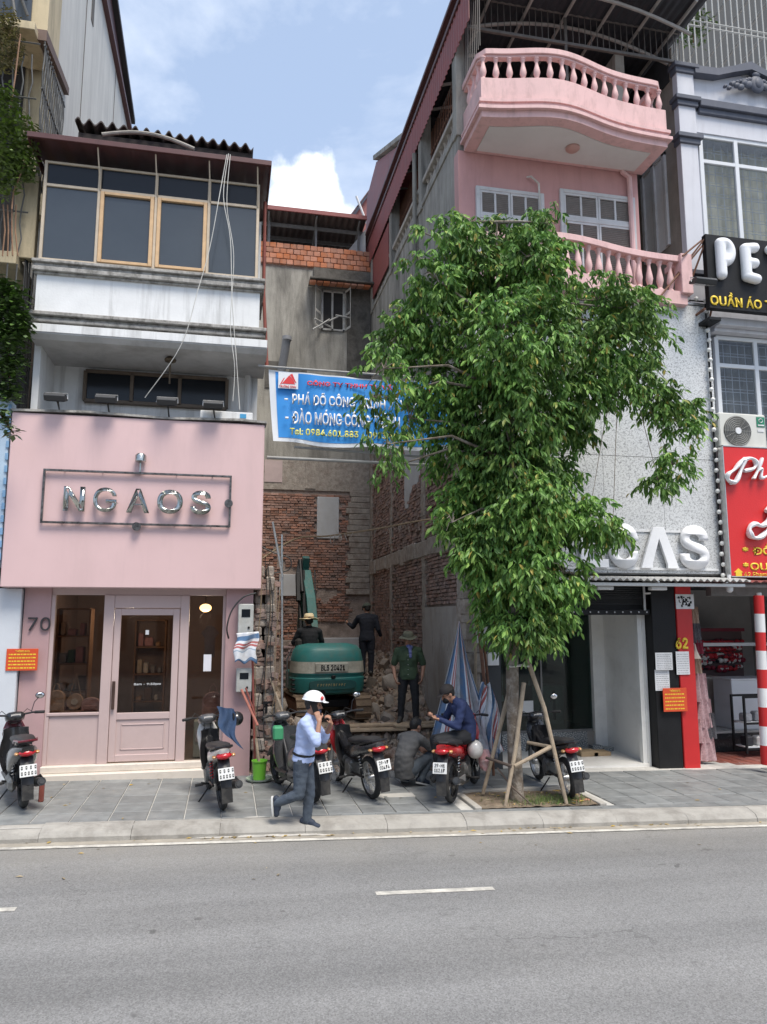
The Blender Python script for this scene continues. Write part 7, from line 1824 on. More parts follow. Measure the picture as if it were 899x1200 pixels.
    for x in (-.1, .1): b.tube([(x, .02, r + .02), (x, .4, .3)], .018, 6); b.tube([(x * 1.08, .0, r + .06), (x * 1.0, .1, .62)], .012, 6)
    b.build('swingarm', M_dkplas, t)
    for x in (-.1, .1):
        b = MB(); P0, P1 = Vector((x * 1.12, .0, r + .06)), Vector((x * 1.05, .1, .64))
        b.tube([P0.lerp(P1, i / 60) + Vector((.024 * math.cos(i * .9), .024 * math.sin(i * .9), 0)) for i in range(12, 52)], .006, 4); b.build('shock_absorber', M_tail if crashbar == 'redshock' else M_chrome, t, smooth=True)
    b = MB(); b.tube([(-.1, .42, .22), (-.24, .5, .02)], .011, 6); b.tube([(-.24, .5, .02), (-.27, .5, .01)], .015, 6); b.build('kick_stand', M_dkplas, t)
    b = MB(); b.tube([(-.24, .5, .24), (.24, .5, .24)], .011, 6)
    for s_ in (-1, 1): b.tube([(s_ * .17, .5, .24), (s_ * .27, .5, .24)], .018, 8); b.tube([(s_ * .12, .3, .28), (s_ * .22, .22, .32)], .013, 8)
    b.build('foot_peg', M_rubber, t)
    t.location = base; t.rotation_euler = (0, R(-lean), R(-bearing)); t.rotation_mode = 'XYZ'
    return t
def paint(n, c, r=.28): return pm('bike ' + n, c, r, .05, 4, 0, coat=.6, grime=(c[0] * .4 + .07, c[1] * .4 + .06, c[2] * .4 + .05), gamt=.25, gs=5)
P_wine = paint('wine red', (.13, .012, .02)); P_blk = paint('gloss black', (.014, .014, .016)); P_red = paint('signal red', (.5, .015, .02)); P_wht = paint('pearl white', (.62, .6, .57)); P_gry = paint('graphite', (.06, .062, .066))
def bz(x, y): return (x, y, pz(x) + .005)
b1 = bike('wine red and black scooter at the left edge below the number 70, seen from behind', P_wine, P_wine, -20, bz(-2.42, 10.5), scooter=True, lean=3, mirrors=(1, 1), side=P_blk, cowl=P_blk)
b2 = bike('white and black motorbike with a blue jacket over the handlebar, parked before the pink door', P_wht, P_blk, -9, bz(.03, 10.1), lean=5, alloy=True, mirrors=(0, 0), cowl=P_gry, crashbar='redshock')
b3 = bike('black scooter standing behind the walking man in the white helmet', P_blk, P_blk, -17, bz(1.2, 10.35), scooter=True, lean=4, mirrors=(0, 0), cowl=P_gry, side=P_gry)
b4 = bike('black motorbike with a red front parked at the edge of the rubble', P_red, P_blk, -14, bz(2.03, 10.45), alloy=False, lean=6, plate=('29-V7', '024.74'), mirrors=(0, 1), side=P_gry, cowl=P_blk)
b5 = bike('red motorbike with the man in the navy shirt sitting on it', P_red, P_red, 33, bz(3.05, 10.1), alloy=True, lean=2, plate=('29-H1', '112.17'), mirrors=(0, 0))
b6 = bike('black motorbike parked to the right of the street tree', P_blk, P_blk, 4, bz(4.76, 10.12), alloy=False, lean=6, mirrors=(1, 1), side=P_blk)
# jacket on bike 2
M_denim = pm('denim', (.02, .045, .10), .9, .2, 12, .25, 90, grime=(.06, .09, .15), gamt=.4, gs=8)
jk = thing('denim_jacket', 'dark blue denim jacket draped over the handlebar of the white motorbike', 'jacket', (.12, 11.0, 1.2))
b = MB()
P = lambda px, py, Y: at(px, py, Y)
jc = [P(257, 829, 11.0), P(272, 834, 10.9), P(286, 872, 10.75), P(283, 874, 10.7)]
b.grid(lambda u, v: (P(254 + 20 * u + 10 * v * v + 2.5 * math.sin(v * 7), 828 + 3 * u + (34 + 14 * u) * v, 10.9 - .25 * v) + Vector((0, .035 * math.sin(u * 9 + v * 5), 0))), 14, 16, thick=(0, .03, 0))
b.build('cloth', M_denim, jk, smooth=True)
# black helmet on the right grip of bike 2, white helmet on bike 5
def helmet(c, col, label, r=.13, M=None):
    t = thing('helmet', label, 'helmet', c); b = MB(); i0 = 0
    b.ball((0, 0, 0), (r, r * 1.15, r), 18, 12); 
    for v in b.v:
        if v.z < -.35 * r: v.z = -.35 * r
    b.v = [Vector(c) + ((M or Matrix.Identity(3)) @ v) for v in b.v]; b.build('shell', col, t, smooth=50)
    b = MB(); b.tube([Vector(c) + ((M or Matrix.Identity(3)) @ Vector((r * .99 * math.cos(a), r * 1.14 * math.sin(a), -.33 * r))) for a in [2 * math.pi * i / 20 for i in range(20)]], .008, 5, close=True); b.build('rim_trim', M_black, t)
    return t
helmet(at(277, 842, 10.95), P_blk, 'black helmet hanging from the handlebar of the white motorbike', .1, Matrix.Rotation(R(80), 3, 'Y'))
helmet(at(557, 878, 10.35), P_wht, 'white helmet hanging at the side of the red motorbike', .115, Matrix.Rotation(R(95), 3, 'X'))
b = MB(); c = at(568, 890, 10.45); b.ball(c, (.09, .06, .16), 12, 10)
for v in b.v: v += Vector([noise.noise(v * 22 + Vector((k, 0, 0))) * .035 for k in range(3)])
tag(b.build('plastic_bag', pm('red white plastic bag', (.55, .3, .3), .4, .3, 14, 0, grime=(.6, .6, .62), gamt=.8, gs=9), smooth=True), 'crumpled red and white plastic bag hanging on the red motorbike', 'bag')
b = MB(); c = at(328, 858, 10.9); b.cbox(c.x - .1, c.x + .04, 10.75, 10.95, c.z - .09, c.z + .09, .02); tag(b.build('green_bag', pm('green cloth', (.05, .28, .13), .7, .1)), 'small green bag hanging on the black scooter behind the walking man', 'bag')
# red brick under the wheel of bike 6 and its red stain, scooter 1 chock
c = at(676, 938, 10.05); b = MB(); b.cbox(c.x - .12, c.x + .14, 9.93, 10.0, pz(4.8), pz(4.8) + .03, .005); tag(b.build('brick', M_obrick), 'broken red brick lying by the rear wheel of the rightmost motorbike', 'brick')
b = MB(); b.cyl((3.2, 10.9, .1), (3.2, 10.9, .1), .01); 
# ================================================================== PEOPLE
M_skin = pm('skin', (.36, .19, .125), .55, .06, 9, .03, 60)
M_hair = pm('black hair', (.012, .01, .009), .55, .2, 30, .3, 90)
M_eye = pm('eye', (.02, .015, .012), .3, .1)
V = Vector
def lerp(a, b_, t): return a + (b_ - a) * t
def limb(b, pts, rs, n=12):
    for i in range(len(pts) - 1): b.cap(pts[i], pts[i + 1], rs[i], rs[i + 1], n)
def hand(b, w_, dirv, palm, side, curl=.5, k=1.0):
    """palm, four unequal bent fingers and a thumb leaving the side of the palm"""
    d = dirv.normalized(); nrm = (palm - d * palm.dot(d)).normalized(); s_ = d.cross(nrm) * side
    c1 = w_ + d * .045 * k; c2 = w_ + d * .085 * k
    for o in (-.024, -.008, .008, .024): b.cap(w_ + s_ * o * .7 * k, c2 + s_ * o * k, .016 * k, .0125 * k, 8)
    for o, l, in zip((-.029, -.0095, .0095, .028), (.062, .074, .07, .055)):
        a = c2 + s_ * o * k; p0 = a; ang = 0
        for seg in (.42, .32, .26):
            ang += curl * 1.05; q_ = p0 + (d * math.cos(ang) + nrm * math.sin(ang)) * l * seg * k * 1.15
            b.cap(p0, q_, .0095 * k, .0082 * k, 7); p0 = q_
    t0 = w_ + d * .025 * k - s_ * .028 * k; t1 = t0 + (d * .6 - s_ * .6 + nrm * .35).normalized() * .042 * k; t2 = t1 + (d * .85 - s_ * .1 + nrm * .45).normalized() * .032 * k
    b.cap(t0, t1, .0125 * k, .011 * k, 8); b.cap(t1, t2, .011 * k, .009 * k, 8)
def frame_of(fwd):
    f = fwd.normalized(); r = f.cross(V((0, 0, 1))).normalized(); u = r.cross(f).normalized(); return Matrix((r, f, u)).transposed()
def head_geo(b, c, M, k=1.0):
    b.ball(c + M @ V((0, -.012, .022)) * k, (.074 * k, .094 * k, .095 * k), 16, 12, M=M)
    b.ball(c + M @ V((0, .02, -.045)) * k, (.056 * k, .066 * k, .07 * k), 14, 10, M=M)
    b.ball(c + M @ V((0, .052, -.088)) * k, (.028 * k, .026 * k, .022 * k), 10, 8, M=M)
    b.cap(c + M @ V((0, .085, .01)) * k, c + M @ V((0, .104, -.028)) * k, .009 * k, .014 * k, 8)
    b.cap(c + M @ V((-.02, .078, -.062)) * k, c + M @ V((.02, .078, -.062)) * k, .0095 * k, .0095 * k, 8)
    b.cap(c + M @ V((-.03, .083, .022)) * k, c + M @ V((.03, .083, .022)) * k, .011 * k, .011 * k, 8)
    for s_ in (-1, 1): b.ball(c + M @ V((s_ * .076, -.012, -.01)) * k, (.012 * k, .022 * k, .032 * k), 8, 6, M=M)
def torso_geo(b, J, g, top=1.0, hem=0.0):
    P, Ch, Nk = J['pel'], J['che'], J['neck']; rs = (J['sR'] - J['sL']).normalized(); rh = (J['hR'] - J['hL']).normalized()
    secs = [(-.16 - hem, .155, .105), (-.05, .158, .112), (.12, .150, .105), (.3, .138, .098), (.5, .150, .108), (.7, .165, .115), (.86, .168, .105), (.96, .13, .085), (1.03, .075, .065)]
    vs = []; n = 20; prev = None
    spine = [P, lerp(P, Ch, .5) + J.get('bow', V((0, 0, 0))), Ch, Nk]
    def sp(t):
        if t < 0: return P + (spine[1] - P).normalized() * t * (Nk - P).length
        t = t * 3 if t < 1 else 2.999
        i = min(2, int(t)); return lerp(spine[i], spine[i + 1], t - i) if t < 3 else Nk + (Nk - Ch) * .1
    rings = []
    for (t, a, d) in secs:
        if hem < 0 and t < -.06: continue
        if t > top: break
        c = sp(min(t, 1.03)); tan = (sp(min(t + .12, 1.0)) - sp(t - .12)).normalized(); r = lerp(rh, rs, max(0, min(1, t))); r = (r - tan * r.dot(tan)).normalized(); f = tan.cross(r).normalized()
        k = J.get('fat', 1.0); rings.append([c + r * (a * k + g) * math.cos(q_) * (abs(math.cos(q_)) ** -.12 if abs(math.cos(q_)) > .01 else 1) + f * (d * k + g) * math.sin(q_) for q_ in [2 * math.pi * i / n for i in range(n)]])
    for R_ in rings: vs += R_
    m = len(rings); fs = [(i * n + q_, (i + 1) * n + q_, (i + 1) * n + (q_ + 1) % n, i * n + (q_ + 1) % n) for i in range(m - 1) for q_ in range(n)]
    fs += [tuple(reversed(range(n))), tuple((m - 1) * n + q_ for q_ in range(n))]
    b.add(vs, fs)
def person(label, base, bearing, J, shirt, pants, shoe, sleeve='long', hair=True, hem=0.0, k=1.0, skin=None, belt=None, soles=None, vox=.0085, collar=True, headfwd=None, wrinkle=.006, buttons=False, pants_k=1.0):
    """J in body coordinates: x right, y forward, z up"""
    t = thing('person', label, 'person', base)
    Mz = Matrix.Rotation(R(-bearing), 3, 'Z'); B = V(base)
    J = {n: (B + Mz @ V(v) * k if isinstance(v, (tuple, list, Vector)) else v) for n, v in J.items()}
    if 'bow' in J: J['bow'] = J['bow'] - B
    hf = Mz @ V(headfwd or (0, 1, 0)); HM = frame_of(hf)
    skin = skin or M_skin
    b = MB()
    torso_geo(b, J, -.012)
    limb(b, [J['che'].lerp(J['neck'], .7), J['neck'].lerp(J['head'], .55)], [.06, .052])
    head_geo(b, J['head'], HM, k)
    for s_, S in ((-1, 'L'), (1, 'R')):
        limb(b, [J['neck'].lerp(J['s' + S], .5), J['s' + S], J['e' + S], J['w' + S]], [.055 * k, .052 * k, .038 * k, .027 * k])
        wd = (J['w' + S] - J['e' + S]); hd = (Mz @ V(J['hd' + S + '_']) if 'hd' + S + '_' in J and False else wd)
        pv = J.get('palm' + S); pv = (pv - B) if pv is not None else Mz @ V((-s_, 0, 0))
        dv = J.get('dir' + S); dv = (dv - B) if dv is not None else wd
        hand(b, J['w' + S], dv, pv, s_, J.get('curl' + S, .35), k)
        limb(b, [J['h' + S], J['k' + S], J['a' + S]], [.085 * k, .055 * k, .038 * k]); limb(b, [J['a' + S], J['a' + S].lerp(J['t' + S], .6)], [.034 * k, .022 * k])
    body = remesh(b, 'body', skin, t, vox=vox, smooth_it=2)
    # shirt
    b = MB(); torso_geo(b, J, .012, hem=hem)
    if collar: b.cap(J['neck'].lerp(J['che'], .1), J['neck'].lerp(J['head'], .16), .068, .062, 14)
    for S in 'LR':
        sh, e, w_ = J['s' + S], J['e' + S], J['w' + S]
        b.cap(J['neck'].lerp(sh, .35), sh, .066, .067 * k); 
        if sleeve == 'short': b.cap(sh, sh.lerp(e, .8), .067 * k, .062 * k)
        elif sleeve == 'rolled': b.cap(sh, e, .066 * k, .056 * k); b.cap(e, e.lerp(w_, .32), .056 * k, .048 * k)
        else: b.cap(sh, e, .066 * k, .054 * k); b.cap(e, e.lerp(w_, .93), .054 * k, .038 * k)
    so = remesh(b, 'shirt', shirt, t, vox=.0125, smooth_it=2, wr=wrinkle, wscale=11)
    # trousers
    b = MB(); wa, wb = J['pel'], J['hL'].lerp(J['hR'], .5)
    up = (J['che'] - J['pel']).normalized()
    b.cap(J['hL'] + up * .02, J['hR'] + up * .02, .098 * k, .098 * k, 14); b.cap(J['pel'] + up * .03 + (J['hL'] - J['hR']) * .22, J['pel'] + up * .03 - (J['hL'] - J['hR']) * .22, .105 * k, .105 * k, 14)
    for S in 'LR':
        limb(b, [J['h' + S], J['k' + S]], [.1 * k * pants_k, .07 * k * pants_k], 14); limb(b, [J['k' + S], J['a' + S]], [.07 * k * pants_k, .056 * k * pants_k], 14)
    remesh(b, 'trousers', pants, t, vox=.0125, smooth_it=2, wr=.006, wscale=12)
    if belt:
        b = MB(); c = J['pel'] + up * .055; r = (J['hR'] - J['hL']).normalized(); f = up.cross(r)
        b.tube([c + r * .168 * math.cos(a) + f * .122 * math.sin(a) for a in [2 * math.pi * i / 28 for i in range(28)]], .016, 8, close=True); b.build('belt', belt, t, smooth=True)
    for S in 'LR':
        a, to = J['a' + S], J['t' + S]; d = (to - a).normalized(); b = MB()
        heel = a - d * .045; upv = d.cross((J['hR'] - J['hL']).normalized()); upv = upv if upv.z > 0 or abs(d.z) > .6 else -upv
        if upv.dot(J['k' + S] - a) < 0: upv = -upv
        b.cap(heel - upv * .012, to + d * .01 - upv * .02, .042 * k, .037 * k, 12); b.cap(a, a.lerp(to, .5), .047 * k, .042 * k, 12); b.cap(a + upv * .03, a, .048 * k, .048 * k, 12)
        so_ = remesh(b, 'shoe', shoe, t, vox=.011, smooth_it=2)
        if soles:
            b = MB(); r = d.cross(upv).normalized(); c0 = heel - upv * .055 - d * .035; c1 = to - upv * .055 + d * .045
            pts = []
            for i in range(16):
                q_ = 2 * math.pi * i / 16; pts.append((c0 + c1) / 2 + d * (c1 - c0).length / 2 * math.cos(q_) + r * .044 * math.copysign(abs(math.sin(q_)) ** .6, math.sin(q_)))
            b.add([p_ + upv * .011 for p_ in pts] + [p_ - upv * .011 for p_ in pts], [tuple(range(16)), tuple(reversed(range(16, 32)))] + [(i, i + 16, (i + 1) % 16 + 16, (i + 1) % 16) for i in range(16)]); b.build('sole', soles, so_, smooth=40)
    if hair:
        b = MB(); c = J['head']; b.ball(c + HM @ V((0, -.022, .034)) * k, (.083 * k, .098 * k, .096 * k), 16, 12, M=HM); b.ball(c + HM @ V((0, -.055, -.005)) * k, (.07 * k, .05 * k, .062 * k), 14, 10, M=HM)
        b.ball(c + HM @ V((0, .035, .085)) * k, (.066 * k, .05 * k, .035 * k), 12, 8, M=HM)
        remesh(b, 'hair', M_hair, t, vox=.011, smooth_it=1, wr=.005, wscale=30)
    for s_ in (-1, 1):
        b = MB(); b.ball(J['head'] + HM @ V((s_ * .031, .078, .006)) * k, (.013, .007, .008), 8, 6, M=HM); b.build('eye', M_eye, t, smooth=True)
        b = MB(); b.cap(J['head'] + HM @ V((s_ * .016, .091, .026)) * k, J['head'] + HM @ V((s_ * .046, .08, .028)) * k, .0042, .0032, 6); b.build('eyebrow', M_hair, t)
    return t, J, HM, Mz
def local(M, B, pts): return [V(B) + M @ V(p_) for p_ in pts]

# --- 1. man walking in a white safety helmet -------------------------------------------------
M_lblue = pm('pale blue shirt', (.40, .49, .74), .8, .04, 9, .12, 30)
M_jean = pm('faded jeans', (.055, .072, .098), .9, .18, 7, .3, 70, grime=(.14, .17, .2), gamt=.5, gs=5)
M_navysh = pm('navy trainer', (.022, .032, .055), .7, .15, 9)
M_sole = pm('white sole', (.6, .6, .58), .6, .05)
M_cap = pm('white safety helmet', (.78, .8, .82), .3, .02, 3, 0, coat=.3)
zf = gz(1.0) + .0
J1 = dict(pel=(0, -.02, .84), che=(0, .03, 1.16), neck=(0, .05, 1.31), head=(0, .10, 1.475), sL=(-.17, .04, 1.275), sR=(.17, .04, 1.275), eL=(-.19, .19, 1.04), eR=(.22, .20, 1.06), wL=(-.09, .30, 1.24), wR=(.135, .21, 1.30),
          hL=(-.085, -.02, .80), hR=(.085, -.02, .80), kL=(-.08, .04, .42), kR=(.09, -.04, .44), aL=(-.075, .01, .095), aR=(.09, -.31, .33), tL=(-.075, .15, .055), tR=(.09, -.30, .21),
          palmL=(.3, -1, .4), dirL=(.35, -.1, .9), palmR=(-.9, -.4, .1), dirR=(-.2, -.35, .9), curlL=.75, curlR=.6, fat=1.08)
base1 = (at(358, 978, 9.42).x - .02, 9.40, gz(1.0) + .042)
t1, q1, H1, Mz1 = person('man in pale blue shirt, jeans and white helmet walking along the kerb with a phone', base1, 112, J1, M_lblue, M_jean, M_navysh, sleeve='rolled', belt=M_black, soles=M_sole, headfwd=(-.2, .95, -.12), hair=True, hem=-.1, k=1.0, wrinkle=.009)
b = MB(); c = q1['head']
b.ball((0, 0, 0), (.112, .14, .122), 20, 14)
for v in b.v:
    if v.z < .0: v.z = 0.0
i0 = len(b.v); b.tube([(.113 * math.cos(a), .141 * math.sin(a), .004) for a in [2 * math.pi * i / 24 for i in range(24)]], .007, 6, close=True)
b.grid(lambda u, v: ((u - .5) * .16, .09 + .095 * v * math.sin(math.pi * (.15 + .7 * u)), .01 - .018 * v), 10, 4, thick=(0, 0, .005))
b.v = [c + H1 @ (v * 1.0 + V((0, -.005, .052))) for v in b.v]; b.build('safety_helmet', M_cap, t1, smooth=50)
b = MB(); b.v = []; b.ball((.072, .10, .05), (.03, .02, .026), 10, 6); b.v = [c + H1 @ (v + V((.0, -.005, .045))) for v in b.v]; b.build('helmet_badge', M_red if False else pm('badge red', (.6, .05, .05), .5, .1), t1, smooth=True)
b = MB(); b.ball(c + H1 @ V((0, .058, -.075)), (.05, .048, .045), 14, 10, M=H1); b.build('face_mask', pm('navy mask', (.035, .045, .09), .8, .1), t1, smooth=True)
ph_ = q1['wR'] + V((0, 0, .08)); b = MB(); b.cbox(-.005, .005, -.035, .035, -.07, .07, .003); Mp = Matrix.Translation(c + H1 @ V((.092, .015, -.01))) @ Matrix.Rotation(R(-97), 4, 'Z') @ Matrix.Rotation(R(20), 4, 'X'); b.xf(Mp); tag(b.build('phone', M_black), 'black phone held to the ear of the man in the white safety helmet', 'phone')

# --- 2. man standing in green -------------------------------------------------------------------
M_green = pm('olive green shirt', (.045, .075, .04), .85, .12, 9, .2, 50); M_blkt = pm('black trousers', (.016, .017, .02), .85, .2, 9, .2); M_dsh = pm('dusty black shoe', (.04, .038, .035), .7, .2, 9)
gzz = .72
J2 = dict(pel=(0, 0, .82), che=(0, .0, 1.13), neck=(0, .0, 1.285), head=(0, .02, 1.44), sL=(-.19, 0, 1.25), sR=(.19, 0, 1.25), eL=(-.27, -.03, .98), eR=(.27, -.03, .98), wL=(-.245, .07, .80), wR=(.235, .10, .78),
          hL=(-.09, 0, .79), hR=(.09, 0, .79), kL=(-.12, .03, .43), kR=(.12, .03, .43), aL=(-.13, 0, .09), aR=(.14, 0, .09), tL=(-.16, .13, .045), tR=(.17, .13, .045), palmL=(1, -.2, 0), palmR=(-1, -.2, 0), dirR=(-.25, .4, -.8), curlL=.4, curlR=.5, fat=1.05)
t2, q2, H2, Mz2 = person('man in olive shirt, black trousers and sun hat standing on the planks in the lot', (at(479, 845, 13.2).x, 13.2, gzz), 196, J2, M_green, M_blkt, M_dsh, sleeve='short', headfwd=(.15, 1, -.25), hair=True, wrinkle=.008)
M_khaki = pm('faded khaki hat', (.12, .12, .085), .9, .1, 9)
def brimhat(q_, HM, t, mat, rb, rc, hh, band=None, z=.06, dz=-.015):
    b = MB(); prof = [(rb, dz), (rb - .005, dz + .006), (rc * 1.03, .0), (rc, .02), (rc * .95, hh * .7), (rc * .75, hh), (.01, hh * 1.04)]
    b.lathe((0, 0, 0), prof, 26, cap=False); b.lathe((0, 0, 0), [(rb, dz), (rc * .98, -.008), (.01, -.006)], 26, cap=False)
    for v in b.v: v.z += .012 * math.sin(v.x * 22) * (v.xy.length / rb) ** 2
    b.v = [q_['head'] + HM @ (v + V((0, -.01, z))) for v in b.v]; h = b.build('hat', mat, t, smooth=50)
    if band: b = MB(); b.lathe((0, 0, 0), [(rc * 1.025, .004), (rc * 1.01, .03)], 26, cap=False); b.v = [q_['head'] + HM @ (v + V((0, -.01, z))) for v in b.v]; b.build('hat_band', band, h)
brimhat(q2, H2, t2, M_khaki, .165, .098, .085)
b = MB(); c = q2['neck']; b.cap(c + Mz2 @ V((-.03, .09, .03)), c + Mz2 @ V((-.045, .13, -.14)), .035, .028, 10); b.cap(c + Mz2 @ V((0, .06, .05)), c + Mz2 @ V((-.06, .07, .03)), .04, .03)
remesh(b, 'neck_scarf', pm('blue white scarf', (.10, .12, .3), .9, .5, 30, .1, grime=(.5, .5, .55), gamt=.6, gs=25), t2, vox=.01, wr=.004)
b = MB()
for s_ in (-1, 1): b.cbox(s_ * .085 - .05, s_ * .085 + .05, -.006, .006, -.05, .05, .004)
b.xf(Matrix.Translation(q2['che'] + Mz2 @ V((0, .125, .0))) @ Mz2.to_4x4()); b.build('shirt_pocket', M_green, t2)
b = MB()
for i in range(5): b.ball(q2['pel'] + Mz2 @ V((0, .128 + .004 * i, .02 + i * .085)), .006, 6, 4)
b.build('shirt_button', M_sole, t2)

# --- 3. man in navy sitting on the red bike -----------------------------------------------------
M_navy = pm('navy long sleeve shirt', (.022, .036, .105), .85, .08, 9, .18, 40)
bs = V((at(548, 868, 10.45).x, 10.45, 0)); bh = 270
# facing left (bearing 270): x(right) -> +y world(away), y(forward) -> -x world
J3 = dict(pel=(0, .0, .93), che=(0, .07, 1.24), neck=(.0, .16, 1.385), head=(0, .275, 1.475), bow=(0, -.06, .0), sL=(-.18, .12, 1.33), sR=(.18, .13, 1.34), eL=(-.20, .20, 1.06), eR=(.2, .26, 1.09), wL=(-.07, .42, 1.14), wR=(.06, .45, 1.16),
          hL=(-.09, .04, .89), hR=(.09, .04, .89), kL=(-.12, .46, .86), kR=(.13, .44, .84), aL=(-.10, .42, .44), aR=(.14, .36, .42), tL=(-.11, .53, .36), tR=(.13, .48, .35), palmL=(.5, 0, 1), palmR=(-.3, 0, 1), dirL=(.35, .8, .15), dirR=(-.2, .9, .1), curlL=.6, curlR=.8)
t3, q3, H3, Mz3 = person('man in navy shirt, black cap and mask sitting sideways on the red motorbike', (bs.x - .02, 10.42, pz(3.4) - .07), bh, J3, M_navy, M_blkt, M_dsh, sleeve='long', headfwd=(-.1, 1, -.5), hair=True, wrinkle=.01)
b = MB(); b.ball((0, 0, 0), (.098, .112, .1), 18, 12)
for v in b.v:
    if v.z < 0: v.z = 0
b.grid(lambda u, v: ((u - .5) * .15, .08 + .095 * v * math.sin(math.pi * (.2 + .6 * u)), .004 - .02 * v), 10, 5, thick=(0, 0, .006))
b.v = [q3['head'] + H3 @ (v + V((0, -.012, .045))) for v in b.v]; b.build('cap', pm('black cap', (.02, .017, .017), .8, .2, 9), t3, smooth=50)
b = MB(); b.ball(q3['head'] + H3 @ V((0, .055, -.06)), (.053, .055, .052), 14, 10, M=H3); b.build('face_mask', M_black, t3, smooth=True)
b = MB(); b.cbox(-.035, .035, -.07, .07, -.005, .005, .003); b.xf(Matrix.Translation(q3['wL'].lerp(q3['wR'], .5) + V((-.11, 0, .025))) @ Matrix.Rotation(R(20), 4, 'Y')); tag(b.build('phone', M_black), 'black phone in the hands of the man in the navy shirt', 'phone')

# --- 4. man crouching in a grey shirt -------------------------------------------------------------
M_gshirt = pm('grey t-shirt', (.105, .105, .105), .9, .06, 9, .15, 40); M_jean2 = pm('blue grey jeans', (.10, .12, .14), .9, .2, 7, .2, 70)
J4 = dict(pel=(0, -.04, .27), che=(0, .08, .58), neck=(0, .19, .72), head=(0, .27, .83), bow=(0, -.07, .02), sL=(-.18, .14, .67), sR=(.18, .14, .67), eL=(-.24, .34, .52), eR=(.24, .34, .5), wL=(-.1, .5, .46), wR=(.1, .5, .46),
          hL=(-.1, 0, .24), hR=(.1, 0, .24), kL=(-.19, .40, .42), kR=(.2, .40, .42), aL=(-.15, .14, .09), aR=(.16, .14, .09), tL=(-.18, .29, .045), tR=(.19, .29, .045), palmL=(1, 0, .2), palmR=(-1, 0, .2), curlL=.6, curlR=.6)
t4, q4, H4, Mz4 = person('man in a grey shirt crouching on the pavement with his back to the street', (at(476, 910, 11.2).x, 11.2, pz(2.8)), 48, J4, M_gshirt, M_jean2, M_navysh, sleeve='short', soles=M_sole, headfwd=(.2, 1, -.2), hair=True, hem=.12, wrinkle=.008)

# --- 5. dark worker standing with his back to us ----------------------------------------------------
M_dark = pm('very dark blue workwear', (.008, .01, .018), .9, .15, 9)
J5 = dict(pel=(0, 0, .82), che=(0, .04, 1.13), neck=(0, .07, 1.29), head=(0, .11, 1.43), sL=(-.18, .05, 1.25), sR=(.18, .05, 1.25), eL=(-.30, .14, 1.05), eR=(.24, .0, 1.0), wL=(-.40, .3, 1.12), wR=(.30, .1, .86),
          hL=(-.08, 0, .79), hR=(.08, 0, .79), kL=(-.09, .03, .42), kR=(.09, -.02, .43), aL=(-.09, 0, .09), aR=(.08, -.04, .09), tL=(-.1, .13, .045), tR=(.1, .1, .045), curlL=.6)
t5, q5, H5, Mz5 = person('worker in very dark clothes and cap standing on the rubble beyond the excavator', (at(430, 794, 16).x, 16.0, at(430, 793, 16).z), 8, J5, M_dark, M_dark, M_dsh, sleeve='long', headfwd=(-.3, 1, -.4), hair=True)
b = MB(); b.ball((0, 0, 0), (.1, .115, .1), 16, 10)
for v in b.v:
    if v.z < 0: v.z = 0
b.grid(lambda u, v: ((u - .5) * .14, .09 + .07 * v, .002 - .01 * v), 6, 3, thick=(0, 0, .005)); b.v = [q5['head'] + H5 @ (v + V((0, -.01, .04))) for v in b.v]; b.build('cap', pm('dull green cap', (.05, .06, .045), .9, .1), t5, smooth=50)

# --- 6. excavator driver in a straw hat (sits in the machine) ----------------------------------------
dz = 1.62
J6 = dict(pel=(0, 0, .1), che=(0, .04, .44), neck=(0, .07, .60), head=(0, .1, .745), sL=(-.19, .05, .55), sR=(.19, .05, .55), eL=(-.29, .14, .33), eR=(.28, .14, .33), wL=(-.22, .36, .32), wR=(.22, .36, .32),
          hL=(-.09, 0, .07), hR=(.09, 0, .07), kL=(-.13, .42, .12), kR=(.13, .42, .12), aL=(-.13, .48, -.26), aR=(.13, .48, -.26), tL=(-.13, .6, -.3), tR=(.13, .6, -.3), palmL=(0, 0, -1), palmR=(0, 0, -1), curlL=.7, curlR=.7)
t6, q6, H6, Mz6 = person('driver in a straw hat and dark jacket seated in the teal excavator', (at(363, 750, 14.75).x, 14.75, dz + .12), -6, J6, pm('black jacket', (.014, .015, .018), .9, .15, 9, .1), M_blkt, M_dsh, sleeve='long', headfwd=(0, 1, -.1), hair=True)
brimhat(q6, H6, t6, pm('straw', (.72, .6, .38), .85, .1, 30, .2, 120), .2, .1, .1, band=pm('straw band', (.25, .16, .08), .8, .1), z=.05)
# ================================================================== EXCAVATOR
M_teal = pm('teal machine paint', (.03, .20, .185), .46, .12, 3, .04, 40, grime=(.14, .13, .10), gamt=.5, gs=3, glo=.46, ghi=.7)
M_teald = pm('dark teal decal', (.012, .085, .08), .5, .15, 4, grime=(.1, .1, .08), gamt=.3)
M_tealm = pm('dusty teal paint', (.02, .12, .11), .6, .15, 4, grime=(.12, .11, .09), gamt=.6, gs=4)
M_cream = pm('faded cream band', (.52, .5, .42), .6, .12, 5, grime=(.16, .15, .11), gamt=.5, gs=4)
M_track = pm('muddy track steel', (.22, .155, .10), .9, .25, 8, .3, grime=(.1, .075, .055), gamt=.6, gs=5)
ex_c = V((1.93, 14.95, 0)); gl_ = .66; ang = R(5)
ev = thing('excavator', 'small teal tracked excavator seen from behind with a cream band and raised digging arm', 'excavator', (ex_c.x, ex_c.y, gl_))
EM = Matrix.Translation((ex_c.x, ex_c.y, 0)) @ Matrix.Rotation(ang, 4, 'Z')
def eb(b, name, mat, parent=ev, smooth=False, bevel=0.0):
    b.xf(EM); return b.build(name, mat, parent, smooth=smooth, bevel=bevel)
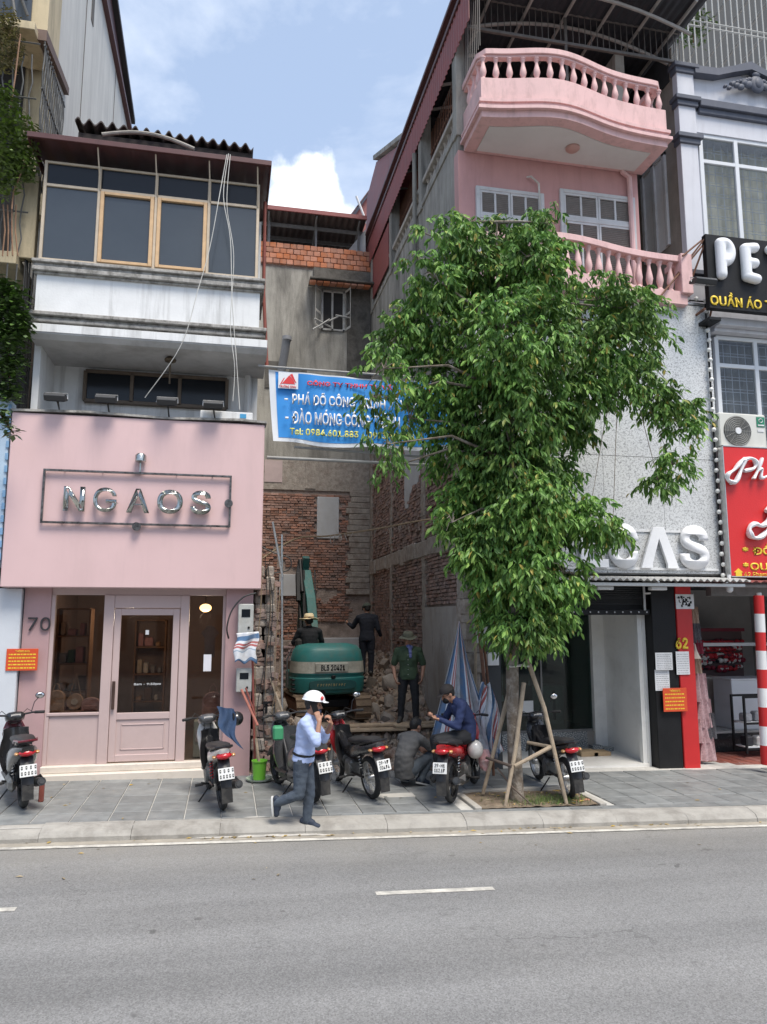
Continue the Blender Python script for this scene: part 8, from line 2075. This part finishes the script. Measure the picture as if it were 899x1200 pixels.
# local: y forward (away), rear of counterweight at y = -.75
def cw_ring(z, w_, d, e=.55, n=28):
    pts = []
    for i in range(n + 1):
        t = math.pi + math.pi * i / n; pts.append((w_ * math.copysign(abs(math.cos(t)) ** e, math.cos(t)), -.15 + d * math.copysign(abs(math.sin(t)) ** .8, math.sin(t)), z))
    return pts
b = MB(); prof = [(1.12, .66, .50), (1.16, .71, .57), (1.3, .73, .60), (1.42, .73, .60), (1.44, .71, .58), (1.47, .71, .58), (1.50, .72, .6), (1.74, .70, .58), (1.93, .66, .54), (2.02, .58, .46), (2.06, .40, .3)]
rings = [cw_ring(z, w_, d) for z, w_, d in prof]; n = len(rings[0]); vs = [p_ for r in rings for p_ in r]
fs = [(i * n + k, (i + 1) * n + k, (i + 1) * n + k + 1, i * n + k + 1) for i in range(len(rings) - 1) for k in range(n - 1)]
fs += [tuple(reversed(range(n))), tuple((len(rings) - 1) * n + k for k in range(n))] 
fs += [tuple([i * n for i in range(len(rings))] + [i * n + n - 1 for i in reversed(range(len(rings)))])]
b.add(vs, fs); eb(b, 'counterweight', M_teal, smooth=35)
b = MB()
rings = [cw_ring(z, w_ + .004, d + .005) for z, w_, d in ((1.52, .717, .598), (1.73, .702, .582))]; n = len(rings[0])
b.add([p_ for r in rings for p_ in r], [(k, n + k, n + k + 1, k + 1) for k in range(n - 1)]); eb(b, 'cream_band', M_cream)
b = MB(); b.cbox(-.34, .30, -.775, -.745, 1.54, 1.71, .01); eb(b, 'plate_panel', M_cream)
o = text('plate_digits', 'BL5 20421', M_black, None, (0, 0, 0), .1, .004, .02, width=.46, height=.105, align='CENTER'); o.parent = ev
o.matrix_local = Matrix.Translation(-V((ex_c.x, ex_c.y, gl_))) @ EM @ Matrix.Translation((-.0, -.776, 1.57)) @ Matrix.Rotation(math.pi / 2, 4, 'X')
b = MB()
pts = []
for i in range(28):
    t = 2 * math.pi * i / 28; pts.append((.45 * math.copysign(abs(math.cos(t)) ** .45, math.cos(t)), 1.31 + .085 * math.copysign(abs(math.sin(t)) ** .6, math.sin(t))))
b.prism(pts, -.785, -.73, 'y'); eb(b, 'name_oval', M_teald)
b = MB(); x = -.3
for i in range(11):
    w_ = random.uniform(.03, .045); h = .045; b.box(x, x + w_ * .3, -.789, -.784, 1.285, 1.285 + h); b.box(x, x + w_ * .8, -.789, -.784, 1.285 + h * random.choice([0, .4, .8]), 1.285 + h * random.choice([.95, 1.0])); x += w_ + .014
eb(b, 'worn_lettering', pm('faded gold', (.3, .26, .12), .6, .2))
b = MB()
for s_ in (-1, 1):
    for k in range(3): b.cbox(s_ * .66 - .07, s_ * .66 + .07, -.5, -.3, 1.2 + k * .085, 1.235 + k * .085, .01)
b.cbox(-.03, .05, -.78, -.74, 1.42, 1.48, .01); b.tube([(-.2, -.78, 1.17), (-.2, -.82, 1.17)], .05, 12); eb(b, 'vent_and_socket', M_black)
b = MB(); b.cbox(-.62, .62, -.2, .9, 1.12, 1.5, .03); b.cbox(-.58, -.1, -.2, .1, 1.5, 1.85, .03); b.cbox(.1, .6, -.2, .6, 1.5, 1.95, .05); eb(b, 'upper_body', M_teal)
b = MB(); b.tube([(-.68, -.05, 1.2), (-.7, -.1, 1.75), (-.62, -.1, 1.95), (-.5, -.1, 1.95)], .018, 6); b.tube([(-.68, .25, 1.2), (-.7, .25, 1.75), (-.62, .2, 1.93)], .018, 6); b.cbox(-.71, -.6, -.2, -.05, 1.5, 1.75, .01); eb(b, 'side_rail', M_grey)
b = MB(); b.cbox(-.62, -.14, -.18, -.08, 1.72, 2.16, .05); b.cbox(-.62, -.14, -.1, .4, 1.66, 1.74, .03); eb(b, 'seat', pm('worn seat', (.03, .028, .026), .8, .2, 9))
# tracks: loop of shoes
def track(x0):
    b = MB(); cx = x0; zc = gl_ + .22; hl = .72; r = .21; per = 2 * (2 * hl) + 2 * math.pi * r; n = 34
    for i in range(n):
        s_ = per * i / n
        if s_ < 2 * hl: p_ = (-hl + s_, zc + r, 0)
        elif s_ < 2 * hl + math.pi * r: a = (s_ - 2 * hl) / r; p_ = (hl + r * math.sin(a), zc + r * math.cos(a), a)
        elif s_ < 4 * hl + math.pi * r: p_ = (hl - (s_ - 2 * hl - math.pi * r), zc - r, math.pi)
        else: a = (s_ - 4 * hl - math.pi * r) / r; p_ = (-hl - r * math.sin(a), zc - r * math.cos(a), math.pi + a)
        i0 = len(b.v); b.cbox(-.15, .15, -.062, .062, -.012, .012, .005); b.cbox(-.15, .15, -.05, -.035, .01, .035, .004)
        b.xf(Matrix.Translation((cx, p_[0], p_[1])) @ Matrix.Rotation(-p_[2], 4, 'X'), i0)
    eb(b, 'track', M_track)
    b = MB(); b.cbox(cx - .1, cx + .1, -hl, hl, zc - .12, zc + .12, .03)
    for y in (-hl, hl): b.tube([(cx - .11, y, zc), (cx + .11, y, zc)], .17, 16)
    eb(b, 'track_frame', M_rust)
track(-.56); track(.56)
b = MB(); b.cbox(-.4, .4, -.45, .45, gl_ + .2, gl_ + .36, .02); b.tube([(0, 0, gl_ + .35), (0, 0, 1.13)], .3, 20); eb(b, 'undercarriage', M_black)
# boom, stick, cylinders
def beam(P, w_, hs, name, mat):
    b = MB(); P = [V(p_) for p_ in P]; vs = []
    for i, p_ in enumerate(P):
        d = (P[min(i + 1, len(P) - 1)] - P[max(i - 1, 0)]).normalized(); u = V((1, 0, 0)).cross(d).normalized(); h = hs[i]
        vs += [p_ + V((-w_, 0, 0)) - u * h, p_ + V((w_, 0, 0)) - u * h, p_ + V((w_, 0, 0)) + u * h, p_ + V((-w_, 0, 0)) + u * h]
    fs = [(0, 1, 2, 3), tuple(4 * (len(P) - 1) + k for k in (3, 2, 1, 0))]
    for i in range(len(P) - 1):
        for k in range(4): fs.append((4 * i + k, 4 * i + (k + 1) % 4, 4 * i + 4 + (k + 1) % 4, 4 * i + 4 + k))
    b.add(vs, fs); return eb(b, name, mat, bevel=.008)
beam([(-.02, .8, 1.3), (-.02, 1.1, 2.1), (-.03, 1.45, 2.9), (-.04, 1.9, 3.55)], .1, [.14, .2, .19, .12], 'boom', M_tealm)
beam([(-.06, 1.75, 3.9), (-.05, 2.05, 3.3), (-.05, 2.3, 2.3), (-.05, 2.3, 1.5)], .075, [.06, .13, .1, .07], 'stick', M_teald)
b = MB(); b.cyl((-.24, .95, 1.5), (-.24, 1.35, 2.5), .05, n=10); b.cyl((-.24, 1.35, 2.5), (-.24, 1.55, 2.9), .03, n=10); b.cyl((-.22, 1.3, 3.1), (-.2, 1.75, 3.82), .045, n=10)
eb(b, 'hydraulic_cylinder', M_black)
b = MB()
for x in (-.17, -.14, .1): b.tube([(x, 1.0, 1.5), (x - .03, 1.15, 2.4), (x, 1.45, 3.1), (x + .04, 1.75, 3.6)], .016, 6)
eb(b, 'hose', M_cable, smooth=True)
beam([(-.3, 1.3, 2.9), (-.28, 1.55, 3.5), (-.2, 1.8, 3.75)], .045, [.05, .07, .05], 'boom_guard', M_black)
b = MB(); b.prism([(1.9, 1.6), (2.5, 1.55), (2.6, 1.0), (2.2, .8), (1.85, 1.1)], -.3, .3, 'x'); eb(b, 'bucket', M_track)
b = MB(); b.cyl((.68, -.3, 1.5), (.68, -.3, 1.7), .02, n=6); eb(b, 'post', M_black)
# ================================================================== TARPS, TOOLS AND ODDS
def tarpmat():
    m = bpy.data.materials.new('striped tarpaulin'); m.use_nodes = True; t = m.node_tree; b = t.nodes['Principled BSDF']; N = t.nodes.new; L = t.links.new
    uv = N('ShaderNodeAttribute'); uv.attribute_name = 'stripe'
    fr = N('ShaderNodeMath'); fr.operation = 'FRACT'; L(uv.outputs['Fac'], fr.inputs[0])
    r = N('ShaderNodeValToRGB'); r.color_ramp.interpolation = 'CONSTANT'; e = r.color_ramp.elements
    W, B_, Rr = (.68, .7, .73, 1), (.10, .19, .33, 1), (.42, .12, .11, 1)
    e[0].position = 0; e[0].color = W; e[1].position = .18; e[1].color = B_
    for p_, c in ((.38, W), (.5, Rr), (.58, W), (.62, Rr), (.7, W), (.8, (.3, .4, .5, 1)), (.84, W)): x = e.new(p_); x.color = c
    L(fr.outputs[0], r.inputs[0])
    g = N('ShaderNodeNewGeometry'); n = N('ShaderNodeTexNoise'); n.inputs['Scale'].default_value = 6; L(g.outputs['Position'], n.inputs['Vector'])
    mx = N('ShaderNodeMix'); mx.data_type = 'RGBA'; mx.inputs['B'].default_value = (.3, .26, .22, 1); mr = N('ShaderNodeMapRange'); mr.inputs['From Min'].default_value = .5; mr.inputs['From Max'].default_value = .75; mr.inputs['To Max'].default_value = .5
    L(n.outputs['Fac'], mr.inputs['Value']); L(mr.outputs[0], mx.inputs['Factor']); L(r.outputs[0], mx.inputs['A']); L(mx.outputs['Result'], b.inputs['Base Color']); b.inputs['Roughness'].default_value = .45
    return m
M_tarp = tarpmat()
def tarp(fn, sfn, nu, nv, label, name='tarpaulin'):
    t = thing(name, label, 'tarpaulin', fn(.5, 1)); b = MB(); b.grid(fn, nu, nv); b2 = len(b.v)
    o = b.build('sheet', M_tarp, t, smooth=60); me = o.data; a = me.attributes.new('stripe', 'FLOAT', 'POINT')
    W = nu + 1
    if len(me.vertices) == (nu + 1) * (nv + 1):
        for j in range(nv + 1):
            for i in range(nu + 1): a.data[j * W + i].value = sfn(i / nu, j / nv)
    md = o.modifiers.new('thick', 'SOLIDIFY'); md.thickness = .004
    return t
def tri(u, v):   # hung from a nail at the wall end, spreading to the ground
    top = at(537, 728, 12.1); l = at(500, 890, 11.5); r_ = at(590, 880, 11.6)
    e = l.lerp(r_, u); p_ = top.lerp(e, v); w_ = v ** .7
    fold = (.09 * math.sin(u * 17 + v * 2) + .04 * math.sin(u * 41)) * w_
    p_ = p_ + V((.05 * math.sin(u * 9 + 1) * w_ * (1 - v), fold - .05, 0))
    if u > .55: p_.x += -.12 * math.sin(math.pi * v) * (u - .55) * 2
    return p_
tarp(tri, lambda u, v: u * 2.3 + .22 * v, 60, 40, 'large striped tarpaulin hanging like a tent from the wall end by the lot')
def lump(u, v):
    top = at(566, 800, 11.8); bot = at(576, 885, 11.7); p_ = top.lerp(bot, v); w_ = .17 * math.sin(math.pi * (.12 + .8 * v)); a = math.pi * (1 - u)
    return p_ + V((w_ * math.cos(a), -.1 - .16 * math.sin(a) + .035 * math.sin(u * 30 + v * 9), .03 * math.sin(u * 13)))
tarp(lump, lambda u, v: u * 1.6 + v * 1.2, 26, 26, 'crumpled end of striped tarpaulin bundled behind the red motorbike')
def scrap(u, v):
    l = at(277, 742, 11.95); r_ = at(303, 740, 11.98); p_ = l.lerp(r_, u); bz_ = at(290, 776, 11.95).z
    p_.z = lerp(p_.z, bz_ + .03 * math.sin(u * 11), v); p_.y += -.03 + .04 * math.sin(u * 9 + v * 4) ; p_.x += .02 * math.sin(v * 8) - .03 * v
    return p_
tarp(scrap, lambda u, v: v * 1.25 + u * .12, 20, 20, 'small scrap of striped tarpaulin tied round the meter on the pink pier')
# rusty poles at the right of the lot
for i, (p0, p1, Y0, Y1, r, l_) in enumerate((((562, 742), (571, 862), 11.95, 11.8, .03, 'tall rusty pole leaning on the wall end behind the navy shirted man'), ((567, 752), (578, 880), 12.0, 11.75, .022, 'second thinner rusty pole beside the tarpaulin'), ((556, 690), (556, 870), 12.15, 12.1, .025, 'upright weathered batten at the broken wall end'))):
    b = MB(); a, c = at(*p0, Y0), at(*p1, Y1); c.z = max(c.z, pz(4)); b.tube([a, a.lerp(c, .5) + V((.02, 0, 0)), V((c.x, c.y, pz(4)))], r, 7); tag(b.build('pole', M_rust if i < 2 else M_stake, smooth=True), l_, 'pole')
# things leaning at the pink pier: rusty bars, bucket, broken roof timber
for p0, p1, Y0, Y1, r, m_, l_ in (((296, 770), (299, 905), 12.05, 11.95, .018, M_redrust, 'upright red brown bar beside the pink pier'), ((283, 808), (302, 850), 11.9, 11.7, .02, pm('faded red wood', (.42, .16, .12), .8, .2, 9), 'short red stick leaning across the pink pier'), ((288, 806), (299, 838), 11.85, 11.75, .014, M_redrust, 'thin red stick crossing the pink pier'),
                               ((317, 795), (331, 834), 12.2, 12.1, .018, M_stake, 'pale stick leaning on the broken wall stump'), ((300, 865), (306, 912), 11.9, 11.8, .02, M_stake, 'pale tool handle standing in the green bucket')):
    b = MB(); a, c = at(*p0, Y0), at(*p1, Y1); b.tube([a, c], r, 7); tag(b.build('stick', m_, smooth=True), l_, 'stick')
bk = thing('bucket', 'bright green plastic bucket standing in a pale basin by the pink pier', 'bucket', (at(304, 905, 11.75).x, 11.75, pz(.5)))
c = V((at(304, 905, 11.75).x, 11.75, pz(.5) + .03)); M_bkt = pm('bright green plastic', (.18, .52, .05), .4, .05, 5)
b = MB(); b.lathe(c, [(.09, 0), (.11, .26), (.12, .26), (.12, .275), (.107, .275), (.088, .02), (.0, .02)], 22, cap=False); b.build('shell', M_bkt, bk, smooth=40)
b = MB(); b.lathe(c - V((0, 0, .03)), [(.13, 0), (.19, .05), (.2, .055), (.19, .03), (.12, .0)], 22, cap=False); tag(b.build('basin', pm('pale green plastic', (.42, .5, .42), .5, .1)), 'pale green basin under the bright green bucket', 'basin')
hk = thing('rubber_stamp_tool', 'black handled tool standing by the stump wall', 'tool', at(312, 836, 12.1)); b = MB(); c = at(312, 836, 12.1); b.cyl(c, c + V((0, 0, .15)), .02, n=8); b.cyl(c + V((0, 0, .15)), c + V((0, 0, .18)), .055, n=12); b.build('handle', M_black, hk)
# low red chock beside scooter 1
b = MB(); b.cbox(-2.31, -2.25, 10.78, 10.84, pz(-2.3), pz(-2.3) + .24, .01); tag(b.build('red_box', M_redrust), 'red plastic piece standing by the rear wheel of the wine red scooter', 'plastic piece')
# buildings on the other side of the street (behind the camera, seen only as reflections)
M_opp = pm('opposite render', (.36, .33, .28), .9, .15, .4, .05)
op = thing('opposite_row_house', 'plain rendered row house on the other side of the street', 'house', (0, -13, 0))
b = MB(); b.box(-16, 18, -20, -13, -1, 9); b.build('wall', M_opp, op)
b = MB()
for i in range(12):
    for k in range(3): b.box(-14 + i * 2.7, -12.7 + i * 2.7, -12.99, -12.95, 1 + k * 2.8, 2.7 + k * 2.8)
b.build('windows', M_tintd, op)
